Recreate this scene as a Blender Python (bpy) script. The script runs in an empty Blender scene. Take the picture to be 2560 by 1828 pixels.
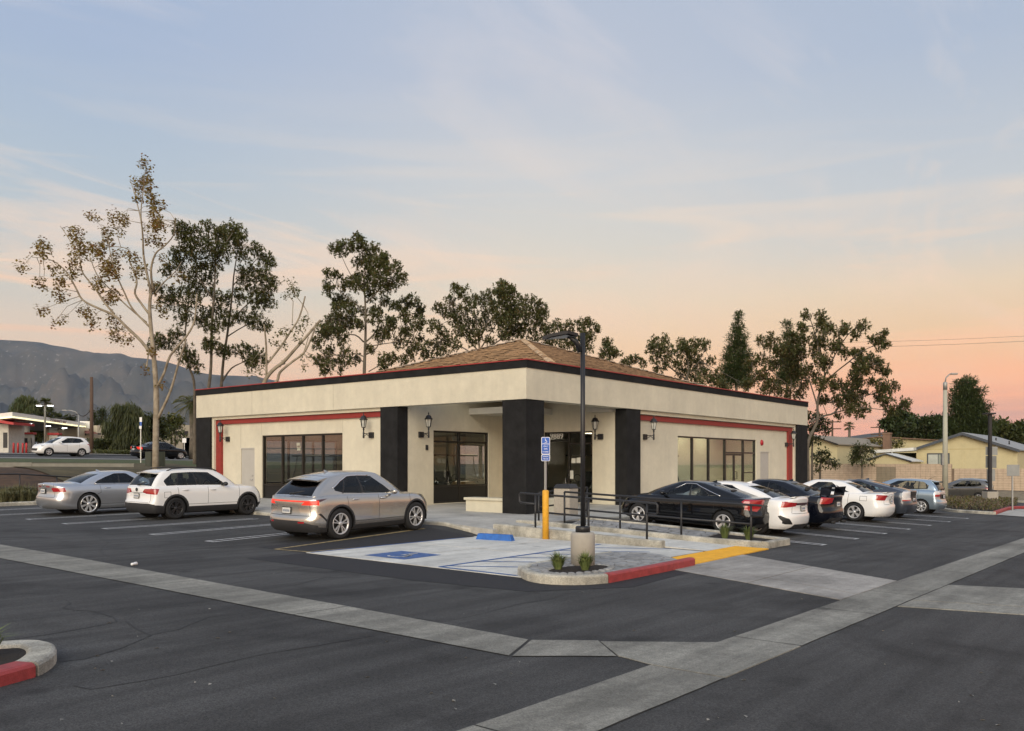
import bpy, bmesh, math, random
from math import radians, sin, cos, pi, sqrt
from mathutils import Vector, Matrix, noise
from mathutils.geometry import tessellate_polygon
random.seed(7)
SC = bpy.context.scene
COL = SC.collection
# ------------------------------------------------------------------ camera
F = 2204.2; YAW = .6719; HY = 1160.3; CH = 1.97; SL = .0135      # focal and horizon in photo pixels (2560 wide)
CY, SY = cos(YAW), sin(YAW)
cam = bpy.data.cameras.new('camera'); cam_o = bpy.data.objects.new('camera', cam); COL.objects.link(cam_o)
cam_o.location = (0, 0, CH); cam_o.rotation_euler = (pi/2, 0, YAW - pi/2)
cam.sensor_width = 36; cam.lens = F/2560*36; cam.shift_y = (HY-914)/2560
cam.clip_start = .1; cam.clip_end = 60000
SC.camera = cam_o
# ------------------------------------------------------------------ view
SC.view_settings.view_transform = 'Standard'; SC.view_settings.look = 'None'
SC.view_settings.exposure = 0.0; SC.view_settings.gamma = 1
SC.cycles.use_denoising = True
SC.cycles.max_bounces = 8; SC.cycles.transparent_max_bounces = 16
SC.cycles.sample_clamp_indirect = 4
# ------------------------------------------------------------------ sun: afterglow behind the camera, very soft
SUN_AZ = YAW + pi - .20            # where the light comes from (world angle), behind the camera and to its left
SUN_EL = radians(21)
sun = bpy.data.lights.new('sun', 'SUN'); sun.energy = 2.65; sun.angle = radians(46); sun.color = (1.0, .915, .75)
sun_o = bpy.data.objects.new('sun', sun); COL.objects.link(sun_o)
sd = Vector((cos(SUN_EL)*cos(SUN_AZ), cos(SUN_EL)*sin(SUN_AZ), sin(SUN_EL)))
sun_o.rotation_euler = sd.to_track_quat('Z', 'Y').to_euler(); sun_o.location = (0, 0, 30)
# ------------------------------------------------------------------ world: dusk sky
W = bpy.data.worlds.new('World'); SC.world = W; W.use_nodes = True
NT = W.node_tree; NT.nodes.clear()
def s2l(c):
    return tuple(((v/255)/12.92 if v/255 <= .04045 else ((v/255+.055)/1.055)**2.4) for v in c)
def node(nt, t, **kw):
    n = nt.nodes.new(t)
    for k, v in kw.items():
        if k.startswith('i_'):
            key = k[2:]
            n.inputs[int(key) if key.isdigit() else key.replace('_', ' ')].default_value = v
        else: setattr(n, k, v)
    return n
def math_n(nt, op, a, b=None, c=None, clamp=False):
    n = nt.nodes.new('ShaderNodeMath'); n.operation = op; n.use_clamp = clamp
    for i, v in enumerate((a, b, c)):
        if v is None: continue
        if isinstance(v, (int, float)): n.inputs[i].default_value = v
        else: nt.links.new(v, n.inputs[i])
    return n.outputs[0]
def vdot(nt, a, vec):
    n = nt.nodes.new('ShaderNodeVectorMath'); n.operation = 'DOT_PRODUCT'; nt.links.new(a, n.inputs[0]); n.inputs[1].default_value = vec
    return n.outputs['Value']
def ramp(nt, fac, stops, interp='LINEAR'):
    n = nt.nodes.new('ShaderNodeValToRGB'); r = n.color_ramp; r.interpolation = interp
    while len(r.elements) < len(stops): r.elements.new(.5)
    for e, (p, c) in zip(r.elements, stops):
        e.position = p; e.color = (c[0], c[1], c[2], 1)
    nt.links.new(fac, n.inputs[0]); return n.outputs[0]
def mixc(nt, fac, a, b, blend='MIX'):
    n = nt.nodes.new('ShaderNodeMix'); n.data_type = 'RGBA'; n.blend_type = blend; n.clamp_result = False
    for k, v in ((0, fac), (6, a), (7, b)):
        if hasattr(v, 'node'): nt.links.new(v, n.inputs[k])
        elif isinstance(v, (int, float)): n.inputs[k].default_value = v
        else: n.inputs[k].default_value = (v[0], v[1], v[2], 1)
    return n.outputs[2]
tc = NT.nodes.new('ShaderNodeTexCoord'); DIR = tc.outputs['Generated']
sep = NT.nodes.new('ShaderNodeSeparateXYZ'); NT.links.new(DIR, sep.inputs[0])
el = math_n(NT, 'MAXIMUM', sep.outputs[2], 0.0)
RIGHT = (SY, -CY, 0)
az = vdot(NT, DIR, (cos(YAW-.75), sin(YAW-.75), 0))       # towards the pink horizon opposite the set sun
back = vdot(NT, DIR, (cos(SUN_AZ), sin(SUN_AZ), 0))
def stops(l): return [(p, s2l(c)) for p, c in l]
right_r = ramp(NT, el, stops([(0, (208,168,172)), (.03, (214,168,162)), (.050, (226,170,154)), (.085, (276,192,146)), (.135, (252,208,160)), (.18, (240,215,184)), (.22, (214,210,204)), (.28, (198,204,211)), (.40, (174,188,210)), (.55, (166,182,208)), (1, (160,177,206))]))
cent_r = ramp(NT, el, stops([(0, (222,180,172)), (.05, (244,192,160)), (.10, (264,212,162)), (.14, (258,218,176)), (.18, (240,220,194)), (.24, (220,215,206)), (.31, (206,209,213)), (.40, (188,196,212)), (.55, (172,186,210)), (1, (160,177,206))]))
left_r = ramp(NT, el, stops([(0, (226,186,176)), (.06, (242,204,180)), (.10, (246,212,184)), (.14, (232,211,192)), (.18, (206,206,200)), (.24, (188,200,208)), (.30, (175,193,211)), (.40, (160,181,212)), (.55, (158,178,210)), (1, (160,177,206))]))
back_r = ramp(NT, el, stops([(0, (255,196,140)), (.1, (255,210,162)), (.25, (250,222,192)), (.45, (216,216,218)), (.7, (176,188,210)), (1, (160,177,206))]))
rr_ = vdot(NT, DIR, RIGHT)
def srange(v, a, b):
    m_ = NT.nodes.new('ShaderNodeMapRange'); m_.interpolation_type = 'SMOOTHSTEP'; NT.links.new(v, m_.inputs[0]); m_.inputs[1].default_value = a; m_.inputs[2].default_value = b; return m_.outputs[0]
sky = mixc(NT, srange(rr_, -.42, .05), left_r, cent_r)
sky = mixc(NT, srange(rr_, .05, .45), sky, right_r)
backs = mixc(NT, 1.0, back_r, (1.25, 1.25, 1.25), 'MULTIPLY')
sky = mixc(NT, srange(back, -.2, .8), sky, backs)
# thin high cloud: stretched noise on a plane high above
dv = NT.nodes.new('ShaderNodeVectorMath'); dv.operation = 'SCALE'; NT.links.new(DIR, dv.inputs[0])
NT.links.new(math_n(NT, 'DIVIDE', 1.0, math_n(NT, 'ADD', el, .10)), dv.inputs['Scale'])
mp = NT.nodes.new('ShaderNodeMapping'); NT.links.new(dv.outputs[0], mp.inputs[0]); mp.inputs['Rotation'].default_value = (0, 0, -(YAW-pi/2) - .08); mp.inputs['Scale'].default_value = (.42, 1.1, 1)
mp.inputs['Location'].default_value = (4.1, 2.7, 0)
n1 = node(NT, 'ShaderNodeTexNoise', i_Scale=1.5, i_Detail=9.0, i_Roughness=.60, i_Distortion=1.1); NT.links.new(mp.outputs[0], n1.inputs['Vector'])
n2 = node(NT, 'ShaderNodeTexNoise', i_Scale=.45, i_Detail=3.0, i_Roughness=.5); NT.links.new(mp.outputs[0], n2.inputs['Vector'])
cl = ramp(NT, n1.outputs[0], [(.45, (0, 0, 0)), (.64, (1, 1, 1))])
c2 = ramp(NT, n2.outputs[0], [(.36, (0, 0, 0)), (.54, (1, 1, 1))])
clf = math_n(NT, 'MULTIPLY', math_n(NT, 'MULTIPLY', cl, c2), .95)
ccol = ramp(NT, el, stops([(0, (250,180,150)), (.12, (255,214,176)), (.22, (250,222,200)), (.34, (226,216,212)), (.5, (206,208,222)), (1, (190,200,222))]))
sky = mixc(NT, clf, sky, ccol)
# low streaks of warm cloud, long and level
sv = NT.nodes.new('ShaderNodeVectorMath'); sv.operation = 'MULTIPLY'; NT.links.new(DIR, sv.inputs[0]); sv.inputs[1].default_value = (1.5, 1.5, 17.0)
n4 = node(NT, 'ShaderNodeTexNoise', i_Scale=1.25, i_Detail=7.0, i_Roughness=.58, i_Distortion=.9); NT.links.new(sv.outputs[0], n4.inputs['Vector'])
lowf = math_n(NT, 'MULTIPLY', ramp(NT, n4.outputs[0], [(.50, (0, 0, 0)), (.64, (1, 1, 1))]), srange(el, .44, .12))
scol = ramp(NT, el, stops([(0, (255,176,150)), (.08, (280,196,150)), (.15, (272,214,172)), (.26, (250,224,200)), (.4, (226,220,216)), (1, (200,205,220))]))
sky = mixc(NT, math_n(NT, 'MULTIPLY', lowf, .72), sky, scol)
# faint broad veil
n3 = node(NT, 'ShaderNodeTexNoise', i_Scale=.35, i_Detail=2.0); NT.links.new(mp.outputs[0], n3.inputs['Vector'])
veil = math_n(NT, 'MULTIPLY', ramp(NT, n3.outputs[0], [(.35, (0, 0, 0)), (.7, (1, 1, 1))]), .42)
sky = mixc(NT, veil, sky, mixc(NT, .5, ccol, sky))
nish = NT.nodes.new('ShaderNodeTexSky'); nish.sky_type = 'NISHITA'; nish.sun_disc = False
nish.sun_elevation = radians(1.0); nish.sun_rotation = pi/2 - SUN_AZ; nish.air_density = 1.2; nish.dust_density = 1.5
nsc = mixc(NT, 1.0, nish.outputs[0], (.05, .05, .05), 'MULTIPLY')
tot = mixc(NT, 1.0, sky, nsc, 'ADD')
bg = NT.nodes.new('ShaderNodeBackground'); NT.links.new(tot, bg.inputs[0]); bg.inputs[1].default_value = .97
wo = NT.nodes.new('ShaderNodeOutputWorld'); NT.links.new(bg.outputs[0], wo.inputs[0])

# ------------------------------------------------------------------ placing: photo pixel + a surface -> world
def C2W(cx, cy, z=0): return Vector((cx*SY + cy*CY, -cx*CY + cy*SY, z))
def berm(X, Y):
    def ss(a, b, v):
        t = max(0, min(1, (v-a)/(b-a))); return t*t*(3-2*t)
    h = 1.35*ss(40.5, 51, Y) + .50*ss(50, 62, Y) + .022*max(0, min(Y, 130)-64)
    k = 1 - ss(52, 68, X)*.6
    return h*k
def GZ(X, Y):
    z = -SL*(X*SY - Y*CY)
    if X > 43: z -= .0125*(min(X, 73)-43)
    if X > 73.5: z += .75*max(0, min(1, (X-73.5)/5.5))
    z += berm(X, Y)
    def ss(a, b, v):
        t = max(0, min(1, (v-a)/(b-a))); return t*t*(3-2*t)
    if 12.3 < X < 24: z += ss(15.9, 17.2, Y)*(.032 - .016*ss(19, 25, Y))*min(6.5, X-12.3)*(1-ss(38, 41, Y))
    if 8.2 < Y < 16: z += ss(20.6, 22.0, X)*(.042 - .02*ss(26, 38, X))*min(5.8, Y-8.2)*(1-ss(41, 45, X))
    cxl = X*SY - Y*CY
    if cxl < -40: z += SL*(cxl+40)          # level off far to the left
    if cxl > 70: z += SL*(cxl-70)
    return z
def G(px, py, dz=0):
    a = (px-1280)/F; b = -(py-HY)/F; t = (dz-CH)/(b+SL*a)
    for _ in range(30):
        p = C2W(a*t, t); z = GZ(p.x, p.y)+dz
        t2 = (z-CH)/b if b < -1e-6 else t
        t = t + .5*(t2-t)
    p = C2W(a*t, t); return Vector((p.x, p.y, GZ(p.x, p.y)+dz))
def onX(px, py, X0):
    a = (px-1280)/F; Y = (X0*SY-a*X0*CY)/(CY+a*SY); d = X0*CY+Y*SY
    return Vector((X0, Y, CH-(py-HY)*d/F))
def onY(px, py, Y0):
    a = (px-1280)/F; X = (Y0*CY+a*Y0*SY)/(SY-a*CY); d = X*CY+Y0*SY
    return Vector((X, Y0, CH-(py-HY)*d/F))
def atD(px, py, d):                         # at camera depth d
    return C2W((px-1280)/F*d, d, CH-(py-HY)*d/F)
# ------------------------------------------------------------------ materials
MATS = {}
def pm(name, col, rough=.6, metal=0, var=.12, scale=3.0, bump=0.0, bscale=40.0, coat=0, spec=.5, col2=None, emit=None, estr=0, detail=5, gen=False, rvar=.12, stretch=None, var2=0, scale2=.4):
    if name in MATS: return MATS[name]
    m = bpy.data.materials.new(name); m.use_nodes = True; nt = m.node_tree
    p = nt.nodes['Principled BSDF']
    t = nt.nodes.new('ShaderNodeTexCoord')
    vec = t.outputs['Object']
    if not gen:
        g = nt.nodes.new('ShaderNodeNewGeometry'); vec = g.outputs['Position']
    if stretch:
        q = nt.nodes.new('ShaderNodeMapping'); q.inputs['Scale'].default_value = stretch; nt.links.new(vec, q.inputs[0]); vec = q.outputs[0]
    n = node(nt, 'ShaderNodeTexNoise', i_Scale=scale, i_Detail=float(detail), i_Roughness=.6); nt.links.new(vec, n.inputs['Vector'])
    lo = tuple(c*(1-var) for c in col) if col2 is None else col
    hi = tuple(min(1, c*(1+var)) for c in col) if col2 is None else col2
    c = ramp(nt, n.outputs[0], [(.32, lo), (.68, hi)])
    if var2:
        n_ = node(nt, 'ShaderNodeTexNoise', i_Scale=scale2, i_Detail=4.0); nt.links.new(vec, n_.inputs['Vector'])
        k = ramp(nt, n_.outputs[0], [(.35, (1-var2,)*3), (.65, (1+var2,)*3)])
        c = mixc(nt, 1.0, c, k, 'MULTIPLY')
    nt.links.new(c, p.inputs['Base Color'])
    rr = math_n(nt, 'MULTIPLY_ADD', n.outputs[0], rvar, rough-rvar/2, clamp=True)
    nt.links.new(rr, p.inputs['Roughness'])
    p.inputs['Metallic'].default_value = metal; p.inputs['Specular IOR Level'].default_value = spec
    p.inputs['Coat Weight'].default_value = coat; p.inputs['Coat Roughness'].default_value = .04
    if bump:
        b = nt.nodes.new('ShaderNodeBump'); b.inputs['Strength'].default_value = bump; b.inputs['Distance'].default_value = .02
        n2 = node(nt, 'ShaderNodeTexNoise', i_Scale=bscale, i_Detail=6.0); nt.links.new(vec, n2.inputs['Vector'])
        nt.links.new(n2.outputs[0], b.inputs['Height']); nt.links.new(b.outputs[0], p.inputs['Normal'])
    if emit: p.inputs['Emission Color'].default_value = (*emit, 1); p.inputs['Emission Strength'].default_value = estr
    MATS[name] = m; return m
def glass(name, tint, refl=1.0, rough=.01):
    if name in MATS: return MATS[name]
    m = bpy.data.materials.new(name); m.use_nodes = True; nt = m.node_tree; nt.nodes.clear()
    o = nt.nodes.new('ShaderNodeOutputMaterial'); mx = nt.nodes.new('ShaderNodeMixShader')
    tr = nt.nodes.new('ShaderNodeBsdfTransparent'); tr.inputs[0].default_value = (*tint, 1)
    gl = nt.nodes.new('ShaderNodeBsdfGlossy'); gl.inputs['Roughness'].default_value = rough
    fr = nt.nodes.new('ShaderNodeFresnel'); fr.inputs[0].default_value = 1.5
    # faint waviness of real panes
    n = node(nt, 'ShaderNodeTexNoise', i_Scale=1.2, i_Detail=1.0); b = nt.nodes.new('ShaderNodeBump'); b.inputs['Strength'].default_value = .02; b.inputs['Distance'].default_value = .02
    g = nt.nodes.new('ShaderNodeNewGeometry'); nt.links.new(g.outputs['Position'], n.inputs['Vector']); nt.links.new(n.outputs[0], b.inputs['Height']); nt.links.new(b.outputs[0], gl.inputs['Normal'])
    nt.links.new(math_n(nt, 'MULTIPLY_ADD', fr.outputs[0], 1.15*refl, .0, clamp=True), mx.inputs[0])
    nt.links.new(tr.outputs[0], mx.inputs[1]); nt.links.new(gl.outputs[0], mx.inputs[2]); nt.links.new(mx.outputs[0], o.inputs[0])
    MATS[name] = m; return m
# ------------------------------------------------------------------ mesh builder and objects
OFF = {}
class MB:
    def __init__(s): s.v = []; s.f = []; s.mi = []; s.sm = []
    def add(s, vs, fs, m=0, smooth=False):
        k = len(s.v); s.v += [tuple(v) for v in vs]
        for f in fs: s.f.append([i+k for i in f]); s.mi.append(m); s.sm.append(smooth)
        return s
    def box(s, a, b, m=0):
        (x0, y0, z0), (x1, y1, z1) = a, b
        x0, x1 = sorted((x0, x1)); y0, y1 = sorted((y0, y1)); z0, z1 = sorted((z0, z1))
        return s.add([(x0,y0,z0),(x1,y0,z0),(x1,y1,z0),(x0,y1,z0),(x0,y0,z1),(x1,y0,z1),(x1,y1,z1),(x0,y1,z1)],
              [(0,3,2,1),(4,5,6,7),(0,1,5,4),(1,2,6,5),(2,3,7,6),(3,0,4,7)], m)
    def obox(s, c, size, rz=0, m=0, mat=None):
        hx, hy, hz = size[0]/2, size[1]/2, size[2]/2; M = mat or Matrix.Rotation(rz, 3, 'Z'); c = Vector(c)
        vs = [c + M @ Vector((sx*hx, sy*hy, sz*hz)) for sz in (-1,1) for sx, sy in ((-1,-1),(1,-1),(1,1),(-1,1))]
        return s.add(vs, [(0,3,2,1),(4,5,6,7),(0,1,5,4),(1,2,6,5),(2,3,7,6),(3,0,4,7)], m)
    def prism(s, poly, z0, z1, m=0, zf=None):      # poly CCW in plan; zf(x,y): ground offset
        z = zf or (lambda x, y: 0); n = len(poly)
        vs = [(x, y, z(x,y)+z0) for x, y in poly] + [(x, y, z(x,y)+z1) for x, y in poly]
        fs = [tuple(range(n-1,-1,-1)), tuple(range(n, 2*n))] + [(i, (i+1)%n, n+(i+1)%n, n+i) for i in range(n)]
        return s.add(vs, fs, m)
    def ext(s, poly, d, m=0):                      # 3D polygon extruded by vector d
        n = len(poly); d = Vector(d); vs = [Vector(p) for p in poly] + [Vector(p)+d for p in poly]
        return s.add(vs, [tuple(range(n-1,-1,-1)), tuple(range(n, 2*n))] + [(i, (i+1)%n, n+(i+1)%n, n+i) for i in range(n)], m)
    def tube(s, pts, r, n=8, m=0, cap=True, smooth=True):
        pts = [Vector(p) for p in pts]; rs = r if isinstance(r, (list, tuple)) else [r]*len(pts)
        k = len(s.v); up = None
        for i, p in enumerate(pts):
            d = (pts[min(i+1, len(pts)-1)] - pts[max(i-1, 0)]);
            if d.length < 1e-9: d = Vector((0,0,1))
            d.normalize()
            if up is None:
                up = Vector((0,0,1)) if abs(d.z) < .9 else Vector((1,0,0))
            a = d.cross(up);
            if a.length < 1e-6: a = d.orthogonal()
            a.normalize(); b = a.cross(d); up = b
            for j in range(n):
                t = 2*pi*j/n; s.v.append(tuple(p + rs[i]*(cos(t)*a + sin(t)*b)))
        for i in range(len(pts)-1):
            for j in range(n):
                s.f.append([k+i*n+j, k+i*n+(j+1)%n, k+(i+1)*n+(j+1)%n, k+(i+1)*n+j]); s.mi.append(m); s.sm.append(smooth)
        if cap:
            s.f.append([k+j for j in range(n-1,-1,-1)]); s.mi.append(m); s.sm.append(False)
            e = k+(len(pts)-1)*n; s.f.append([e+j for j in range(n)]); s.mi.append(m); s.sm.append(False)
        return s
    def lathe(s, prof, c=(0,0,0), n=20, m=0, axis='z', smooth=True, cap=True):   # prof [(r,h)]
        k = len(s.v); c = Vector(c)
        for r, h in prof:
            for j in range(n):
                t = 2*pi*j/n; x, y = r*cos(t), r*sin(t)
                q = (x, y, h) if axis == 'z' else ((x, h, y) if axis == 'y' else (h, x, y))
                s.v.append(tuple(c+Vector(q)))
        fl = axis == 'y'
        for i in range(len(prof)-1):
            for j in range(n):
                q = [k+i*n+j, k+i*n+(j+1)%n, k+(i+1)*n+(j+1)%n, k+(i+1)*n+j]
                s.f.append(q[::-1] if fl else q); s.mi.append(m); s.sm.append(smooth)
        if cap:
            q = [k+j for j in range(n-1,-1,-1)]; s.f.append(q[::-1] if fl else q); s.mi.append(m); s.sm.append(False)
            e = k+(len(prof)-1)*n; q = [e+j for j in range(n)]; s.f.append(q[::-1] if fl else q); s.mi.append(m); s.sm.append(False)
        return s
    def mesh(s, name, mats, off=None):
        me = bpy.data.meshes.new(name); o = off or Vector((0,0,0))
        me.from_pydata([(x-o[0], y-o[1], z-o[2]) for x, y, z in s.v], [], s.f)
        for m in (mats if isinstance(mats, (list, tuple)) else [mats]): me.materials.append(m)
        me.polygons.foreach_set('material_index', s.mi); me.polygons.foreach_set('use_smooth', s.sm); me.update()
        return me
    def build(s, name, mats, parent=None, local=False, bevel=0):
        off = Vector((0,0,0)) if local or parent is None else OFF.get(parent.name, Vector((0,0,0)))
        me = s.mesh(name, mats, off)
        if bevel:
            bm = bmesh.new(); bm.from_mesh(me); bmesh.ops.remove_doubles(bm, verts=bm.verts, dist=1e-5)
            es = [e for e in bm.edges if len(e.link_faces) == 2 and e.calc_face_angle(0) > .6]
            bmesh.ops.bevel(bm, geom=es, offset=bevel, segments=2, affect='EDGES', profile=.6, clamp_overlap=True); bm.to_mesh(me); bm.free()
        return link(name, me, parent, off)
def link(name, me, parent=None, off=None):
    o = bpy.data.objects.new(name, me); COL.objects.link(o)
    if parent is not None: o.parent = parent; OFF[o.name] = off if off is not None else Vector((0,0,0))
    return o
def tag(o, label=None, cat=None, group=None, kind=None):
    if label: o['label'] = label
    if cat: o['category'] = cat
    if group: o['group'] = group
    if kind: o['kind'] = kind
    return o
def thing(name, label, cat, loc=(0,0,0), rz=0, group=None):
    o = bpy.data.objects.new(name, None); COL.objects.link(o); o.location = loc; o.rotation_euler = (0,0,rz); o.empty_display_size = .2
    OFF[o.name] = Vector(loc); return tag(o, label, cat, group)
def copy_tree(o, parent=None):
    c = o.copy(); COL.objects.link(c); c.parent = parent
    for ch in list(o.children): copy_tree(ch, c)
    return c
def interp(pts, x):
    if x <= pts[0][0]: return pts[0][1]
    if x >= pts[-1][0]: return pts[-1][1]
    for i in range(len(pts)-1):
        if x <= pts[i+1][0]:
            x0, y0 = pts[i]; x1, y1 = pts[i+1]; h = x1-x0; t = (x-x0)/h
            def sl(j):
                if j <= 0 or j >= len(pts)-1:
                    a = max(0, min(j, len(pts)-2)); return (pts[a+1][1]-pts[a][1])/(pts[a+1][0]-pts[a][0])
                d0 = (pts[j][1]-pts[j-1][1])/(pts[j][0]-pts[j-1][0]); d1 = (pts[j+1][1]-pts[j][1])/(pts[j+1][0]-pts[j][0])
                return 0 if d0*d1 <= 0 else 2*d0*d1/(d0+d1)
            m0, m1 = sl(i)*h, sl(i+1)*h
            return (2*t**3-3*t*t+1)*y0+(t**3-2*t*t+t)*m0+(-2*t**3+3*t*t)*y1+(t**3-t*t)*m1
def text_mesh(body, size, mat, name, extrude=.004, align='CENTER', bold=False):
    cu = bpy.data.curves.new('text', 'FONT'); cu.body = body; cu.size = size; cu.extrude = extrude; cu.align_x = align; cu.align_y = 'CENTER'; cu.resolution_u = 3
    if bold: cu.offset = size*.018
    o = bpy.data.objects.new('text', cu); COL.objects.link(o)
    dg = bpy.context.evaluated_depsgraph_get(); me = bpy.data.meshes.new_from_object(o.evaluated_get(dg)); me.name = name
    bpy.data.objects.remove(o); bpy.data.curves.remove(cu); me.materials.clear(); me.materials.append(mat); return me
# ================================================================== materials shared
M_asph = pm('asphalt', (.055,.0545,.053), .78, var=.16, scale=60, bump=.5, bscale=220, var2=.22, scale2=.35, spec=.35)
M_asph_new = pm('fresh_asphalt', (.034,.034,.037), .8, var=.2, scale=90, bump=.6, bscale=240, spec=.3)
def weather(m, amt_stain=.55, streak=.26, grit=.38):
    nt = m.node_tree; p = nt.nodes['Principled BSDF']; src = p.inputs['Base Color'].links[0].from_socket
    g_ = nt.nodes.new('ShaderNodeNewGeometry'); P_ = g_.outputs['Position']
    a = node(nt, 'ShaderNodeTexNoise', i_Scale=.55, i_Detail=6.0, i_Roughness=.62, i_Distortion=.6); nt.links.new(P_, a.inputs['Vector'])
    st = ramp(nt, a.outputs[0], [(.52, (1, 1, 1)), (.70, (1-amt_stain,)*3)])
    mpg = nt.nodes.new('ShaderNodeMapping'); mpg.inputs['Scale'].default_value = (.25, 3.2, 1); mpg.inputs['Rotation'].default_value = (0, 0, .12); nt.links.new(P_, mpg.inputs[0])
    b = node(nt, 'ShaderNodeTexNoise', i_Scale=.9, i_Detail=5.0, i_Roughness=.6); nt.links.new(mpg.outputs[0], b.inputs['Vector'])
    sr = ramp(nt, b.outputs[0], [(.35, (1-streak,)*3), (.65, (1+streak,)*3)])
    v = node(nt, 'ShaderNodeTexVoronoi', i_Scale=85.0); nt.links.new(P_, v.inputs['Vector'])
    gr = ramp(nt, v.outputs['Color'], [(.2, (1-grit,)*3), (.8, (1+grit,)*3)])
    d = node(nt, 'ShaderNodeTexVoronoi', i_Scale=.8); nt.links.new(P_, d.inputs['Vector'])
    dr = ramp(nt, d.outputs['Distance'], [(.05, (.55, .55, .55)), (.13, (1, 1, 1))])
    c = src
    for k in (st, sr, gr, dr): c = mixc(nt, 1.0, c, k, 'MULTIPLY')
    nt.links.new(c, p.inputs['Base Color'])
weather(M_asph)
M_crack = pm('crack_seal', (.030,.030,.030), .8, var=.2)
M_conc = pm('gutter_concrete', (.225,.218,.188), .85, var=.16, scale=9, bump=.35, bscale=150, var2=.18, scale2=.6)
M_conc_lt = pm('pale_concrete', (.60,.59,.54), .82, var=.09, scale=6, bump=.2, bscale=140, var2=.12, scale2=.9)
M_conc_walk = pm('walk_concrete', (.42,.405,.365), .85, var=.10, scale=5, bump=.25, bscale=150, var2=.14, scale2=.7)
M_conc_cross = pm('crossing_concrete', (.33,.31,.28), .85, var=.12, scale=6, bump=.25, bscale=160, var2=.18, scale2=.7, col2=None)
M_curb = pm('curb_concrete', (.40,.38,.32), .88, var=.22, scale=5, bump=.5, bscale=60, var2=.25, scale2=1.7)
weather(M_conc, .35, .22, .22); weather(M_conc_lt, .16, .10, .08); weather(M_conc_cross, .3, .12, .15); weather(M_conc_walk, .2, .08, .1); weather(M_curb, .4, .1, .2)
M_red = pm('red_curb_paint', (.33,.045,.045), .6, var=.22, scale=8, bump=.4, bscale=70)
M_white_line = pm('white_line_paint', (.50,.50,.49), .75, var=.35, scale=14)
M_tan_line = pm('worn_tan_line_paint', (.30,.23,.11), .8, var=.45, scale=10)
M_blue_line = pm('blue_line_paint', (.055,.12,.30), .7, var=.3, scale=10)
M_blue = pm('blue_paint', (.02,.12,.42), .6, var=.2, scale=10)
M_yellow = pm('yellow_paint', (.72,.36,.025), .6, var=.12, scale=7)
M_dome = pm('yellow_dome_tile', (.68,.36,.02), .65, var=.12, scale=4)
M_mulch = pm('dark_mulch', (.018,.013,.010), .95, var=.5, scale=25, bump=1.0, bscale=60)
M_joint = pm('dark_joint', (.05,.048,.045), .9)
M_black = pm('black_metal', (.018,.018,.020), .45, var=.2, metal=0, spec=.5)
M_stone = pm('flagstone', (.27,.27,.265), .85, var=.3, scale=7, bump=.6, bscale=50, var2=.2, scale2=2)
# ================================================================== ground sheet, tilted like the site
def ground_sheet():
    xs = sorted(set([-1400,-1000,-400,-150,-60] + list(range(-30, 131, 4)) + list(range(-4, 60)) + [12.3, 18.8, 20.6, 22.0, 73.5, 79, 160,220,320,500,1000,2500,5000,7300]))
    ys = sorted(set([-1400,-1000,-400,-150,-60] + list(range(-30, 131, 3)) + list(range(-2, 46)) + [8.2, 15.9, 17.2, 160,220,320,500,1000,2500,6000,10800]))
    vs = []; fs = []
    for x in xs:
        for y in ys: vs.append((x, y, GZ(x, y)))
    n = len(ys)
    for i in range(len(xs)-1):
        for j in range(n-1): fs.append((i*n+j, (i+1)*n+j, (i+1)*n+j+1, i*n+j+1))
    return tag(MB().add(vs, fs, 0, True).build('ground', M_asph), kind='structure')
ground_sheet()
LAY = {}
def sheet(name, poly, m, lift, parent=None, cuts=1, thick=0):
    # a flat sheet that follows the ground: fan of small strips
    mb = MB()
    tri = tessellate_polygon([[Vector((x, y, 0)) for x, y in poly]])
    bm = bmesh.new(); vv = [bm.verts.new((x, y, 0)) for x, y in poly]
    for t in tri:
        try: bm.faces.new([vv[i] for i in t])
        except ValueError: pass
    bmesh.ops.recalc_face_normals(bm, faces=bm.faces)
    if cuts > 1: bmesh.ops.subdivide_edges(bm, edges=bm.edges, cuts=cuts-1, use_grid_fill=True)
    for f in bm.faces:
        f.normal_update()
        if f.normal.z < 0: f.normal_flip()
    for v in bm.verts: v.co.z = GZ(v.co.x, v.co.y)+lift
    me = bpy.data.meshes.new(name); bm.to_mesh(me); bm.free(); me.materials.append(m)
    o = link(name, me, parent)
    if parent is None: tag(o, kind='structure')
    return o
def slab(name, poly, m, lift, parent, thick=.03):
    mb = MB(); mb.prism(poly, lift-thick, lift, 0, GZ); return mb.build(name, m, parent)
def ribbon(name, pts, w, m, lift, parent=None, wob=0):
    pts = [Vector((p[0], p[1], 0)) for p in pts]
    if wob:
        out = []
        for a, b in zip(pts, pts[1:]):
            n = max(1, int((b-a).length/.35))
            for i in range(n):
                p = a.lerp(b, i/n); q = noise.noise(Vector((p.x*1.3, p.y*1.3, 3)))*wob; d = (b-a).normalized()
                out.append(p + Vector((-d.y, d.x, 0))*q)
        out.append(pts[-1]); pts = out
    vs = []; fs = []
    for i, p in enumerate(pts):
        d = (pts[min(i+1, len(pts)-1)]-pts[max(i-1, 0)]).normalized(); s = Vector((-d.y, d.x, 0))*w/2
        if wob: s *= .45+.9*abs(noise.noise(Vector((p.x*2.1, p.y*2.1, 9))))
        for q in (p-s, p+s): vs.append((q.x, q.y, GZ(q.x, q.y)+lift))
    for i in range(len(pts)-1): fs.append((2*i, 2*i+2, 2*i+3, 2*i+1))
    o = MB().add(vs, fs).build(name, m, parent)
    if parent is None: tag(o, kind='structure')
    return o
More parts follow.
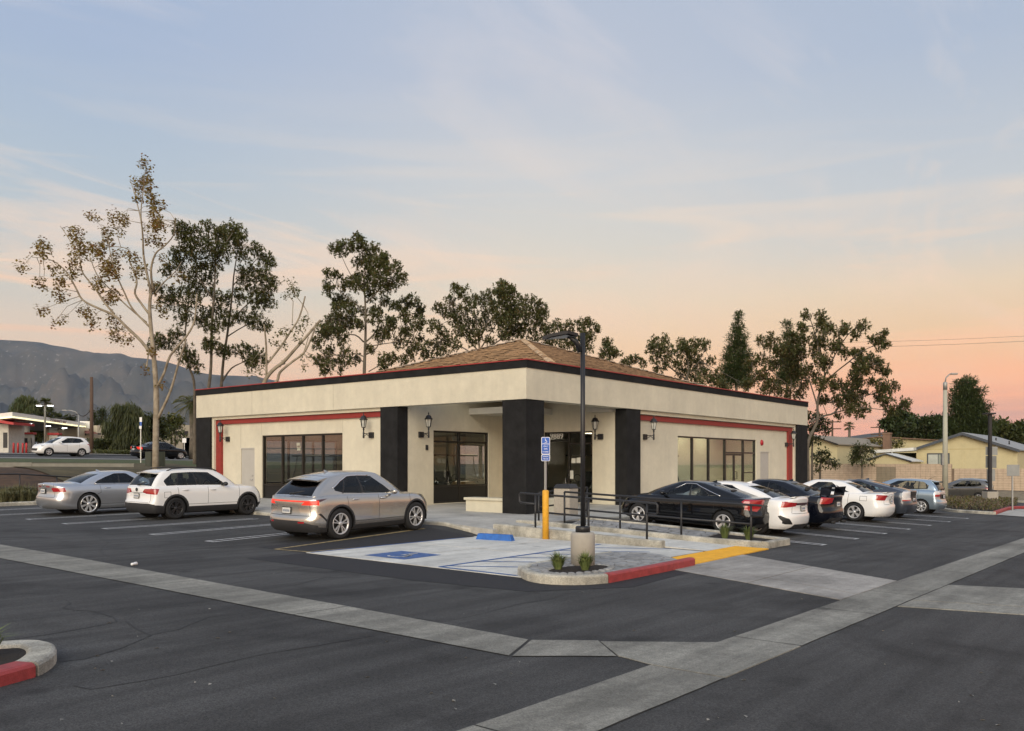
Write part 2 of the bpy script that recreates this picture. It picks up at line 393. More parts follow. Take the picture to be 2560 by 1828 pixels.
# ---- concrete gutters: slabs with open joints over a dark bed
def gutter(name, rows):
    # rows: list of (left point, right point) stations; slabs between consecutive stations
    L = [Vector((a[0], a[1], 0)) for a, b in rows]; R = [Vector((b[0], b[1], 0)) for a, b in rows]
    bed = sheet(name, [tuple(p[:2]) for p in L]+[tuple(p[:2]) for p in reversed(R)], M_joint, .004)
    for i in range(len(rows)-1):
        g = .012; a, b, c, d = L[i], L[i+1], R[i+1], R[i]
        ab = (b-a).normalized()*g; dc = (c-d).normalized()*g
        q = [a+ab, b-ab, c-dc, d+dc]
        # dished across its width
        vs = []; fs = []; nx = 7; nl = 10
        for j in range(nl+1):
            for k in range(nx+1):
                u, v = j/nl, k/nx; p = (q[0].lerp(q[1], u)).lerp(q[3].lerp(q[2], u), v)
                wv = noise.noise(Vector((p.x*.9, p.y*.9, 0)))*.012 if 0 < k < nx else noise.noise(Vector((p.x*3, p.y*3, 5)))*.012
                ed = (q[3]-q[0]).normalized()*wv
                vs.append((p.x+ed.x, p.y+ed.y, GZ(p.x, p.y)+.010-.002*abs(sin(pi*v))))
        for j in range(nl):
            for k in range(nx): fs.append((j*(nx+1)+k, j*(nx+1)+k+1, (j+1)*(nx+1)+k+1, (j+1)*(nx+1)+k))
        MB().add(vs, fs, 0, True).build('slab', M_conc, bed)
    return bed
B0, B1 = 3.56, 4.34
xs = [-6.0, -2.0, 1.6, 5.0, 7.66]
gutter('concrete_gutter', [((x, B0), (x, B1)) for x in xs])
xs = [9.6, 12.4, 14.7, 18.6, 22.5, 26.5, 30.5, 34.5, 39, 44, 50]
gutter('concrete_gutter', [((x, B0), (x, B1)) for x in xs])
# joining slab of the two gutters
jb = sheet('concrete_gutter', [(7.66, B0), (9.6, B0), (9.6, B1), (9.14, B1), (8.3, 5.36), (7.79, 4.79), (7.66, B1)], M_joint, .004)
slab('slab', [(7.675, B0), (9.585, B0), (9.585, B1), (9.14, B1), (8.30, 5.34), (7.80, 4.80), (7.675, B1)], M_conc, .010, jb)
gutter('concrete_gutter', [((7.78, 4.80), (8.33, 5.38)), ((7.05, 5.62), (7.84, 5.97))])
gutter('concrete_gutter', [((7.05, 5.64), (7.84, 5.99)), ((7.08, 9.2), (7.98, 9.2)), ((7.15, 13.0), (8.1, 13.0)), ((7.2, 17), (8.25, 17)), ((7.24, 21.5), (8.35, 21.5)), ((7.3, 26), (8.42, 26)), ((7.3, 31), (8.45, 31)), ((7.3, 37), (8.5, 37))])
# ---- pedestrian crossing band
cb = sheet('crossing_path', [(13.38, B1+.004), (16.37, B1+.004), (18.72, 8.28), (15.6, 8.06), (15.03, 8.12)], M_joint, .004)
def crosspt(u, v):   # u across 0..1, v along 0..1
    a = Vector((13.38, B1+.02, 0)).lerp(Vector((15.05, 8.10, 0)), v); b = Vector((16.35, B1+.02, 0)).lerp(Vector((18.70, 8.27, 0)), v); return a.lerp(b, u)
for u0, u1 in ((0, .26), (.268, 1)):
    for v0, v1 in ((0, .485), (.492, 1)):
        slab('slab', [tuple(crosspt(u, v)[:2]) for u, v in ((u0, v0), (u1, v0), (u1, v1), (u0, v1))], M_conc_cross, .010, cb)
bb = sheet('crossing_path', [(13.33, B0-.004), (13.9, 1.6), (14.6, -2), (18.2, -2), (17.2, 1.6), (16.42, B0-.004)], M_joint, .004)
for (a, b, c, d) in (((13.33, B0-.02), (14.06, B0-.02), (14.75, 1.6), (13.9, 1.6)), ((14.10, B0-.02), (16.42, B0-.02), (17.2, 1.6), (14.79, 1.6)), ((13.91, 1.55), (17.2, 1.55), (18.2, -2), (14.6, -2))):
    slab('slab', [a, d, c, b], M_conc, .010, bb)
# ---- fresh asphalt apron in front of the accessible stall
sheet('asphalt_patch', [(10.55, 15.2), (12.05, 15.2), (12.05, 8.3), (15.0, 8.0), (14.9, 7.6), (12.4, 7.35), (10.8, 8.3), (10.5, 10.5)], M_asph_new, .004)
sheet('asphalt_patch', [(12.05, 15.32), (12.05, 17.0), (17.8, 17.0), (17.8, 15.32)], M_asph_new, .004)
# ---- accessible pad (pale concrete), three cast panels with tooled joints
pad = sheet('accessible_pad', [(12.02, 15.25), (12.0, 8.9), (18.7, 9.2), (18.7, 15.6)], M_joint, .006)
def padpt(u, v): return (12.04+(18.68-12.04)*u, 9.02+.2*u + (15.22+.35*u-9.02-.2*u)*v)
for u0, u1 in ((0, .497), (.503, 1)):
    for v0, v1 in ((0, .33), (.334, .665), (.67, 1)):
        slab('slab', [padpt(u0, v0), padpt(u1, v0), padpt(u1, v1), padpt(u0, v1)], M_conc_lt, .014, pad)
def paint(name, pts, w, m, parent, lift=.018): return ribbon(name, pts, w, m, lift, parent)
# blue hatch of the access aisle
for a, b in (((12.15, 11.4), (18.4, 11.85)), ((12.15, 9.55), (12.15, 11.4))): paint('painted_line', [a, b], .10, M_blue_line, pad)
for x in (12.35, 13.35, 14.35, 15.35, 16.35, 17.35):
    paint('painted_line', [(x, 11.42+.07*(x-12.15)), (x+1.25, 9.75 if x < 13 else 10.0)], .09, M_blue_line, pad)
paint('painted_line', [(12.12, 15.15), (17.4, 15.45)], .09, M_blue_line, pad)
paint('painted_line', [(12.15, 9.35), (12.75, 9.6)], .09, M_blue_line, pad)
# the wheelchair symbol on its blue square
def disc(c, r0, r1, a0=0, a1=2*pi, n=24):
    vs = []; fs = []
    for i in range(n+1):
        t = a0+(a1-a0)*i/n
        for r in (r0, r1): vs.append((c[0]+r*cos(t), c[1]+r*sin(t)))
    return vs, [(2*i, 2*i+1, 2*i+3, 2*i+2) for i in range(n)]
sq = [(12.55, 12.75), (13.75, 12.85), (13.75, 14.05), (12.55, 13.95)]
sheet('accessible_symbol', sq, M_blue_line, .018, pad)
def sym(mb, M):
    # wheelchair user pictogram, unit square, y up
    for vs, fs in (disc((.5, .36), .19, .25, -2.6, 1.0), disc((.42, .86), 0, .075)):
        mb.add([M(*v) for v in vs], fs)
    for a, b, w in (((.43, .76), (.45, .46), .07), ((.45, .48), (.68, .48), .06), ((.68, .48), (.76, .22), .06), ((.76, .22), (.84, .25), .05), ((.43, .64), (.62, .64), .05)):
        a, b = Vector(a), Vector(b); d = (b-a).normalized(); n = Vector((-d.y, d.x))*w/2
        mb.add([M(*(a-n)), M(*(b-n)), M(*(b+n)), M(*(a+n))], [(0, 1, 2, 3)])
smb = MB(); sym(smb, lambda u, v: (12.62+1.05*v, 13.85-1.0*u, GZ(13.1, 13.4)+.0225)); smb.build('accessible_symbol', M_white_line, pad)
# ---- stall lines: long thin loops
def stall_loop(a, b, gap=.30, w=.09, m=M_white_line, dirv=None, name='stall_line'):
    a, b = Vector((*a, 0)), Vector((*b, 0)); d = (b-a).normalized(); s = Vector((-d.y, d.x, 0))*gap/2
    p = [b-s, a-s, a+s, b+s]
    ribbon(name, [p[0], p[1]], w, m, .008); ribbon(name, [p[2], p[3]], w, m, .0084); ribbon(name, [p[1]+d*w/2-s.normalized()*w/2, p[2]+d*w/2+s.normalized()*w/2], w, m, .0088)
for y in (18.9, 21.6, 24.25, 26.8, 29.45, 32.15, 34.9): stall_loop((12.05+.025*(y-18.9), y), (17.2, y+.05))
for x in (22.65, 25.3, 28.05, 30.75, 33.5, 36.4, 39.55): stall_loop((x, 7.78), (x-.05, 12.9))
# tan hatched no-parking strip beside the pad
ribbon('hatch_line', [(17.5, 17.0), (12.05, 16.3)], .10, M_tan_line, .010); ribbon('hatch_line', [(12.05, 16.3), (12.25, 15.0)], .10, M_tan_line, .0104); ribbon('hatch_line', [(12.25, 15.32), (17.6, 15.72)], .10, M_tan_line, .0108)
for x in (12.3, 13.35, 14.45, 15.55, 16.6): ribbon('hatch_line', [(x, 16.3+.12*(x-12)), (x+1.3, 15.4+.075*(x+1.3-12.25))], .09, M_tan_line, .0112)
# ---- cracks in the asphalt
def crack(pxs, w=.03):
    ribbon('asphalt_crack', [tuple(G(*p)[:2]) for p in pxs], w, M_crack, .004, None, .10)
r5 = lambda x, y: (x/2.275, 1240+y/2.275)
r6 = lambda x, y: (1000+x/2.275, 1340+y/2.275)
r7 = lambda x, y: (1800+x/2.762, 1240+y/2.762)
for f, pl, w in ((r5, [(0,830),(280,790),(500,750),(690,715),(650,690),(520,660),(420,650),(365,640),(400,610),(370,590)], .03),
    (r5, [(690,715),(800,760),(850,795),(690,870),(480,930),(330,945)], .03), (r5, [(850,795),(1000,760),(1200,690),(1480,658)], .022),
    (r5, [(2115,795),(1800,850),(1500,905),(1200,970),(1000,1020),(500,1105),(420,1080)], .028), (r5, [(0,185),(200,170),(360,160),(520,172)], .03),
    (r5, [(510,225),(610,250),(620,265),(575,290),(565,310),(600,340),(650,345),(800,335),(1000,315),(1200,290),(1310,305),(1325,325),(1300,335)], .035),
    (r5, [(480,372),(650,348)], .03), (r5, [(1460,540),(1700,500),(1850,465),(2050,465)], .03), (r5, [(0,500),(100,515),(250,490),(470,480)], .022), (r5, [(610,295),(800,270),(1000,275),(1210,290)], .022),
    (r6, [(0,455),(250,488),(400,465),(690,385),(850,365),(940,335)], .022), (r6, [(740,310),(790,330),(800,365)], .02),
    (r7, [(920,310),(950,340),(1030,370),(1200,385),(1450,400),(1600,412)], .03), (r7, [(640,345),(1030,365)], .02), (r7, [(1130,560),(1280,510),(1420,480),(1500,430),(1610,420)], .03),
    (r7, [(1540,300),(1850,335)], .02), (r7, [(1400,225),(1700,250),(2099,290)], .022), (r7, [(1720,150),(1900,170),(2099,205)], .03)):
    crack([f(*p) for p in pl], w*.9)
# ================================================================== the store
X0, Y0, XR, YL = 23.10, 17.77, 48.92, 37.25
Z_TOP, Z_BAND, Z_FAS = 5.454, 5.165, 4.13
YP, XP = 23.89, 29.58             # walls of the recessed corner porch
ZF = .40                          # floor inside
M_stucco = pm('cream_stucco', (.635,.588,.46), .9, var=.045, scale=1.6, bump=.45, bscale=55, var2=.05, scale2=.5)
def streaks(m, amt=.045, sc=(2.5, 2.5, .22)):
    nt = m.node_tree; p = nt.nodes['Principled BSDF']; src = p.inputs['Base Color'].links[0].from_socket; g_ = nt.nodes.new('ShaderNodeNewGeometry')
    q = nt.nodes.new('ShaderNodeMapping'); q.inputs['Scale'].default_value = sc; nt.links.new(g_.outputs['Position'], q.inputs[0]); a = node(nt, 'ShaderNodeTexNoise', i_Scale=1.0, i_Detail=6.0, i_Roughness=.62); nt.links.new(q.outputs[0], a.inputs['Vector'])
    b = node(nt, 'ShaderNodeTexNoise', i_Scale=6.0, i_Detail=4.0, i_Roughness=.6); nt.links.new(g_.outputs['Position'], b.inputs['Vector'])
    c = mixc(nt, 1.0, src, ramp(nt, a.outputs[0], [(.34, (1-amt, 1-amt, 1-amt*.8)), (.66, (1+amt*.5,)*3)]), 'MULTIPLY'); c = mixc(nt, 1.0, c, ramp(nt, b.outputs[0], [(.35, (1-amt*.7,)*3), (.65, (1+amt*.4,)*3)]), 'MULTIPLY'); nt.links.new(c, p.inputs['Base Color'])
streaks(M_stucco)
M_dark = pm('charcoal_stucco', (.017,.017,.0175), .92, spec=.2, var=.3, scale=2.5, bump=.45, bscale=55)
M_redtrim = pm('red_trim', (.26,.028,.022), .6, var=.12, scale=5, bump=.2, bscale=40)
M_redmetal = pm('red_metal_cap', (.33,.03,.03), .4, var=.08)
M_frame = pm('dark_bronze_frame', (.016,.013,.010), .4, var=.15)
M_panel = pm('black_panel', (.008,.008,.008), .35)
M_greydoor = pm('grey_door_paint', (.44,.42,.38), .6, var=.04)
M_glass = glass('store_glass', (.90,.92,.90), .30)
M_tile = pm('brown_roof_tile', (.27,.175,.10), .85, var=.32, scale=4, bump=.4, bscale=30, var2=.18, scale2=1.2)
M_tile2 = pm('pale_ridge_tile', (.44,.33,.22), .85, var=.25, scale=4, bump=.4, bscale=30)
M_soffit = pm('soffit_paint', (.60,.57,.50), .9, var=.04)
M_chrome = pm('steel', (.5,.5,.5), .3, metal=.9, var=.05)
def ZW(X, Y): return max(.27 + .014*((X-X0)+(Y-Y0)), GZ(X, Y)+.10)
store = thing('store_building', 'single storey cream stucco store with charcoal pilasters, red trim and brown tiled hip roof', 'building', (X0, Y0, 0))
def wall(name, axis, c, u0, u1, z0, z1, th, holes, m, parent=store, sgn=1):
    """a wall in plane axis=c, running u0..u1, outer face at c, thickness th inwards, with rectangular holes (u0,u1,z0,z1)"""
    us = sorted(set([u0, u1]+[h[i] for h in holes for i in (0, 1)])); zs = sorted(set([z0, z1]+[h[i] for h in holes for i in (2, 3)]))
    mb = MB()
    def P(u, z, d): return (c+d*sgn, u, z) if axis == 'x' else (u, c+d*sgn, z)
    solid = {}
    for i in range(len(us)-1):
        for j in range(len(zs)-1):
            um, zm = (us[i]+us[i+1])/2, (zs[j]+zs[j+1])/2
            solid[i, j] = not any(h[0] < um < h[1] and h[2] < zm < h[3] for h in holes)
    for (i, j), s in solid.items():
        if not s: continue
        a, b, e, f = us[i], us[i+1], zs[j], zs[j+1]
        for d, fl in ((0, 0), (th, 1)): mb.add([P(a, e, d), P(b, e, d), P(b, f, d), P(a, f, d)], [(0, 1, 2, 3)])
        for (di, dj), (p, q) in {(-1, 0): ((a, e), (a, f)), (1, 0): ((b, e), (b, f)), (0, -1): ((a, e), (b, e)), (0, 1): ((a, f), (b, f))}.items():
            if not solid.get((i+di, j+dj), False): mb.add([P(*p, 0), P(*q, 0), P(*q, th), P(*p, th)], [(0, 1, 2, 3)])
    o = mb.build(name, m, parent); bm = bmesh.new(); bm.from_mesh(o.data); bmesh.ops.remove_doubles(bm, verts=bm.verts, dist=1e-4); bmesh.ops.recalc_face_normals(bm, faces=bm.faces); bm.to_mesh(o.data); bm.free()
    return o
WX = X0+.34; WY = Y0+.34          # recessed wall faces
yl = lambda px: onX(px, 0, WX).y
xr = lambda px: onY(px, 0, WY).x
LW = (yl(856.2), yl(654.8), ZF+.02, 3.22)           # left window opening
LD = (yl(636.4), yl(602.7), ZF+.02, 2.66)           # left grey door
RW = (xr(1694.2), xr(1890.8), ZF+.02, 3.19)
RD = (xr(1901), xr(1922.7), ZF+.02, 2.58)
P1 = (25.10, 28.46, ZF+.02, 3.29)                    # porch window, plane Y=YP
P2 = (19.42, 21.82, ZF+.02, 3.29)                    # porch door, plane X=XP
wall('wall', 'x', WX, YP, YL-.12, 0, 4.6, .25, [LW, LD], M_stucco)
wall('wall', 'y', WY, XP, XR-.12, -.4, 4.6, .25, [RW, RD], M_stucco)
wall('porch_wall', 'y', YP, X0+.06, XP+.2, .0, 5.0, .25, [P1], M_stucco)
wall('porch_wall', 'x', XP, Y0+.06, YP-.002, -.2, 5.0, .25, [P2], M_stucco)
wall('back_wall', 'x', XR-.10, Y0+.3, YL, -.6, 5.0, .2, [], M_stucco)
bwin = [(25.2, 31.5, 1.0, 3.2), (36.5, 46.0, 1.0, 3.2)]
wall('back_wall', 'y', YL-.10, X0+.3, XR-.3, -.6, 5.0, .2, bwin, M_stucco)
# fascia: two beams meeting at the corner, dark band and red cap above
def lpoly(o, i, y1, x1):  # L shape in plan: outer offset o, inner offset i
    return [(X0+o, y1), (X0+o, Y0+o), (x1, Y0+o), (x1, Y0+i), (X0+i, Y0+i), (X0+i, y1)]
MB().prism(lpoly(0, .55, YL, XR), Z_FAS, Z_BAND).build('fascia', M_stucco, store)
MB().prism(lpoly(-.03, .50, YL+.03, XR+.03), Z_BAND, Z_TOP-.035).build('dark_band', M_dark, store)
MB().prism(lpoly(-.06, .55, YL+.06, XR+.06), Z_TOP-.035, Z_TOP).build('red_cap', M_redmetal, store)
# hairline stucco control joints on the fascia and walls
mbj = MB()
for px in (630, 833): y = onX(px, 0, X0).y; mbj.box((X0-.0035, y-.006, Z_FAS+.02), (X0+.01, y+.006, Z_BAND-.01))
for px in (602, 654, 857): y = onX(px, 0, WX).y; mbj.box((WX-.0035, y-.006, 2.7 if px < 640 else 3.25), (WX+.01, y+.006, 3.75))
tag(mbj.build('control_joint', pm('tan_joint', (.36,.32,.25), .9), store), kind='stuff')
# pilasters
pil_l2 = (onX(950.8, 0, X0+.03).y, onX(993.6, 0, X0+.03).y)
for a, b in ((onX(490.7, 0, X0+.03).y+.0, onX(524.7, 0, X0+.03).y), pil_l2):
    MB().box((X0+.03, b, 0 if a < 30 else .1), (WX+.2, a, Z_FAS-.002)).build('pilaster', M_dark, store)
for a, b in ((onY(1567.4, 0, Y0+.03).x, onY(1601.4, 0, Y0+.03).x), (onY(1993.6, 0, Y0+.03).x, onY(2018.8, 0, Y0+.03).x)):
    MB().box((a, Y0+.03, -.3), (b, WY+.2, Z_FAS-.002)).build('pilaster', M_dark, store)
# stepped cream frame and red trim round the recesses
yA, yB = onX(524.7, 0, X0+.03).y, pil_l2[0]
yf = onX(538, 0, WX-.14).y; yr = onX(551.3, 0, WX-.14).y
ft, rt, rb = 4.0, 3.97, 3.79
def frame_l():
    mb = MB(); x0, x1 = X0+.14, WX+.02
    mb.box((x0, yB, ft), (x1, yA, Z_FAS+.2)); mb.box((x0, yf, 0), (x1, yA, ft)); mb.build('stucco_frame', M_stucco, store)
    mb = MB(); mb.box((WX-.10, yB, rb), (WX+.01, yf-.002, rt+.02)); mb.build('red_trim', M_redtrim, store)
    mb = MB(); mb.box((WX-.10, yr, 0), (WX+.01, yf-.002, rb-.001)); mb.build('red_trim', M_redtrim, store)
frame_l()
xA, xB = onY(1601.4, 0, Y0+.03).x, onY(1993.6, 0, Y0+.03).x
xf_ = onY(1983.3, 0, WY-.14).x; xr_ = onY(1973, 0, WY-.14).x
mb = MB(); mb.box((xA, Y0+.14, ft-.03), (xB, WY+.02, Z_FAS+.2)); mb.box((xf_, Y0+.14, -.3), (xB, WY+.02, ft-.03)); mb.build('stucco_frame', M_stucco, store)
MB().box((xA, WY-.10, rb-.05), (xf_-.002, WY+.01, rt-.03)).build('red_trim', M_redtrim, store)
MB().box((xr_, WY-.10, -.3), (xf_-.002, WY+.01, rb-.051)).build('red_trim', M_redtrim, store)
# corner column
cy1 = onX(1256, 0, X0+.03).y; cx1 = onY(1360.3, 0, Y0+.03).x
MB().box((X0+.03, Y0+.03, 0), (cx1, cy1, Z_FAS-.002)).build('corner_column', M_dark, store)
# low soffit over the inner corner of the porch with two downlights
sof = MB().box((27.2, 21.4, 4.0), (XP-.003, YP-.003, 4.25)).build('soffit', M_soffit, store)
M_lens = pm('lamp_lens', (.7,.68,.6), .3)
for p in ((28.2, 22.3), (28.9, 21.9)): MB().lathe([(.10, 3.985), (.10, 4.0), (.07, 4.0)], (p[0], p[1], 0), 14).build('downlight', M_lens, sof)
MB().box((XP-.5, Y0+.56, 4.02), (XP-.003, Y0+1.6, 4.3)).build('soffit', M_soffit, store)
# flat roof behind the parapet
mb = MB(); mb.box((X0+.56, YP+.26, 4.85), (XR-.3, YL-.3, 4.95)); mb.box((XP+.26, Y0+.56, 4.85), (XR-.3, YP+.26, 4.95)); mb.build('flat_roof', pm('roof_felt', (.2,.19,.18), .9), store)
# ---- hip roof of concrete tiles: every course its own part, cap tiles along the hips
KX, KY, KZ, PIT, HB = 33.2, 25.75, 7.9, .34, 7.7
roof = MB().add([(KX-HB, KY-HB, KZ-PIT*HB-.06), (KX+HB, KY-HB, KZ-PIT*HB-.06), (KX+HB, KY+HB, KZ-PIT*HB-.06), (KX-HB, KY+HB, KZ-PIT*HB-.06), (KX, KY, KZ-.06)], [(0, 1, 4), (1, 2, 4), (2, 3, 4), (3, 0, 4)]).build('roof', M_tile, store)
rnd = random.Random(3)
NC = 25
for side in range(4):
    R = Matrix.Rotation(side*pi/2, 3, 'Z')
    for k in range(NC):
        d0 = HB*(1-k/NC)+.015; d1 = HB*(1-(k+1)/NC)-.02     # distance from apex of lower and upper edge
        n = max(2, int(2*d0/.34)); mb = MB()
        for j in range(n):
            a0, a1 = -1+2*j/n, -1+2*(j+1)/n; l = .085+rnd.uniform(-.012, .018)
            q = []
            for (a, d, h) in ((a0, d0, l), (a1, d0, l), (a1, d1, .02), (a0, d1, .02)):
                s_ = a*(d if abs(a) == 1 else d)
                v = R @ Vector((s_, -d, 0)); q.append((KX+v.x, KY+v.y, KZ-PIT*d+h-.06))
            b0 = (q[0][0], q[0][1], q[0][2]-.05); b1 = (q[1][0], q[1][1], q[1][2]-.05)
            mb.add(q+[b0, b1], [(0, 1, 2, 3), (4, 5, 1, 0)])
        mb.build('tile_course', M_tile, roof)
for sx, sy in ((-1, -1), (1, -1), (-1, 1), (1, 1)):
    n = 27
    for k in range(n):
        d0, d1 = HB*(1-k/n)+.03, HB*(1-(k+1)/n)-.05
        a = Vector((KX+sx*d0, KY+sy*d0, KZ-PIT*d0+.085)); b = Vector((KX+sx*d1, KY+sy*d1, KZ-PIT*d1+.035))
        s = Vector((-sy, sx, 0)).normalized()*.15; dn = Vector((0, 0, -.055))
        mb = MB(); mb.add([a-s+dn, a, a+s+dn, b+s+dn, b, b-s+dn, a-s+dn*2, a+s+dn*2], [(0, 1, 4, 5), (1, 2, 3, 4), (0, 6, 7, 2, 1)])
        mb.build('hip_tile', M_tile2 if rnd.random() < .6 else M_tile, roof)
# ---- storefronts
def storefront(name, axis, c, u0, u1, z0, z1, mull, rails, kick=None, sgn=1, dep=.12, panes=True, door=None):
    """frame round an opening; mull: u of vertical bars, rails: list of (z,u0,u1) horizontal bars; kick: top of solid black base panel"""
    def B(mb, ua, ub, za, zb, d0, d1):
        if axis == 'x': mb.box((c+d0*sgn, ua, za), (c+d1*sgn, ub, zb))
        else: mb.box((ua, c+d0*sgn, za), (ub, c+d1*sgn, zb))
    w = .065; d0, d1 = .05, .05+dep
    mb = MB(); B(mb, u0, u0+w, z0, z1, d0, d1); B(mb, u1-w, u1, z0, z1, d0, d1); B(mb, u0+w, u1-w, z1-w, z1, d0, d1); B(mb, u0+w, u1-w, z0, z0+w, d0, d1)
    root = mb.build(name, M_frame, store)
    for m in mull:
        mm = MB(); B(mm, m-w*.6, m+w*.6, z0+w, z1-w, d0+.003, d1-.003); mm.build('mullion', M_frame, root)
    for z, a, b in rails:
        mm = MB(); B(mm, a, b, z-.035, z+.035, d0+.006, d1-.006); mm.build('rail', M_frame, root)
    if kick:
        mm = MB(); B(mm, u0+w, u1-w, z0+w, kick, d0+.03, d1-.03); mm.build('kick_panel', M_panel, root)
    us = [u0+w]+sorted(mull)+[u1-w]; zlo = kick or z0+w
    for a, b in zip(us, us[1:]):
        zz = sorted([zlo]+[r[0] for r in rails if r[1]-.02 <= a+.07 and r[2]+.02 >= b-.07 and r[0] > zlo+.05]+[z1-w])
        for e, f in zip(zz, zz[1:]):
            mm = MB(); B(mm, a+.03, b-.03, e+.01, f-.01, d0+.055, d0+.061); mm.build('pane', M_glass, root)
    return root
for (a, b, e, f) in bwin:
    storefront('rear_window', 'y', YL-.12, a, b, e, f, [a+(b-a)*k/4 for k in (1, 2, 3)], [])
lm = [yl(p) for p in (702.4, 753.4, 803)]
storefront('storefront_window', 'x', WX, *LW, lm, [(1.07, LW[0]+.065, LW[1]-.065)], kick=1.03)
p1m = onY(1151.5, 0, YP).x
storefront('storefront_window', 'y', YP, *P1, [p1m], [(2.86, P1[0]+.065, P1[1]-.065), (1.10, P1[0]+.065, P1[1]-.065)], kick=1.06)
p2m = onX(1420, 0, XP).y
pd = storefront('entrance_door', 'x', XP, *P2, [p2m], [(2.93, p2m, P2[1]-.065), (2.80, P2[0]+.065, p2m)], kick=None)
MB().box((XP+.02, p2m+.12, 1.0), (XP+.05, p2m+.16, 1.4)).build('pull_handle', M_chrome, pd)
for s in ((p2m+.10, P2[1]-.10),): MB().box((XP+.07, s[0], ZF+.1), (XP+.15, s[1], ZF+.34)).build('bottom_rail', M_frame, pd)
# the street number above the entrance
tm = text_mesh('9889', .34, pm('white_vinyl', (.8,.78,.72), .6), 'street_number', .002, bold=True)
tn = link('street_number', tm, pd); d_off = OFF[store.name]
num_p = onX(1390, 1091, XP+.05)
tn.location = (num_p.x-d_off.x+.045, num_p.y-d_off.y, num_p.z-d_off.z); tn.rotation_euler = (pi/2, 0, -pi/2)
rm = [xr(p) for p in (1735, 1775.8, 1816.3, 1862)]
rd = storefront('storefront_window', 'y', WY, *RW, rm, [(2.52, rm[2], RW[1]-.065)])
# double doors in the right storefront
dm = (rm[2]+rm[3])/2
for a, b, hx in ((rm[2]+.05, dm-.012, dm-.17), (dm+.012, rm[3]-.05, dm+.17)):
    mb = MB()
    for q in (((a, 0, ZF+.10), (a+.07, .05, 2.47)), ((b-.07, 0, ZF+.10), (b, .05, 2.47)), ((a+.07, 0, 2.38), (b-.07, .05, 2.47)), ((a+.07, 0, ZF+.10), (b-.07, .05, ZF+.32))):
        mb.box((q[0][0], WY+.085+q[0][1], q[0][2]), (q[1][0], WY+.085+q[1][1], q[1][2]))
    mb.build('door_leaf', M_frame, rd)
    MB().tube([(hx*.4+dm*.6, WY+.08, 1.25), (hx, WY+.02, 1.25), (hx, WY+.02, 1.6), (hx*.4+dm*.6, WY+.08, 1.6)], .016, 6).build('door_pull', M_frame, rd)
MB().box((rm[3]+.05, WY+.04, 1.52), (RW[1]-.07, WY+.07, 1.56)).build('push_bar', M_frame, rd)
# flush grey service doors
for ax, (a, b, e, f), c, hs in (('x', LD, WX, 0), ('y', RD, WY, 1)):
    mb = MB(); hinge = MB()
    if ax == 'x':
        d = MB().box((c+.02, a+.02, e), (c+.08, b-.02, f-.02)).build('service_door', M_greydoor, store)
        MB().box((c-.005, a-.0, f-.02), (c+.1, b, f+.03)).build('door_frame', M_greydoor, d)
        k = (c-.02, a+.16, 1.28); MB().tube([(c+.02, k[1], k[2]), (c-.05, k[1], k[2]), (c-.05, k[1]+.11, k[2])], .014, 6).build('door_handle', M_chrome, d)
        MB().lathe([(.03, -.012), (.03, .0)], (c+.018, a+.16, 1.45), 12, axis='x').build('deadbolt', M_chrome, d)
    else:
        d = MB().box((a+.02, c+.02, e), (b-.02, c+.08, f-.02)).build('service_door', M_greydoor, store)
        MB().box((a, c-.005, f-.02), (b, c+.1, f+.03)).build('door_frame', M_greydoor, d)
        MB().tube([(b-.16, c+.02, 1.2), (b-.16, c-.05, 1.2), (b-.27, c-.05, 1.2)], .014, 6).build('door_handle', M_chrome, d)
        MB().lathe([(.03, -.012), (.03, .0)], (b-.16, c+.018, 1.38), 12, axis='y').build('deadbolt', M_chrome, d)
# fire bell and porch sensor
bp = onY(1903.5, 1107, WY)
MB().lathe([(.15, 0), (.15, -.03), (.12, -.07), (.06, -.09), (.03, -.1)], (bp.x, WY-.001, bp.z), 20, axis='y').build('fire_bell', pm('red_enamel', (.4,.02,.03), .35), store)
sp = onY(1066, 1119, YP); MB().box((sp.x-.05, YP-.05, sp.z-.10), (sp.x+.05, YP-.001, sp.z+.10)).build('wall_switch_box', M_black, store)
# bench wall beside the column (both sides of it)
M_bench = pm('bench_stucco', (.62,.58,.45), .85, var=.06, scale=3, bump=.3, bscale=50)
for (a, b) in (((X0+.15, cy1+.02), (X0+.62, cy1+1.75)), ((cx1+.02, Y0+.15), (cx1+1.75, Y0+.62))):
    w = thing('bench_wall', 'low cream stucco bench wall with a capstone, '+('left' if a[0] < 23.5 and b[1] > 20 else 'right')+' of the corner column', 'bench', ((a[0]+b[0])/2, (a[1]+b[1])/2, ZW(*a)))
    MB().box((a[0], a[1], ZW(*a)-.15), (b[0], b[1], ZW(*a)+.40)).build('base', M_bench, w)
    MB().box((a[0]-.06, a[1], ZW(*a)+.40), (b[0]+.06, b[1]+.06, ZW(*a)+.49)).build('capstone', M_bench, w, bevel=.015)
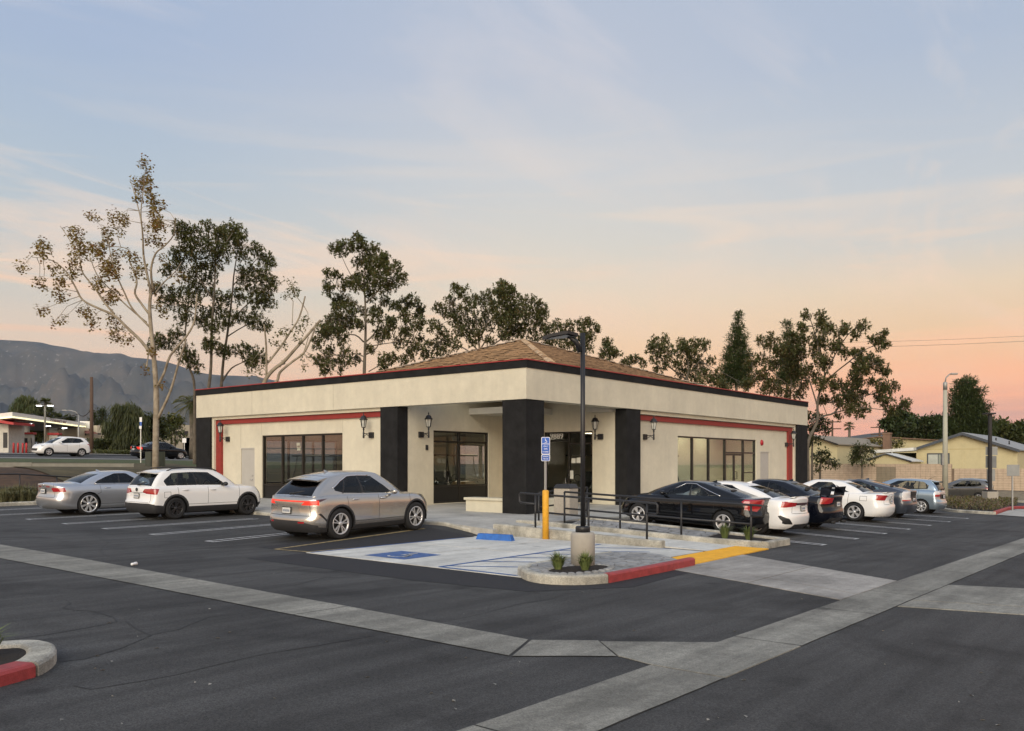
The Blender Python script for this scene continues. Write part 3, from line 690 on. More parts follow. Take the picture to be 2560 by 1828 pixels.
# ---- inside: floor, ceiling, partition, ceiling lights
M_in_wall = pm('interior_wall', (.55,.53,.45), .9, var=.05); M_in_floor = pm('interior_floor', (.09,.085,.08), .5, var=.1); M_in_ceil = pm('interior_ceiling', (.35,.34,.31), .9)
mb = MB(); mb.box((WX+.25, YP+.25, ZF-.1), (XR-.12, YL-.12, ZF)); mb.box((XP+.25, WY+.25, ZF-.1), (XR-.12, YP+.25, ZF)); mb.build('interior_floor', M_in_floor, store)
mb = MB(); mb.box((WX+.25, YP+.25, 3.7), (XR-.12, YL-.12, 3.8)); mb.box((XP+.25, WY+.25, 3.7), (XR-.12, YP+.25, 3.8)); mb.build('interior_ceiling', M_in_ceil, store)
MB().box((36.6, WY+2.0, ZF), (43.6, WY+2.12, 3.69)).build('partition', pm('pale_partition', (.66,.66,.50), .9, var=.03), store)
MB().box((43.6, WY+.26, ZF), (43.75, WY+2.12, 3.69)).build('partition', MATS['pale_partition'], store)
MB().box((34.0, 31.0, ZF), (34.2, YL-.2, 3.69)).build('partition', M_in_wall, store)
M_lit = pm('lit_panel', (.9,.85,.7), .5, emit=(1, .86, .58), estr=4.0)
for p in ((25.5, 29), (28, 29), (31, 27), (40.5, WY+1.1), (38.2, WY+1.1), (33, 20.5), (35.5, 20), (27.5, 34), (27, 25.4), (30, 31), (41, 27), (37, 30), (32.5, 23.5)):
    MB().box((p[0]-.6, p[1]-.3, 3.66), (p[0]+.6, p[1]+.3, 3.699)).build('ceiling_light', pm('lit_panel_bright', (.9,.88,.75), .5, emit=(1, .92, .70), estr=11.0) if p[1] < 20 and p[0] > 36 else M_lit, store)
# paper notices on the entrance glass
for px, py, w, h in ((1428.5, 1187, .20, .34), (1434, 1152, .2, .2), (1448, 1151, .26, .22)):
    q = onX(px, py, XP+.1); MB().box((XP+.095, q.y-w/2, q.z-h/2), (XP+.098, q.y+w/2, q.z+h/2)).build('paper_notice', pm('paper', (.7,.7,.62), .8), pd)
for px, py, w, h in ((745, 1113, .22, .2), (746, 1120.5, .22, .2)):
    q = onX(px, py, WX+.1); MB().box((WX+.118, q.y-w/2, q.z-h/2), (WX+.121, q.y+w/2, q.z+h/2)).build('paper_notice', MATS['paper'], bpy.data.objects['storefront_window'])
# ---- wall lanterns
M_lglass = pm('lantern_glass', (.55,.55,.5), .25, spec=.6)
def lantern_meshes():
    me = {}
    mb = MB(); mb.box((-.09, -.11, -.11), (0, .11, .11)); me['back_plate'] = mb.mesh('back_plate', M_black)
    mb = MB(); mb.tube([(-.08, 0, .04), (-.42, 0, .05)], .016, 6); mb.tube([(-.08, 0, -.05), (-.2, 0, -.03), (-.3, 0, .03), (-.36, 0, -.03), (-.42, 0, -.04)], .012, 6)
    mb.lathe([(.02, -.13), (.035, -.12), (.04, -.05), (.03, .02), (.042, .06), (.03, .1), (.022, .16), (.035, .2), (.03, .25), (.05, .28)], (-.44, 0, 0), 10); me['arm'] = mb.mesh('arm', M_black)
    mb = MB(); z0, z1, r0, r1 = .29, .58, .075, .125
    for i in range(6):
        t = i*pi/3; mb.tube([(-.44+r0*cos(t), r0*sin(t), z0), (-.44+r1*cos(t), r1*sin(t), z1)], .010, 5)
    mb.lathe([(.06, .27), (.085, .28), (.085, .30)], (-.44, 0, 0), 6, smooth=False); mb.lathe([(.165, .575), (.165, .59), (.12, .64), (.10, .70), (.06, .735), (.02, .745), (.014, .78), (.03, .80), (.014, .83), (.004, .87)], (-.44, 0, 0), 12); me['lantern_head'] = mb.mesh('lantern_head', M_black)
    mb = MB(); mb.lathe([(.068, .295), (.116, .575)], (-.44, 0, 0), 6, smooth=False); me['glass'] = mb.mesh('glass', M_lglass)
    return me
LM = lantern_meshes()
for axis, c, px, py, lab in (('x', WX, 571.5, 1098, 'left of the grey service door at the left end'), ('x', WX, 930.4, 1088, 'between the large left window and a dark pilaster'),
        ('y', YP, 1050.8, 1087, 'on the porch wall left of the porch window'), ('x', XP, 1502.8, 1092, 'on the porch wall right of the entrance numbered 9889'),
        ('y', WY, 1610.5, 1092.5, 'just right of the dark pilaster, over the black sedan'), ('y', WY, 1964, 1111.6, 'at the far right end by the red trim')):
    q = onX(px, py, c) if axis == 'x' else onY(px, py, c)
    l = thing('wall_lantern', 'black wall lantern '+lab, 'lantern', q, 0 if axis == 'x' else pi/2, 'wall lanterns on the store')
    for k, me in LM.items(): link(k, me, l)
from mathutils.bvhtree import BVHTree
from mathutils.interpolate import poly_3d_calc
# ================================================================== vehicles
def paintm(name, col, metal=0, rough=.3, spec=.4): return pm('paint_'+name, col, rough, metal=metal, var=.01, coat=.9, scale=.6, detail=1, gen=True, rvar=0, spec=spec)
M_tyre = pm('tyre_rubber', (.014,.014,.015), .85, var=.2, scale=20); M_trim = pm('black_trim', (.016,.016,.017), .5, var=.15, scale=8)
M_clad = pm('grey_black_cladding', (.028,.028,.030), .65, var=.15, scale=12); M_seam = pm('panel_gap', (.012,.012,.012), .8)
M_under = pm('underbody', (.010,.010,.010), .9); M_seat = pm('seat_fabric', (.030,.030,.033), .85, var=.1)
M_tail = pm('tail_lamp_red', (.33,.012,.016), .12, coat=1, var=.15, scale=9); M_tail_dark = pm('tail_lamp_smoked', (.06,.006,.008), .1, coat=1)
M_tail_lit = pm('tail_lamp_lit', (.6,.03,.02), .2, emit=(1, .02, .008), estr=.6); M_tail_clear = pm('tail_lamp_clear', (.62,.60,.60), .12, coat=1, var=.1, scale=12)
M_head = pm('head_lamp', (.42,.44,.46), .1, coat=1, var=.2, scale=14); M_plate = pm('number_plate', (.62,.62,.60), .5, var=.12, scale=25)
M_chr = pm('chrome', (.72,.72,.73), .12, metal=1, var=.02); M_alloy = pm('alloy', (.60,.60,.61), .3, metal=.55, var=.04); M_alloy_bk = pm('black_alloy', (.022,.022,.024), .3, var=.05)
M_rotor = pm('brake_dark', (.03,.03,.03), .6, metal=.4)
G_car = glass('car_glass', (.74,.80,.78), .9); G_dark = glass('tinted_car_glass', (.13,.15,.17), .9); G_mid = glass('half_tinted_car_glass', (.48,.53,.53), .9)
WH = {}
def wheel_mesh(R, rr, w, style, mat):
    key = (R, rr, style, mat.name)
    if key in WH: return WH[key]
    hw = w/2
    t = MB(); t.lathe([(rr-.01, -hw+.02), (rr+.01, -hw), (R-.035, -hw-.008), (R-.008, -hw+.022), (R, -hw+.06), (R, hw-.06), (R-.008, hw-.022), (R-.035, hw+.008), (rr+.01, hw), (rr-.01, hw-.02)], (0,0,0), 36, axis='y', cap=False)
    tyre = t.mesh('tyre', M_tyre)
    h = MB(); h.lathe([(rr, hw-.06), (rr*.6, hw-.09), (.02, hw-.09)], (0,0,0), 24, axis='y', cap=False); h.lathe([(rr, -hw+.01), (.02, -hw+.02)], (0,0,0), 24, axis='y', cap=False)
    hub = h.mesh('wheel', M_rotor)
    m = MB()
    m.lathe([(rr-.028, hw-.05), (rr-.024, hw-.006), (rr, hw+.004), (rr+.006, hw-.01)], (0,0,0), 40, axis='y', cap=False)     # rim lip (y is outwards)
    m.lathe([(.012, hw-.002), (.055, hw-.006), (.065, hw-.03)], (0,0,0), 16, axis='y', cap=True)
    n, wi, wo, twin = style
    for i in range(n):
        for off in ((-twin, twin) if twin else (0,)):
            a = 2*pi*i/n
            def q(r, s, y): 
                aa = a + off*(r/rr)**.5; c_, s_ = cos(aa), sin(aa); return (r*c_-s*s_, y, r*s_+s*c_)
            r0, r1 = .045, rr-.02
            vs = [q(r0, -wi, hw-.012), q(r0, wi, hw-.012), q(r1, wo, hw-.004), q(r1, -wo, hw-.004), q(r0, -wi*1.1, hw-.05), q(r0, wi*1.1, hw-.05), q(r1, wo*1.15, hw-.045), q(r1, -wo*1.15, hw-.045)]
            m.add(vs, [(0,1,2,3), (0,3,7,4), (1,5,6,2), (3,2,6,7)])
    rim = m.mesh('rim', mat)
    WH[key] = (hub, tyre, rim); return WH[key]
def inpoly(p, poly):
    x, y = p; c = False; n = len(poly)
    for i in range(n):
        x0, y0 = poly[i]; x1, y1 = poly[i-1]
        if (y0 > y) != (y1 > y) and x < (x1-x0)*(y-y0)/(y1-y0)+x0: c = not c
    return c
def circ(c, r, n=22, a0=0, a1=2*pi): return [(c[0]+r*cos(a0+(a1-a0)*i/n), c[1]+r*sin(a0+(a1-a0)*i/n)) for i in range(n)]
class Car:
    def __init__(s, **k): s.__dict__.update(k)
def build_car(sp, name, label, cat, group=None):
    g = lambda k, d=None: sp.get(k, d)
    L, Wd, H = sp['L'], sp['W'], sp['H']; hw = Wd/2; R = sp['R']
    xF = L-sp['fo']; xB = xF-sp['wb']                    # axles, x measured from the rear bumper
    zs = g('sill', .21); belt = sp['belt']; deck = sp['deck']; roofc = sp['roof']
    def S(x, y): return interp(belt, x)+(interp(deck, x)-interp(belt, x))*(1-min(1, abs(y)/hw)**2.4)
    rows = sp['rows']; gb, gt = sp['gb'], sp['gt']       # greenhouse base/top: (rear x, front x, half width, rear axis, front axis)
    xsr, xsf = gb[0]+gb[3], gb[1]-gb[4]
    NQ, NS, NB = 11, 5, 22
    def half(xr, xf, w, ar, af, nr, nf, lower):
        pts = []
        if lower:
            ar = min(ar, xsr-xr-.05); af = min(af, xf-xsf-.05)
            for i in range(NQ):
                t = pi/2*i/(NQ-1); pts.append((xr+ar-ar*max(0, cos(t))**(2/nr), w*max(0, sin(t))**(2/nr)))
            x0 = xr+ar
            for i in range(1, NS+1): pts.append((x0+(xsr-x0)*i/NS, w))
        else:
            n = NQ+NS
            for i in range(n):
                t = pi/2*i/(n-1); pts.append((xr+ar-ar*max(0, cos(t))**(2/nr), w*max(0, sin(t))**(2/nr)))
        xa, xb = (xsr, xsf) if lower else (xr+ar, xf-af)
        for i in range(1, NB): pts.append((xa+(xb-xa)*i/NB, w))
        if lower:
            x1 = xf-af
            for i in range(NS): pts.append((xsf+(x1-xsf)*i/NS, w))
            for i in range(NQ):
                t = pi/2*(1-i/(NQ-1)); pts.append((xf-af+af*max(0, cos(t))**(2/nf), w*max(0, sin(t))**(2/nf)))
        else:
            n = NQ+NS
            for i in range(n):
                t = pi/2*(1-i/(n-1)); pts.append((xf-af+af*max(0, cos(t))**(2/nf), w*max(0, sin(t))**(2/nf)))
        return pts
    loops = []                                            # (points [(x,y,z)], zone)
    ar, af = g('ar', .62), g('af', .95)
    for f, dw, dr, df in rows:
        h = half(dr, L-df, hw-dw, ar, af, g('nr', 2.7), g('nf', 2.5), True)
        loops.append(([(x, y, zs+f*(S(x, y)-zs)) for x, y in h], 0))
    top = half(rows[-1][2], L-rows[-1][3], hw-rows[-1][1], ar, af, g('nr', 2.7), g('nf', 2.5), True)
    base = half(gb[0], gb[1], gb[2], gb[3], gb[4], g('gnr', 5), g('gnf', 3), False)
    K = 6
    for k in range(1, K):
        u = k/K; loops.append(([(a[0]+(b[0]-a[0])*u, a[1]+(b[1]-a[1])*u, S(a[0]+(b[0]-a[0])*u, a[1]+(b[1]-a[1])*u)) for a, b in zip(top, base)], 1))
    base3 = [(x, y, S(x, y)) for x, y in base]
    tloop = half(gt[0], gt[1], gt[2], gt[3], gt[4], g('gnr', 5), g('gnf', 3), False)
    drop = g('edge', .05)
    top3 = [(x, y, interp(roofc, x)-drop) for x, y in tloop]
    TS = [0, .05, .18, .32, .46, .60, .74, .86, .94, 1.0]
    nh = len(base3); bs, br, bf = g('bulge', (.03, .05, .05))
    for t in TS:
        pts = []
        for i, (a, b) in enumerate(zip(base3, top3)):
            x, y, z = (a[j]+(b[j]-a[j])*t for j in range(3)); q = sin(pi*t)
            if i < NQ+NS: e = 1-i/(NQ+NS-1); x -= br*q*e**.5; y += bs*q*(1-e); z += .5*br*q*e**.5
            elif i >= nh-NQ-NS: e = (i-(nh-NQ-NS))/(NQ+NS-1); x += bf*q*e**.5; y += bs*q*(1-e); z += .3*bf*q*e**.5
            else: y += bs*q
            pts.append((x, y, z))
        loops.append((pts, 2))
    xm = (gt[0]+gt[1])/2
    for k in range(1, 6):
        u = k/5; pts = []
        for (x, y, z) in top3:
            x2 = xm+(x-xm)*(1-.10*u); y2 = y*(1-u)
            pts.append((x2, y2, interp(roofc, x2)-drop*(1-u)**2))
        loops.append((pts, 3))
    bm = bmesh.new(); lz = bm.faces.layers.int.new('zone'); lr = bm.faces.layers.int.new('row'); lc = bm.faces.layers.int.new('col'); lt = bm.faces.layers.int.new('part')
    rings = []
    for pts, z in loops:
        v = [bm.verts.new(p) for p in pts]; m = [bm.verts.new((p[0], -p[1], p[2])) for p in pts[1:-1]]
        rings.append(v+m[::-1])
    n = len(rings[0])
    for i in range(len(rings)-1):
        for j in range(n):
            try: f = bm.faces.new((rings[i][j], rings[i+1][j], rings[i+1][(j+1)%n], rings[i][(j+1)%n]))
            except ValueError: continue
            f[lz] = loops[i+1][1] if loops[i][1] != 2 or loops[i+1][1] == 3 else 2
            if loops[i+1][1] == 2 and loops[i][1] == 1: f[lz] = 1
            f[lr] = i; jj = j if j < nh-1 else n-1-j; f[lc] = jj; f.smooth = True
    bmesh.ops.remove_doubles(bm, verts=bm.verts, dist=.0004)
    bmesh.ops.recalc_face_normals(bm, faces=bm.faces)
    bm.normal_update(); bm.verts.ensure_lookup_table(); bm.faces.ensure_lookup_table()
    bvh0 = BVHTree.FromBMesh(bm); F0 = [[(v.co.copy(), v.normal.copy()) for v in f.verts] for f in bm.faces]
    def nrm_at(co):
        loc, nn, i, d = bvh0.find_nearest(co)
        w = poly_3d_calc([q[0] for q in F0[i]], loc); r = Vector((0, 0, 0))
        for q, k in zip(F0[i], w): r += q[1]*k
        return r.normalized() if r.length > 1e-6 else nn
    TAGS = {}
    def tid(nm):
        if nm not in TAGS: TAGS[nm] = len(TAGS)+1
        return TAGS[nm]
    AX = {'side': (0, 2), 'rear': (1, 2), 'front': (1, 2), 'top': (0, 1)}
    def flt(f, axis):
        c = f.calc_center_median(); nn = f.normal
        if axis == 'rear': return c.x < L*.45 and nn.x < -.42
        if axis == 'front': return c.x > L*.55 and nn.x > .42
        if axis == 'side': return abs(nn.x) <= .62 and abs(nn.y) > .25 or (abs(nn.x) <= .42)
        return nn.z > .5
    def cut(poly, axis, nm, zones=(0, 1), over=(), mirror=False):
        polys = [poly]
        if mirror: polys.append([(-a, b) for a, b in poly])
        for pl in polys:
            i0, i1 = AX[axis]; lo = [min(p[k] for p in pl) for k in (0, 1)]; hi = [max(p[k] for p in pl) for k in (0, 1)]
            fs = []
            for f in bm.faces:
                if f[lz] not in zones: continue
                us = [v.co[i0] for v in f.verts]
                if max(us) < lo[0]-.01 or min(us) > hi[0]+.01: continue
                ws = [v.co[i1] for v in f.verts]
                if max(ws) < lo[1]-.01 or min(ws) > hi[1]+.01: continue
                if flt(f, axis): fs.append(f)
            for a, b in zip(pl, pl[1:]+pl[:1]):
                if not fs: break
                d = (b[0]-a[0], b[1]-a[1]); no = Vector((0,0,0)); no[i0] = -d[1]; no[i1] = d[0]
                if no.length < 1e-9: continue
                no.normalize(); co = Vector((0,0,0)); co[i0] = a[0]; co[i1] = a[1]
                hit = []; rest = []
                for f in fs:
                    ds = [(v.co-co).dot(no) for v in f.verts]
                    (hit if min(ds) < -1e-5 and max(ds) > 1e-5 else rest).append(f)
                if not hit: continue
                es = set(e for f in hit for e in f.edges); vs = set(v for f in hit for v in f.verts)
                r = bmesh.ops.bisect_plane(bm, geom=list(vs)+list(es)+hit, dist=1e-5, plane_co=co, plane_no=no)
                new = [x for x in r['geom'] if isinstance(x, bmesh.types.BMFace)]
                fs = rest+new
            t = tid(nm); ov = {TAGS[o] for o in over if o in TAGS}
            for f in fs:
                if not (f[lt] == 0 or f[lt] in ov): continue
                c = f.calc_center_median()
                if lo[0] <= c[i0] <= hi[0] and lo[1] <= c[i1] <= hi[1] and flt(f, axis) and inpoly((c[i0], c[i1]), pl): f[lt] = t
    def seam(pts, axis='side', w=.011, nm='seam', zones=(0, 1, 2), over=()):
        for a, b in zip(pts, pts[1:]):
            d = Vector((b[0]-a[0], b[1]-a[1])).normalized(); s = Vector((-d.y, d.x))*w/2; e = d*w/2
            cut([(a[0]-s.x-e.x, a[1]-s.y-e.y), (b[0]-s.x+e.x, b[1]-s.y+e.y), (b[0]+s.x+e.x, b[1]+s.y+e.y), (a[0]+s.x-e.x, a[1]+s.y-e.y)], axis, nm, zones, over)
    def gxz(s_, t):                                        # point on the side of the greenhouse
        x = (xsr+(xsf-xsr)*s_)*(1-t)+((gt[0]+gt[3])+((gt[1]-gt[4])-(gt[0]+gt[3]))*s_)*t
        xb_ = xsr+(xsf-xsr)*s_; xt_ = (gt[0]+gt[3])+((gt[1]-gt[4])-(gt[0]+gt[3]))*s_
        z = S(xb_, gb[2])*(1-t)+(interp(roofc, xt_)-drop)*t
        return (x, z)
    # windscreen, rear window: by their columns
    wf, wr = g('wfrac', .88), g('rfrac', .86)
    rt0, rt1 = g('rwin', (.06, .93))
    z2 = len(rows)-1+K                                     # ring index of greenhouse base
    for f in bm.faces:
        if f[lz] != 2: continue
        c = f.calc_center_median(); r = f[lr]-z2; tm = (TS[max(0, min(8, r))]+TS[max(1, min(9, r+1))])/2
        wid = gb[2]+(gt[2]-gb[2])*tm
        if f[lc] < NQ+NS-1 and rt0 < tm < rt1 and abs(c.y) < wid*wr: f[lt] = tid('rear_window')
        elif f[lc] >= nh-NQ-NS and .03 < tm < .94 and abs(c.y) < wid*wf: f[lt] = tid('windshield')
    # side glass
    for i, pl in enumerate(sp['dlo']):
        pts = []
        for a, b in zip(pl, pl[1:]+pl[:1]):
            for k in range(3): u = k/3; pts.append(gxz(a[0]+(b[0]-a[0])*u, a[1]+(b[1]-a[1])*u))
        cut(pts, 'side', 'side_window_%d' % i, (2,))
    for i, (w0, w1) in enumerate(zip(sp['dlo'], sp['dlo'][1:])):
        a = max(p[0] for p in w1); b = min(p[0] for p in w0); tt = min(max(p[1] for p in w0), max(p[1] for p in w1))
        cut([gxz(*p) for p in ((a, .07), (b, .07), (b, tt), (a, tt))], 'side', 'window_trim_%d' % i, (2,))
    # arches
    for xc in (xB, xF):
        if g('flare'): cut(circ((xc, R), R+.045+g('flare'), 26), 'side', 'wheel_arch_trim', (0,))
        cut(circ((xc, R), R+g('gap', .045), 26), 'side', 'arch', (0,), over=('wheel_arch_trim',))
    if g('clad'): cut([(xB+.2, 0), (xB+.2, g('clad')), (xF-.2, g('clad')), (xF-.2, 0)], 'side', 'rocker_cladding', (0,), ())
    for axis, pl, nm, mir in sp.get('feat', []): cut(pl, axis, nm, (0, 1, 2) if nm.startswith('rear_glass') else (0, 1), mirror=mir, over=g('over', ()))
    # panel gaps and doors
    for pl in sp.get('seams', []): seam(pl, 'side')
    for pl in sp.get('rseams', []): seam(pl, 'rear')
    for i, pl in enumerate(sp.get('doors', [])): cut(pl, 'side', 'door_%d' % i, (0, 1))
    # split into parts
    inv = {v: k for k, v in TAGS.items()}
    root = thing(name, label, cat, (0, 0, 0), 0, group)
    bm.normal_update()
    groups = {}
    for f in bm.faces:
        nm = inv.get(f[lt], 'body')
        if nm == 'arch': continue
        c = f.calc_center_median()
        side = 0
        if nm.startswith(('door', 'side_window', 'head', 'tail', 'wheel_arch', 'rocker', 'fog', 'bumper_vent', 'chrome', 'window_trim')) and nm not in ('tail_bar',): side = 1 if c.y > 0 else -1
        if nm in ('wheel_arch_trim', 'rear_valance'): side = side*10+(1 if c.x > L/2 else 2)
        if nm.startswith('window_trim'): nm = nm
        groups.setdefault((nm, side), []).append(f)
    MT = {'body': sp['paint'], 'seam': M_seam, 'rear_window': g('rglass', g('glass', G_mid)), 'windshield': G_car, 'window_trim': M_trim, 'wheel_arch_trim': M_clad, 'rocker_cladding': M_clad,
          'headlight': M_head, 'taillight': M_tail, 'taillight_clear': M_tail_clear, 'tail_bar': g('barmat', M_tail_dark), 'rear_valance': M_clad, 'front_grille': M_trim, 'trunk_panel': M_trim, 'rear_glass': G_dark, 'fog_lamp': M_tail, 'plate_recess': g('recess', sp['paint']), 'taillight_dark': M_tail_dark, 'taillight_lit': M_tail_lit, 'bumper_vent': M_trim, 'side_skirt': sp['paint'], 'chrome_strip': M_chr, 'rear_trim': sp['paint']}
    MT.update(sp.get('mt', {}))
    doors = {}
    def split(nm, fs, mat):
        idx = {}; vs = []; out = []
        for f in fs:
            q = []
            for v in f.verts:
                if v not in idx: idx[v] = len(vs); vs.append((v.co.x-L/2, v.co.y, v.co.z))
                q.append(idx[v])
            out.append(q)
        me = bpy.data.meshes.new(nm); me.from_pydata(vs, [], out); me.materials.append(mat)
        me.polygons.foreach_set('use_smooth', [True]*len(out))
        # keep the smooth body normals across panel edges
        nrm = {}
        for v, i in idx.items(): nrm[i] = nrm_at(v.co)
        me.update(); me.normals_split_custom_set_from_vertices([nrm[i] for i in range(len(vs))])
        return me
    LBL = {'tail': 'taillight', 'door': 'door', 'side_window': 'side_window'}
    for (nm, side), fs in sorted(groups.items()):
        plain = nm
        for k in ('side_window', 'door'):
            if nm.startswith(k+'_') and nm[len(k)+1:].isdigit(): plain = k
        if nm.startswith('taillight'): plain = 'taillight'
        if nm == 'seam': plain = 'panel_gap'
        if nm.startswith('window_trim'): plain = 'window_pillar'
        if nm == 'rear_valance' and side % 10 == 1: plain = 'front_valance'
        if plain == 'side_window': mat = g('wins', {}).get(int(nm.split('_')[-1]), g('glass', G_mid))
        elif plain == 'door': mat = sp['paint']
        elif plain == 'window_pillar': mat = M_trim
        else: mat = MT.get(nm, sp['paint'])
        o = link(plain, split(plain, fs, mat), root)
        if plain == 'door': doors[nm, side] = o
        if plain == 'panel_gap': o['kind'] = 'stuff'
    bm.free()
    # wheels
    rr, wst, wm = g('rim', R*.68), g('wheel', (5, .03, .045, 0)), g('wheelmat', M_alloy); tw = g('tw', .22)
    hub, tyre, rim = wheel_mesh(R, rr, tw, wst, wm)
    for x in (xB, xF):
        for s in (1, -1):
            w = link('wheel', hub, root); w.location = (x-L/2, s*(hw-tw/2-.012), R); w.rotation_euler = (0, random.uniform(0, 2), 0 if s > 0 else pi)
            link('tyre', tyre, w); link('rim', rim, w)
    # underbody and wheel wells
    mb = MB(); mb.box((.45-L/2, -hw+.14, zs-.03), (L-1.0-L/2, hw-.14, zs+.12)); mb.box((.22-L/2, -hw+.35, zs), (.45-L/2, hw-.35, zs+.12)); mb.box((L-1.0-L/2, -hw+.3, zs), (L-.5-L/2, hw-.3, zs+.12)); mb.box((L-.5-L/2, -hw+.5, zs+.02), (L-.28-L/2, hw-.5, zs+.12))
    for x in (xB, xF):
        for s in (1, -1):
            n = 14; vs = []; fs = []
            for i in range(n+1):
                t = pi*(-.08+1.16*i/n)
                for yy in (hw-.035, hw-.36): vs.append((x-L/2+(R+.055)*cos(t), s*yy, R+(R+.055)*sin(t)))
            fs = [(2*i, 2*i+1, 2*i+3, 2*i+2) for i in range(n)]; mb.add(vs, fs)
            mb.add([(x-L/2+(R+.05)*cos(pi*2*i/16), s*(hw-.35), R+(R+.05)*sin(pi*2*i/16)) for i in range(16)], [tuple(range(16))])
    mb.build('underbody', M_under, root, True)
    # cabin
    zf = interp(belt, (xsr+xsf)/2)
    mb = MB(); mb.box((gb[0]+.12-L/2, -hw+.16, zs+.1), (gb[1]-.25-L/2, hw-.16, zf-.30)); mb.box((gb[1]-.85-L/2, -hw+.2, zf-.3), (gb[1]-.45-L/2, hw-.2, zf-.02))
    mb.build('cabin_floor', M_seat, root, True)
    fx = g('seatx', xF-1.45); hz = H
    for x, w, ys in ((fx, .50, (.36, -.36)), (fx-.92, 1.25, (0,))):
        for y in ys:
            mb = MB(); mb.obox((x-L/2-.28, y, hz-.62), (.14, w, .56), mat=Matrix.Rotation(-.22, 3, 'Y')); mb.obox((x-L/2, y, zf-.34), (.5, w, .16))
            for hy in ((0,) if w < 1 else (.36, -.36)):
                mb.obox((x-L/2-.36, y+hy, hz-.27), (.09, .25, .17), mat=Matrix.Rotation(-.15, 3, 'Y')); 
            mb.build('seat', M_seat, root, True, bevel=.03)
    st = MB(); st.tube([(fx+.62-L/2+.06*sin(t*2*pi/14), .36+.18*cos(t*2*pi/14), zf-.02+.17*sin(t*2*pi/14)) for t in range(15)], .014, 5, cap=False); st.build('steering_wheel', M_trim, root, True)
    # mirrors
    mx = gxz(.93, 0); 
    for s in (1, -1):
        mb = MB(); mb.lathe([(.0, -.10), (.05, -.09), (.085, -.05), (.095, 0), (.085, .05), (.05, .085), (0, .095)], (0, 0, 0), 12, axis='y', cap=False)
        vs = [(mx[0]-L/2-.06+v[0]*.75, s*(hw+.085+v[1]), mx[1]+.07+v[2]*.75) for v in mb.v]; mb.v = vs
        mb.box((mx[0]-L/2-.10, s*(hw-.12), mx[1]+.02), (mx[0]-L/2, s*(hw+.03), mx[1]+.06)); mb.build('side_mirror', g('mirror', sp['paint']), root, True)
    if g('chrome'):
        for s in (1, -1):
            pts = []
            for a, b in zip(sp['chrome'], sp['chrome'][1:]):
                for k_ in range(6):
                    u = k_/6; s1, t1 = a[0]+(b[0]-a[0])*u, a[1]+(b[1]-a[1])*u; x_, z_ = gxz(s1, t1); pts.append((x_-L/2, s*(gb[2]+(gt[2]-gb[2])*t1+bs*sin(pi*t1)+.004), z_))
            MB().tube(pts, .013, 5).build('window_chrome', M_chr, root, True)
    # handles: sub-parts of the doors
    for i, (hx, hz_) in enumerate(sp.get('handles', [])):
        for s in (1, -1):
            par = doors.get(('door_%d' % i, s), root); mb = MB(); yy = hw-.004
            mb.tube([(hx-.10-L/2, s*(yy-.015), hz_), (hx-.08-L/2, s*(yy+.022), hz_), (hx+.08-L/2, s*(yy+.022), hz_-.004), (hx+.10-L/2, s*(yy-.015), hz_-.004)], .014, 6)
            mb.build('handle', g('handlemat', sp['paint']), par, True)
    # plates
    if g('plate'):
        x, z, rake = sp['plate']; M = Matrix.Rotation(rake, 3, 'Y')
        mb = MB(); mb.obox((x-L/2-.008, 0, z), (.012, .33, .17), mat=M); pf = mb.build('plate_frame', M_trim, root, True)
        mb = MB(); mb.obox((x-L/2-.016, 0, z), (.008, .295, .135), mat=M); mb.build('number_plate', M_plate, pf, True)
        mb = MB()
        for i in range(7): mb.obox(Vector((x-L/2-.021, -.105+.035*i, z-.005)), (.003, .019, .055), mat=M)
        mb.build('plate_marking', pm('plate_ink', (.10,.13,.22), .6), pf, True)
    if g('badge'):
        x, z = sp['badge']; mb = MB(); mb.lathe([(.0, -.014), (.055, -.012), (.06, 0)], (x-L/2, 0, z), 16, axis='x'); mb.build('badge', g('badgemat', M_chr), root, True)
    if g('fin'):
        x = g('fin'); zz = interp(roofc, x); mb = MB(); mb.add([(x-.10-L/2, 0, zz+.06), (x-.10-L/2, .025, zz-.01), (x+.10-L/2, .012, zz-.01), (x+.10-L/2, -.012, zz-.01), (x-.10-L/2, -.025, zz-.01)], [(0, 1, 2), (0, 2, 3), (0, 3, 4), (0, 4, 1)]); mb.build('roof_antenna', sp['paint'], root, True)
    if g('rod'):
        x = g('rod'); zz = interp(roofc, x); MB().tube([(x-L/2, 0, zz-.01), (x-L/2-.32, 0, zz+.14)], [.010, .004], 5).build('roof_antenna', M_trim, root, True)
    if g('wiper'):
        x, z = sp['wiper']; MB().tube([(x-L/2-.02, .02, z), (x-L/2-.015, -.2, z+.03), (x-L/2+.03, -.44, z+.08)], [.035, .022, .010], 6).build('rear_wiper', M_trim, root, True)
    if g('rails'):
        x0, x1 = sp['rails']
        for s in (1, -1):
            yy = gt[2]-.02; MB().tube([(x0-L/2, s*yy, interp(roofc, x0)-.05), (x0+.18-L/2, s*yy, interp(roofc, x0+.2)+.015), ((x0+x1)/2-L/2, s*yy, interp(roofc, (x0+x1)/2)+.03), (x1-.2-L/2, s*yy, interp(roofc, x1-.2)+.015), (x1-L/2, s*yy, interp(roofc, x1)-.05)], .020, 6).build('roof_rail', M_trim, root, True)
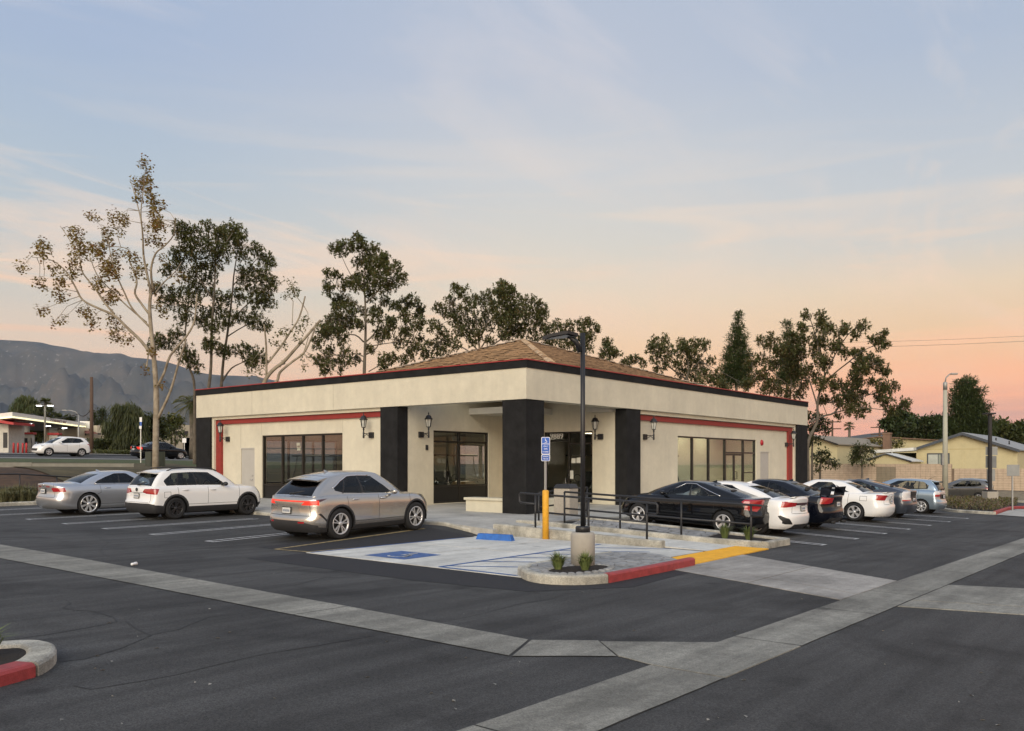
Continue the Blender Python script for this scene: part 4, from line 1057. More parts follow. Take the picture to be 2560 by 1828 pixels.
    if g('spoiler'):                                       # blade above the rear window: (x0,x1,z0,z1,halfwidth,mat)
        x0, x1, z0, z1, w, m = sp['spoiler']; mb = MB(); n = 10; vs = []
        for i in range(n+1):
            u = -1+2*i/n; c_ = 1-.12*u*u; 
            vs += [(x1-L/2, u*w, z1-.03*u*u-.022), (x0+.10*u*u-L/2, u*w, z0-.03*u*u-.022), (x0+.02+.10*u*u-L/2, u*w*.99, z0-.055-.03*u*u), (x1-L/2, u*w*.98, z1-.09-.03*u*u)]
        fs = []
        for i in range(n):
            for a in range(4): fs.append((4*i+a, 4*i+(a+1)%4, 4*i+4+(a+1)%4, 4*i+4+a))
        fs += [(0, 3, 2, 1), (4*n, 4*n+1, 4*n+2, 4*n+3)]
        mb.add(vs, fs, 0, False).build('roof_spoiler', m or sp['paint'], root, True)
    if g('wing'):                                          # tall wing on the boot
        x, z0, z1, w = sp['wing']; mb = MB()
        mb.ext([(x-.16-L/2, -w, z1+.03), (x+.14-L/2, -w, z1-.02), (x+.14-L/2, -w, z1-.045), (x-.16-L/2, -w, z1+.005)], (0, 2*w, 0)); wg = mb.build('boot_wing', sp['paint'], root, True)
        for s in (1, -1):
            MB().ext([(x-.12-L/2, s*w, z0-.02), (x+.20-L/2, s*w, z0-.02), (x+.16-L/2, s*w, z1+.0), (x-.17-L/2, s*w, z1+.04)], (0, -s*.03, 0)).build('wing_upright', sp['paint'], wg, True)
    if g('lip'):                                           # small lip on the boot lid
        x, z, w = sp['lip']; MB().ext([(x-.05-L/2, -w, z+.035), (x+.14-L/2, -w, z-.01), (x-.03-L/2, -w, z-.01)], (0, 2*w, 0)).build('boot_lip', sp['paint'], root, True)
    for i, e in enumerate(sp.get('exhaust', [])):
        MB().lathe([(.035, -.07), (.042, -.07), (.042, .05), (.03, .05)], (e[0]-L/2, e[1], e[2]), 12, axis='x').build('exhaust_tip', M_rotor, root, True)
    return root
def place(root, x, y, hd, dz=0):
    """heading hd: direction of the front; sits on the sloped ground"""
    f = Vector((cos(hd), sin(hd), 0)); l = Vector((-sin(hd), cos(hd), 0)); e = 1.3
    gz = lambda p: GZ(p[0], p[1])
    fz = (gz((x+f.x*e, y+f.y*e))-gz((x-f.x*e, y-f.y*e)))/(2*e); lz = (gz((x+l.x*.8, y+l.y*.8))-gz((x-l.x*.8, y-l.y*.8)))/1.6
    fx = Vector((f.x, f.y, fz)).normalized(); up = fx.cross(Vector((l.x, l.y, lz)).normalized()).normalized(); ly = up.cross(fx)
    z = (gz((x+f.x*e, y+f.y*e))+gz((x-f.x*e, y-f.y*e)))/2+.006+dz
    M = Matrix((fx, ly, up)).transposed().to_4x4(); M.translation = Vector((x, y, z))
    root.matrix_world = M; root.rotation_mode = 'XYZ'
# ---- body sections: (height fraction, width inset, rear inset, front inset)
SED = [(0, .075, .16, .22), (.09, .03, .07, .09), (.22, .014, .012, .02), (.38, .002, .0, .0), (.50, .002, .012, .012), (.56, .0, .055, .02), (.70, -.004, .075, .05), (.80, .0, .070, .09), (.86, .016, .062, .12), (.94, .038, .055, .18), (1.0, .062, .06, .25)]
SUV = [(0, .085, .14, .18), (.10, .035, .05, .07), (.24, .012, .0, .01), (.36, .002, .0, .0), (.45, .002, .02, .01), (.50, .0, .065, .015), (.62, .0, .085, .02), (.74, .002, .090, .05), (.84, .008, .085, .09), (.92, .03, .10, .14), (1.0, .05, .12, .20)]
def seams_for(xa, xm, xb, zt, zb, xB, R, wrap=.0):
    """rear door rear edge xa (runs into the wheel arch), between-doors xm, front door front edge xb"""
    return [[(xa, zt), (xa+.02, zt-.25), (xB+R*.72, R+R*.86)], [(xB+R*1.16, zb), (xm-.02, zb), (xb-.03, zb)], [(xm, zb), (xm+.015, zt)], [(xb, zt-.02), (xb-.02, zb)]]
# ---- windows in (s along cabin 0 rear .. 1 front, t height)
def doors_for(xa, xm, xb, zt, zb, xB, R):
    return [[(xm+.02, zb+.01), (xb-.035, zb+.01), (xb-.015, zt+.25), (xm+.03, zt+.25)], [(xB+R*1.16, zb+.01), (xm-.03, zb+.01), (xm-.01, zt+.25), (xa+.02, zt+.25), (xa+.035, zt-.25), (xB+R*.75, R+R*.86)]]
SPEC = {}
def spec(k, **d):
    xF = d['L']-d['fo']; xB = xF-d['wb']; R = d['R']
    if 'dr' in d:
        xa, xm, xb, zt, zb = d['dr']
        d['seams'] = seams_for(xa, xm, xb, zt, zb, xB, R)+d.get('xseams', []); d['doors'] = doors_for(xa, xm, xb, zt, zb, xB, R)
        d.setdefault('handles', [(xm+.17, zt-.10), (xa+.26, zt-.085)])
    SPEC[k] = d
SEDW = [[(.55, .07), (.985, .07), (.95, .45), (.88, .87), (.55, .89)], [(.13, .07), (.51, .07), (.51, .89), (.28, .87), (.17, .55)]]
spec('luxury', chrome=[(.97,.05),(.5,.05),(.05,.06),(.015,.32),(.10,.64),(.30,.895),(.53,.91),(.88,.89)], L=5.03, W=1.90, H=1.49, fo=.88, wb=2.99, R=.37, rim=.285, rows=SED, ar=.55,
    belt=[(0,.90),(.5,.98),(1.5,1.0),(3.6,.97),(4.4,.86),(5.03,.68)], deck=[(0,1.06),(.2,1.10),(1.0,1.10),(3.6,1.04),(4.3,.94),(5.03,.70)],
    gb=(.92,3.80,.81,.34,.55), gt=(1.72,3.02,.60,.25,.38), roof=[(1.4,1.39),(2.0,1.475),(2.6,1.49),(3.1,1.46),(3.5,1.36)],
    dlo=[[(.53,.07),(.985,.07),(.95,.45),(.88,.87),(.53,.89)],[(.05,.08),(.50,.07),(.50,.89),(.30,.87),(.12,.62),(.03,.32)]], glass=G_dark, rglass=G_dark,
    feat=[('rear',[(.56,.80),(.48,.90),(.54,.935),(1,.935),(1,.80)],'taillight',True),('side',[(-.1,.935),(.30,.93),(.40,.84),(.34,.81),(-.1,.80)],'taillight',False),
          ('rear',[(.16,.955),(.16,.985),(.40,.985),(.40,.945)],'tail_bar',True),('rear',[(-.36,.70),(.36,.70),(.36,.95),(-.36,.95)],'plate_recess',False)],
    mt={'tail_bar':M_tail}, dr=(1.55,2.62,3.78,1.0,.36), plate=(.052,.82,.06), badge=(.055,1.02), wheel=(8,.020,.036,0), wheelmat=pm('chrome_wheel', (.80,.80,.81), .18, metal=.6, var=.03), handlemat=M_chr, fin=1.95,
    rseams=[[(-.66,.62),(.66,.62)],[(-.66,.62),(-.58,1.05)],[(.66,.62),(.58,1.05)]])
spec('compact_suv', L=4.47, W=1.84, H=1.62, fo=.87, wb=2.69, R=.35, rim=.235, rows=SUV, ar=.42, nr=2.9,
    belt=[(0,1.02),(1,1.04),(3.0,1.0),(3.6,.97),(4.2,.88),(4.47,.78)], deck=[(0,1.05),(.3,1.07),(3,1.08),(3.5,1.06),(4.1,.98),(4.47,.82)],
    gb=(.15,3.38,.81,.22,.5), gt=(.56,2.65,.62,.2,.35), roof=[(.3,1.55),(.9,1.60),(1.6,1.62),(2.3,1.60),(2.7,1.55),(3,1.44)],
    dlo=[[(.56,.06),(.985,.06),(.95,.45),(.88,.86),(.56,.87)],[(.245,.06),(.53,.06),(.53,.87),(.245,.86)],[(.10,.06),(.225,.06),(.225,.86),(.10,.84),(.02,.45),(.02,.35)]], glass=G_car, rglass=G_mid,
    flare=.065, clad=.40, rails=(.75,2.55), spoiler=(.27,.72,1.535,1.595,.57,None), wiper=(.14,1.11), mirror=M_trim,
    feat=[('rear',[(-1,0),(1,0),(1,.47),(.72,.53),(-.72,.53),(-1,.47)],'rear_valance',False),('side',[(-.1,0),(.62,0),(.62,.40),(.4,.46),(-.1,.50)],'rear_valance',False),('side',[(3.9,0),(4.6,0),(4.6,.48),(4.2,.44),(3.9,.40)],'rear_valance',False),
          ('rear',[(.33,.88),(.42,.98),(1,1.0),(1,.80),(.52,.83)],'taillight',True),('side',[(-.1,1.0),(.34,.985),(.26,.81),(-.1,.80)],'taillight',False),
          ('side',[(4.05,.86),(4.5,.80),(4.5,.68),(4.15,.74)],'headlight',False)],
    dr=(.98,2.05,3.25,1.02,.47), plate=(.07,.76,.05), badge=(.07,.955), badgemat=M_trim, wheel=(5,.012,.020,.22), wheelmat=M_alloy_bk,
    rseams=[[(-.70,.86),(.70,.86)],[(-.70,.56),(.70,.56)],[(-.74,.56),(-.72,1.0)],[(.74,.56),(.72,1.0)]], xseams=[[(.72,.70),(.72,.88),(.50,.88),(.50,.70),(.72,.70)]])
spec('crossover', chrome=[(.07,.36),(.16,.68),(.30,.88),(.56,.895),(.87,.875)], L=4.60, W=1.865, H=1.65, fo=.92, wb=2.69, R=.385, rim=.262, rows=SUV, ar=.60, nr=2.5,
    belt=[(0,1.00),(.7,1.08),(1.5,1.06),(3,1.0),(3.7,.97),(4.3,.86),(4.66,.72)], deck=[(0,1.04),(.4,1.10),(3,1.08),(3.6,1.05),(4.2,.97),(4.66,.76)],
    gb=(.22,3.52,.80,.32,.55), gt=(.82,2.70,.57,.25,.35), roof=[(.5,1.49),(1.0,1.585),(1.7,1.65),(2.3,1.64),(2.75,1.58),(3.1,1.46)],
    dlo=[[(.56,.06),(.985,.06),(.95,.42),(.87,.85),(.56,.87)],[(.26,.10),(.53,.06),(.53,.87),(.30,.86),(.26,.82)],[(.13,.22),(.24,.12),(.24,.80),(.17,.66),(.09,.36)]], glass=G_mid, rglass=G_dark, wins={0:G_car},
    flare=.05, clad=.33, spoiler=(.44,.98,1.50,1.585,.56,None), wiper=(.22,1.13), fin=1.35,
    feat=[('rear',[(-.62,.945),(.62,.945),(.62,.978),(-.62,.978)],'tail_bar',False),('rear',[(.48,.875),(.60,.978),(1,.99),(1,.875)],'taillight_lit',True),
          ('side',[(-.1,.99),(.26,1.0),(.16,.885),(-.1,.875)],'taillight_lit',False),('side',[(.25,1.005),(.58,1.03),(.16,.885)],'taillight_dark',False),
          ('rear',[(-.50,.64),(.50,.64),(.34,.84),(-.34,.84)],'plate_recess',False),
          ('rear',[(-1,0),(1,0),(1,.36),(.70,.44),(.45,.50),(-.45,.50),(-.70,.44),(-1,.36)],'rear_valance',False),('side',[(-.1,0),(.7,0),(.7,.30),(-.1,.40)],'rear_valance',False),
          ('side',[(.30,.66),(.36,.68),(.62,.44),(.60,.40)],'bumper_vent',False),('rear',[(.45,.44),(.62,.44),(.62,.48),(.45,.48)],'fog_lamp',True),
          ('side',[(4.2,.84),(4.66,.80),(4.66,.70),(4.35,.74)],'headlight',False)],
    over=('rear_valance',), barmat=M_tail_lit, recess=paintm('shadow_grey', (.33,.32,.30), .6, .35),  # plate recess in darkened body paint, its shade put into the colour
    dr=(1.22,2.28,3.45,1.05,.42), plate=(.075,.735,.05), wheel=(5,.010,.012,.20), wheelmat=M_alloy, handlemat=M_chr, xseams=[],
    rseams=[[(-.72,.62),(.72,.62)],[(-.74,.62),(-.70,.93)],[(.74,.62),(.70,.93)]])
spec('fastback', chrome=[(.14,.08),(.22,.55),(.36,.88),(.59,.905),(.87,.885),(.95,.45)], L=4.63, W=1.80, H=1.416, fo=.93, wb=2.70, R=.325, rim=.215, rows=SED, ar=.55,
    belt=[(0,.93),(.6,1.0),(1.4,.98),(2.4,.93),(3.4,.90),(4.1,.78),(4.63,.58)], deck=[(0,1.05),(.15,1.06),(.5,1.06),(3.5,.98),(4.1,.87),(4.63,.62)],
    gb=(.40,3.68,.77,.38,.6), gt=(1.62,2.72,.54,.25,.38), roof=[(1.1,1.29),(1.6,1.38),(2.15,1.416),(2.7,1.385),(3.1,1.29)],
    dlo=[[(.59,.06),(.985,.06),(.95,.42),(.87,.86),(.59,.88)],[(.30,.06),(.56,.06),(.56,.88),(.36,.86),(.30,.78)],[(.16,.10),(.28,.06),(.28,.74),(.22,.52)]], glass=G_car, rglass=G_mid, bulge=(.03,.03,.05),
    feat=[('rear',[(.38,.84),(.30,.98),(.36,1.01),(1,1.0),(1,.74),(.62,.68)],'taillight',True),('side',[(-.1,1.02),(.42,1.0),(.50,.93),(.30,.80),(.1,.70),(-.1,.68)],'taillight',False),
          ('rear',[(-.40,.62),(.40,.62),(.40,.86),(-.40,.86)],'plate_recess',False),('rear',[(-.7,.20),(.7,.20),(.62,.33),(-.62,.33)],'rear_valance',False)],
    dr=(1.28,2.26,3.42,.95,.34), plate=(.065,.74,.10), badge=(.06,.93), wheel=(5,.022,.055,0), wheelmat=M_alloy, recess=M_trim, fin=1.75,
    rseams=[[(-.60,.62),(.60,.62)]], xseams=[[(.62,.78),(.62,.92),(.86,.92),(.86,.78),(.62,.78)]])
spec('sport_sedan', L=4.64, W=1.80, H=1.435, fo=.91, wb=2.70, R=.325, rim=.215, rows=SED, ar=.50,
    belt=[(0,.93),(.6,1.0),(1.4,.98),(2.4,.95),(3.4,.92),(4.1,.80),(4.64,.60)], deck=[(0,1.10),(.12,1.11),(.6,1.07),(3.5,1.0),(4.1,.89),(4.64,.64)],
    gb=(.60,3.66,.77,.34,.6), gt=(1.55,2.72,.55,.25,.38), roof=[(1.1,1.31),(1.6,1.40),(2.15,1.435),(2.7,1.40),(3.1,1.30)],
    dlo=[[(.58,.06),(.985,.06),(.95,.42),(.87,.86),(.58,.88)],[(.18,.08),(.55,.06),(.55,.88),(.33,.86),(.20,.60),(.12,.30)]], glass=G_dark, rglass=G_mid,
    feat=[('rear',[(.42,.86),(.40,.96),(1,.985),(1,.80),(.62,.84)],'taillight',True),('side',[(-.1,.985),(.30,.985),(.20,.84),(-.1,.80)],'taillight',False),('rear',[(-.42,.885),(.42,.885),(.42,.95),(-.42,.95)],'tail_bar',False),
          ('side',[(.16,.52),(.34,.60),(.42,.58),(.36,.50),(.2,.36)],'bumper_vent',False),('rear',[(.60,.36),(.74,.52),(1,.60),(1,.44),(.8,.36)],'bumper_vent',True),('rear',[(-.66,.18),(.66,.18),(.52,.36),(-.52,.36)],'rear_valance',False)],
    dr=(1.26,2.24,3.40,.96,.34), plate=(.06,.80,.08), lip=(.13,1.10,.55), wheel=(5,.022,.05,0), exhaust=[(.10,-.5,.27)], fin=1.7,
    rseams=[[(-.60,.66),(.60,.66)],[(-.62,.66),(-.58,.88)],[(.62,.66),(.58,.88)]])
spec('rally_sedan', L=4.60, W=1.795, H=1.475, fo=.93, wb=2.65, R=.33, rim=.222, rows=SED, ar=.48,
    belt=[(0,.95),(.6,1.02),(1.4,1.0),(2.4,.96),(3.4,.94),(4.1,.84),(4.60,.64)], deck=[(0,1.09),(.2,1.10),(.7,1.08),(3.4,1.04),(4.0,.95),(4.60,.70)],
    gb=(.66,3.55,.765,.34,.55), gt=(1.50,2.72,.56,.25,.36), roof=[(1.1,1.36),(1.6,1.445),(2.15,1.475),(2.7,1.44),(3.1,1.34)],
    dlo=[[(.57,.06),(.985,.06),(.95,.42),(.87,.86),(.57,.88)],[(.14,.08),(.54,.06),(.54,.88),(.30,.86),(.18,.60),(.09,.26)]], glass=G_dark, rglass=G_dark,
    feat=[('rear',[(.46,.86),(.40,1.0),(1,1.02),(1,.80),(.62,.82)],'taillight',True),('side',[(-.1,1.02),(.26,1.02),(.30,.90),(.18,.81),(-.1,.80)],'taillight',False),('rear',[(-.36,.70),(.36,.70),(.36,.92),(-.36,.92)],'plate_recess',False),('rear',[(-.8,.18),(.8,.18),(.62,.38),(-.62,.38)],'rear_valance',False)],
    dr=(1.24,2.20,3.32,.99,.34), plate=(.075,.81,.06), wing=(.24,1.08,1.32,.66), wheel=(5,.018,.03,.18), wheelmat=M_alloy_bk, recess=M_trim, exhaust=[(.06,.52,.26),(.06,-.52,.26),(.06,.42,.26),(.06,-.42,.26)], fin=1.65, rseams=[[(-.60,.68),(.60,.68)]])
spec('family_sedan', L=4.81, W=1.82, H=1.47, fo=.95, wb=2.775, R=.335, rim=.225, rows=SED, ar=.50,
    belt=[(0,.94),(.6,1.0),(1.4,.99),(2.6,.95),(3.5,.93),(4.2,.84),(4.81,.64)], deck=[(0,1.08),(.15,1.09),(.8,1.07),(3.5,1.03),(4.2,.92),(4.81,.68)],
    gb=(.80,3.72,.785,.32,.55), gt=(1.58,2.90,.58,.24,.36), roof=[(1.2,1.37),(1.7,1.45),(2.3,1.47),(2.9,1.435),(3.2,1.35)],
    dlo=[[(.57,.06),(.985,.06),(.95,.42),(.88,.86),(.57,.88)],[(.22,.06),(.54,.06),(.54,.88),(.31,.87),(.25,.70)],[(.07,.06),(.205,.06),(.205,.66)]], glass=G_mid, rglass=G_mid,
    feat=[('rear',[(.56,.80),(.40,.96),(.44,.99),(1,1.0),(1,.80)],'taillight',True),('side',[(-.1,1.0),(.30,.99),(.36,.95),(.16,.84),(-.1,.76)],'taillight',False),('rear',[(.30,.93),(.30,.955),(.44,.955),(.44,.93)],'chrome_strip',True),('rear',[(-.30,.66),(.30,.66),(.33,.90),(-.33,.90)],'plate_recess',False)],
    dr=(1.30,2.36,3.55,.98,.34), plate=(.06,.78,.08), badge=(.058,.965), lip=(.10,1.08,.6), wheel=(5,.020,.030,.13), wheelmat=M_alloy, rseams=[[(-.60,.66),(.60,.66)],[(-.62,.66),(-.60,.92)],[(.62,.66),(.60,.92)]], xseams=[[(.66,.76),(.66,.92),(.90,.92),(.90,.76),(.66,.76)]])
spec('hybrid_hatch', L=4.48, W=1.745, H=1.49, fo=.93, wb=2.70, R=.315, rim=.205, rows=SED, ar=.44,
    belt=[(0,1.02),(.5,1.06),(1.2,1.02),(2.4,.96),(3.2,.93),(3.9,.85),(4.48,.64)], deck=[(0,1.11),(.15,1.12),(.5,1.12),(3.2,1.06),(3.9,.93),(4.48,.68)],
    gb=(.20,3.62,.745,.30,.6), gt=(1.72,2.45,.50,.25,.34), roof=[(.9,1.30),(1.5,1.43),(2.1,1.49),(2.5,1.455),(2.9,1.35)],
    dlo=[[(.60,.06),(.985,.06),(.95,.42),(.87,.86),(.60,.88)],[(.32,.08),(.57,.06),(.57,.88),(.38,.84),(.32,.78)],[(.14,.18),(.29,.10),(.29,.70),(.20,.48)]], glass=G_car, rglass=G_dark, bulge=(.03,.02,.05),
    feat=[('rear',[(.40,.76),(.46,1.08),(1,1.08),(1,.74)],'taillight_clear',True),('side',[(-.1,1.08),(.26,1.07),(.30,1.02),(.10,.76),(-.1,.74)],'taillight_clear',False),('rear',[(-.44,.86),(.44,.86),(.44,1.07),(-.44,1.07)],'trunk_panel',False),('rear',[(-.30,.64),(.30,.64),(.34,.85),(-.34,.85)],'plate_recess',False),('rear',[(.44,.70),(1,.70),(1,.745),(.44,.745)],'taillight',True)],
    dr=(1.22,2.18,3.20,.98,.33), plate=(.07,.74,.06), spoiler=(.06,.24,1.12,1.125,.55,M_trim), wheel=(5,.02,.04,0), fin=1.9, recess=M_trim)
spec('small_hatch', L=4.10, W=1.695, H=1.525, fo=.80, wb=2.50, R=.30, rim=.215, rows=SUV, ar=.42, sill=.20,
    belt=[(0,.98),(.8,1.0),(2.2,.95),(3.0,.93),(3.6,.86),(4.10,.66)], deck=[(0,1.0),(.3,1.03),(2.6,1.05),(3.2,1.02),(3.7,.92),(4.10,.70)],
    gb=(.14,3.35,.725,.22,.6), gt=(.46,2.25,.56,.2,.36), roof=[(.2,1.46),(.7,1.505),(1.4,1.525),(2.0,1.505),(2.4,1.44),(2.8,1.33)],
    dlo=[[(.57,.06),(.985,.06),(.95,.42),(.87,.86),(.57,.88)],[(.255,.06),(.54,.06),(.54,.88),(.255,.87)],[(.08,.14),(.23,.08),(.23,.85),(.10,.82),(.02,.5)]], glass=G_car, rglass=G_mid,
    feat=[('rear',[(.50,.80),(.52,1.0),(1,1.02),(1,.76)],'taillight_clear',True),('side',[(-.1,1.02),(.26,1.0),(.30,.90),(.08,.80),(-.1,.76)],'taillight_clear',False),('rear',[(.50,.76),(1,.74),(1,.84),(.50,.86)],'taillight',True),('rear',[(-.5,.66),(.5,.66),(.5,.86),(-.5,.86)],'trunk_panel',False)],
    over=('taillight_clear',), dr=(.92,1.86,2.98,.99,.32), plate=(.07,.76,.05), spoiler=(.16,.55,1.455,1.50,.52,None), wheel=(7,.012,.020,.12), wheelmat=M_alloy, rod=.75, wiper=(.12,1.08))
spec('mid_suv', L=4.52, W=1.84, H=1.68, fo=.92, wb=2.69, R=.345, rim=.225, rows=SUV, ar=.50, nr=2.6,
    belt=[(0,1.05),(.7,1.12),(1.5,1.09),(3,1.02),(3.6,.98),(4.2,.86),(4.52,.74)], deck=[(0,1.08),(.4,1.13),(2.9,1.12),(3.4,1.08),(4.0,.98),(4.52,.78)],
    gb=(.16,3.52,.79,.26,.6), gt=(.55,2.45,.57,.22,.36), roof=[(.35,1.57),(.9,1.64),(1.6,1.68),(2.2,1.66),(2.6,1.59),(3.0,1.46)],
    dlo=[[(.57,.06),(.985,.06),(.95,.42),(.87,.85),(.57,.87)],[(.27,.08),(.54,.06),(.54,.87),(.27,.86)],[(.08,.30),(.245,.12),(.245,.85),(.12,.80)]], glass=G_mid, rglass=G_dark, clad=.34,
    feat=[('rear',[(.58,.90),(.60,1.05),(1,1.08),(1,.86)],'taillight',True),('side',[(-.1,1.08),(.52,1.09),(.2,.93),(-.1,.86)],'taillight',False),('rear',[(-1,0),(1,0),(1,.36),(.6,.48),(-.6,.48),(-1,.36)],'rear_valance',False),('side',[(-.1,0),(.6,0),(.6,.32),(-.1,.38)],'rear_valance',False),('side',[(3.9,.92),(4.5,.86),(4.5,.76),(4.1,.80)],'headlight',False),('front',[(-.5,.42),(.5,.42),(.55,.62),(-.55,.62)],'front_grille',False)],
    dr=(1.10,2.14,3.30,1.04,.40), plate=(.07,.80,.05), spoiler=(.24,.70,1.575,1.635,.55,None), wheel=(5,.025,.06,0), wheelmat=M_alloy)
def merged(k, **d):
    s = dict(SPEC[k]); s.update(d); return s
PW = paintm('white', (.80,.80,.79), 0, .28); PSIL = paintm('silver', (.50,.515,.54), .75, .30); PTAU = paintm('silver_taupe', (.46,.44,.41), .80, .27); PBLK = paintm('black', (.004,.0045,.006), 0, .3, .05); PNAVY = paintm('blue_black', (.003,.004,.008), .0, .3, .05)
PSLATE = paintm('slate', (.055,.065,.085), .5, .28); PBLUE = paintm('pale_blue', (.33,.42,.50), .7, .28); PGREY = paintm('warm_grey', (.17,.165,.155), .7, .28); POLIVE = paintm('grey_green', (.24,.25,.23), .5, .3)
def add_car(k, nm, label, cat, x, y, hd, group=None, **kw):
    r = build_car(merged(k, **kw), nm, label, cat, group); place(r, x, y, hd); return r
def put(k, nm, label, cat, rear_wheel_px, hd, side, group=None, dx=0, **kw):
    """place by the photographed contact point of the near rear wheel; side -1: car's right side faces us, +1: left"""
    s = SPEC[k]; p = G(*rear_wheel_px); f = Vector((cos(hd), sin(hd), 0)); l = Vector((-f.y, f.x, 0))
    xB = s['L']-s['fo']-s['wb']; c = p + f*(s['L']/2-xB+dx) - l*side*(s['W']/2-.10)
    return add_car(k, nm, label, cat, c.x, c.y, hd, group, **kw)
GL, GR = 'cars parked on the left of the store', 'cars parked in a row on the right of the store'
put('luxury', 'sedan', 'silver sedan with chrome wheels parked at the far left of the lot', 'car', (220.2, 1287), 0, -1, GL, paint=PSIL)
put('compact_suv', 'suv', 'white compact SUV with black wheel arches and roof rails, left of the silver crossover', 'car', (428.6, 1299), 0, -1, GL, dx=.12, paint=PW)
put('crossover', 'crossover', 'silver crossover with a lit red tail light bar, nearest the hatched strip', 'car', (846.9, 1349.3), 0.03, -1, GL, paint=PTAU)
put('fastback', 'sedan', 'glossy black fastback sedan beside the ramp railing, nearest of the right row', 'car', (1808.9, 1335.4), pi/2, 1, GR, paint=PBLK)
cam_p = put('family_sedan', 'sedan', 'white family sedan with silver five spoke wheels, fourth in the right row', 'car', (2135.5, 1303.6), pi/2, 1, GR, paint=PW)
put('small_hatch', 'hatchback', 'pale metallic blue small hatchback, last in the right row', 'car', (2302.6, 1284), pi/2, 1, GR, paint=PBLUE)
yr_ = cam_p.location.y-SPEC['family_sedan']['L']/2
for k, nm, lab, px, dy, kw in (('sport_sedan', 'sedan', 'white sport sedan with smoked tail light bar, second in the right row', 2024.7, -.1, dict(paint=PW)),
    ('rally_sedan', 'sedan', 'blue-black sedan with a tall boot wing, third in the right row', 2110, .05, dict(paint=PNAVY)),
    ('hybrid_hatch', 'hatchback', 'slate grey hybrid hatchback between the white family sedan and the pale blue hatchback', 2293, .1, dict(paint=PSLATE))):
    s_ = SPEC[k]; x = onY(px, HY, yr_+dy+.12).x-s_['W']/2*.93
    add_car(k, nm, lab, 'car', x, yr_+dy+s_['L']/2, pi/2, GR, **kw)
# ================================================================== raised walk, ramp, kerbs, railings
def zwalk(X, Y): return ZW(X, Y)
RX0, RX1 = 18.95, 20.55                # the ramp runs along Y between two kerbs
RY0, RY1 = 9.25, 15.3
def zramp(Y):
    t = max(0, min(1, (Y-RY0)/(RY1-RY0))); return (GZ(19.7, RY0)+.012)*(1-t)+ZW(19.7, RY1)*t
def strip_mesh(name, poly, zf, m, parent=None, edge=.0, nx=1):
    mb = MB(); n = len(poly); vs = [(x, y, zf(x, y)) for x, y in poly]+[(x, y, GZ(x, y)-.25) for x, y in poly]
    mb.add(vs, [tuple(range(n))]+[(i, n+i, n+(i+1) % n, (i+1) % n) for i in range(n)]); o = mb.build(name, m, parent)
    if parent is None: tag(o, kind='structure')
    return o
walk = tag(MB().add([(0,0,-1),(.01,0,-1),(0,.01,-1)], [(0,1,2)]).build('walkway', M_joint), kind='structure')
CX = 18.35                             # kerb line in front of the left walk
def panels(us, vs_, f, zf, m):
    for a, b in zip(us, us[1:]):
        for c, d in zip(vs_, vs_[1:]):
            g = .008; strip_mesh('slab', [f(a+g, c+g), f(b-g, c+g), f(b-g, d-g), f(a+g, d-g)], zf, m, walk)
idt = lambda x, y: (x, y)
panels([CX+.17, 20.7, X0+.4], [15.4, 17.6, 20.2, 22.8, 25.4, 28, 30.6, 33.2, 35.8, 37.4], idt, zwalk, M_conc_walk)
panels([X0+.4, 26.4, 29.5, 32.2, 35, 38, 41, 44, 47, 49.5], [14.9, Y0+.4], idt, zwalk, M_conc_walk)
panels([X0+.4, 26.4, XP-.01], [Y0+.4, 20.8, YP-.01], idt, zwalk, M_conc_walk)
# left kerb of the walk, in lengths
def kerb_run(name, pts, w, h, m, zf=GZ, parent=None, joint=0, top=None, smooth=True):
    """one continuous cast kerb swept along a polyline; h above ground (or top(x,y) absolute)"""
    P = [Vector((*p, 0)) for p in pts]; sp = []; n = len(P)
    for i in range(n-1):
        p0, p1, p2, p3 = P[max(0, i-1)], P[i], P[i+1], P[min(n-1, i+2)]; k = max(2, min(12, int((p2-p1).length/.25)))
        for j in range(k):
            u = j/k; sp.append(.5*((2*p1)+(p2-p0)*u+(2*p0-5*p1+4*p2-p3)*u*u+(3*p1-p0-3*p2+p3)*u**3) if n > 2 and smooth else p1.lerp(p2, u))
    sp.append(P[-1]); zt = top or (lambda x, y: zf(x, y)+h); vs = []; fs = []
    for i, p in enumerate(sp):
        d = (sp[min(i+1, len(sp)-1)]-sp[max(i-1, 0)]).normalized(); s_ = Vector((-d.y, d.x, 0)); q = noise.noise(p*2.3)*.006
        for o, zz in ((-w/2, None), (-w/2+q, -.035), (-w/2+.018, -.010), (-w/2+.045, 0), (w/2-.045, 0), (w/2-.018, -.010), (w/2+q, -.035), (w/2, None)):
            a = p+s_*o; vs.append((a.x, a.y, zf(a.x, a.y)-.12 if zz is None else zt(p.x, p.y)+zz+q*.4))
    for i in range(len(sp)-1):
        for k in range(7): fs.append((8*i+k, 8*i+8+k, 8*i+9+k, 8*i+k+1))
    e = 8*(len(sp)-1); fs += [tuple(range(8)), tuple(range(e+7, e-1, -1))]
    o = MB().add(vs, fs).build(name, m, parent)
    me = o.data
    bm = bmesh.new(); bm.from_mesh(me); bmesh.ops.recalc_face_normals(bm, faces=bm.faces); bm.to_mesh(me); bm.free()
    if parent is None: tag(o, kind='structure')
    return o
kerb_run('walk_kerb', [(CX+.08, y) for y in (17.3, 20.2, 22.8, 25.4, 28, 30.6, 33.2, 37.4)], .16, .1, M_curb, top=lambda x, y: zwalk(x, y)+.004)
kerb_run('walk_kerb', [(CX+.08, 17.3), (18.55, 16.4), (18.86, 15.6)], .16, .1, M_curb, top=lambda x, y: zwalk(x, y)+.004)
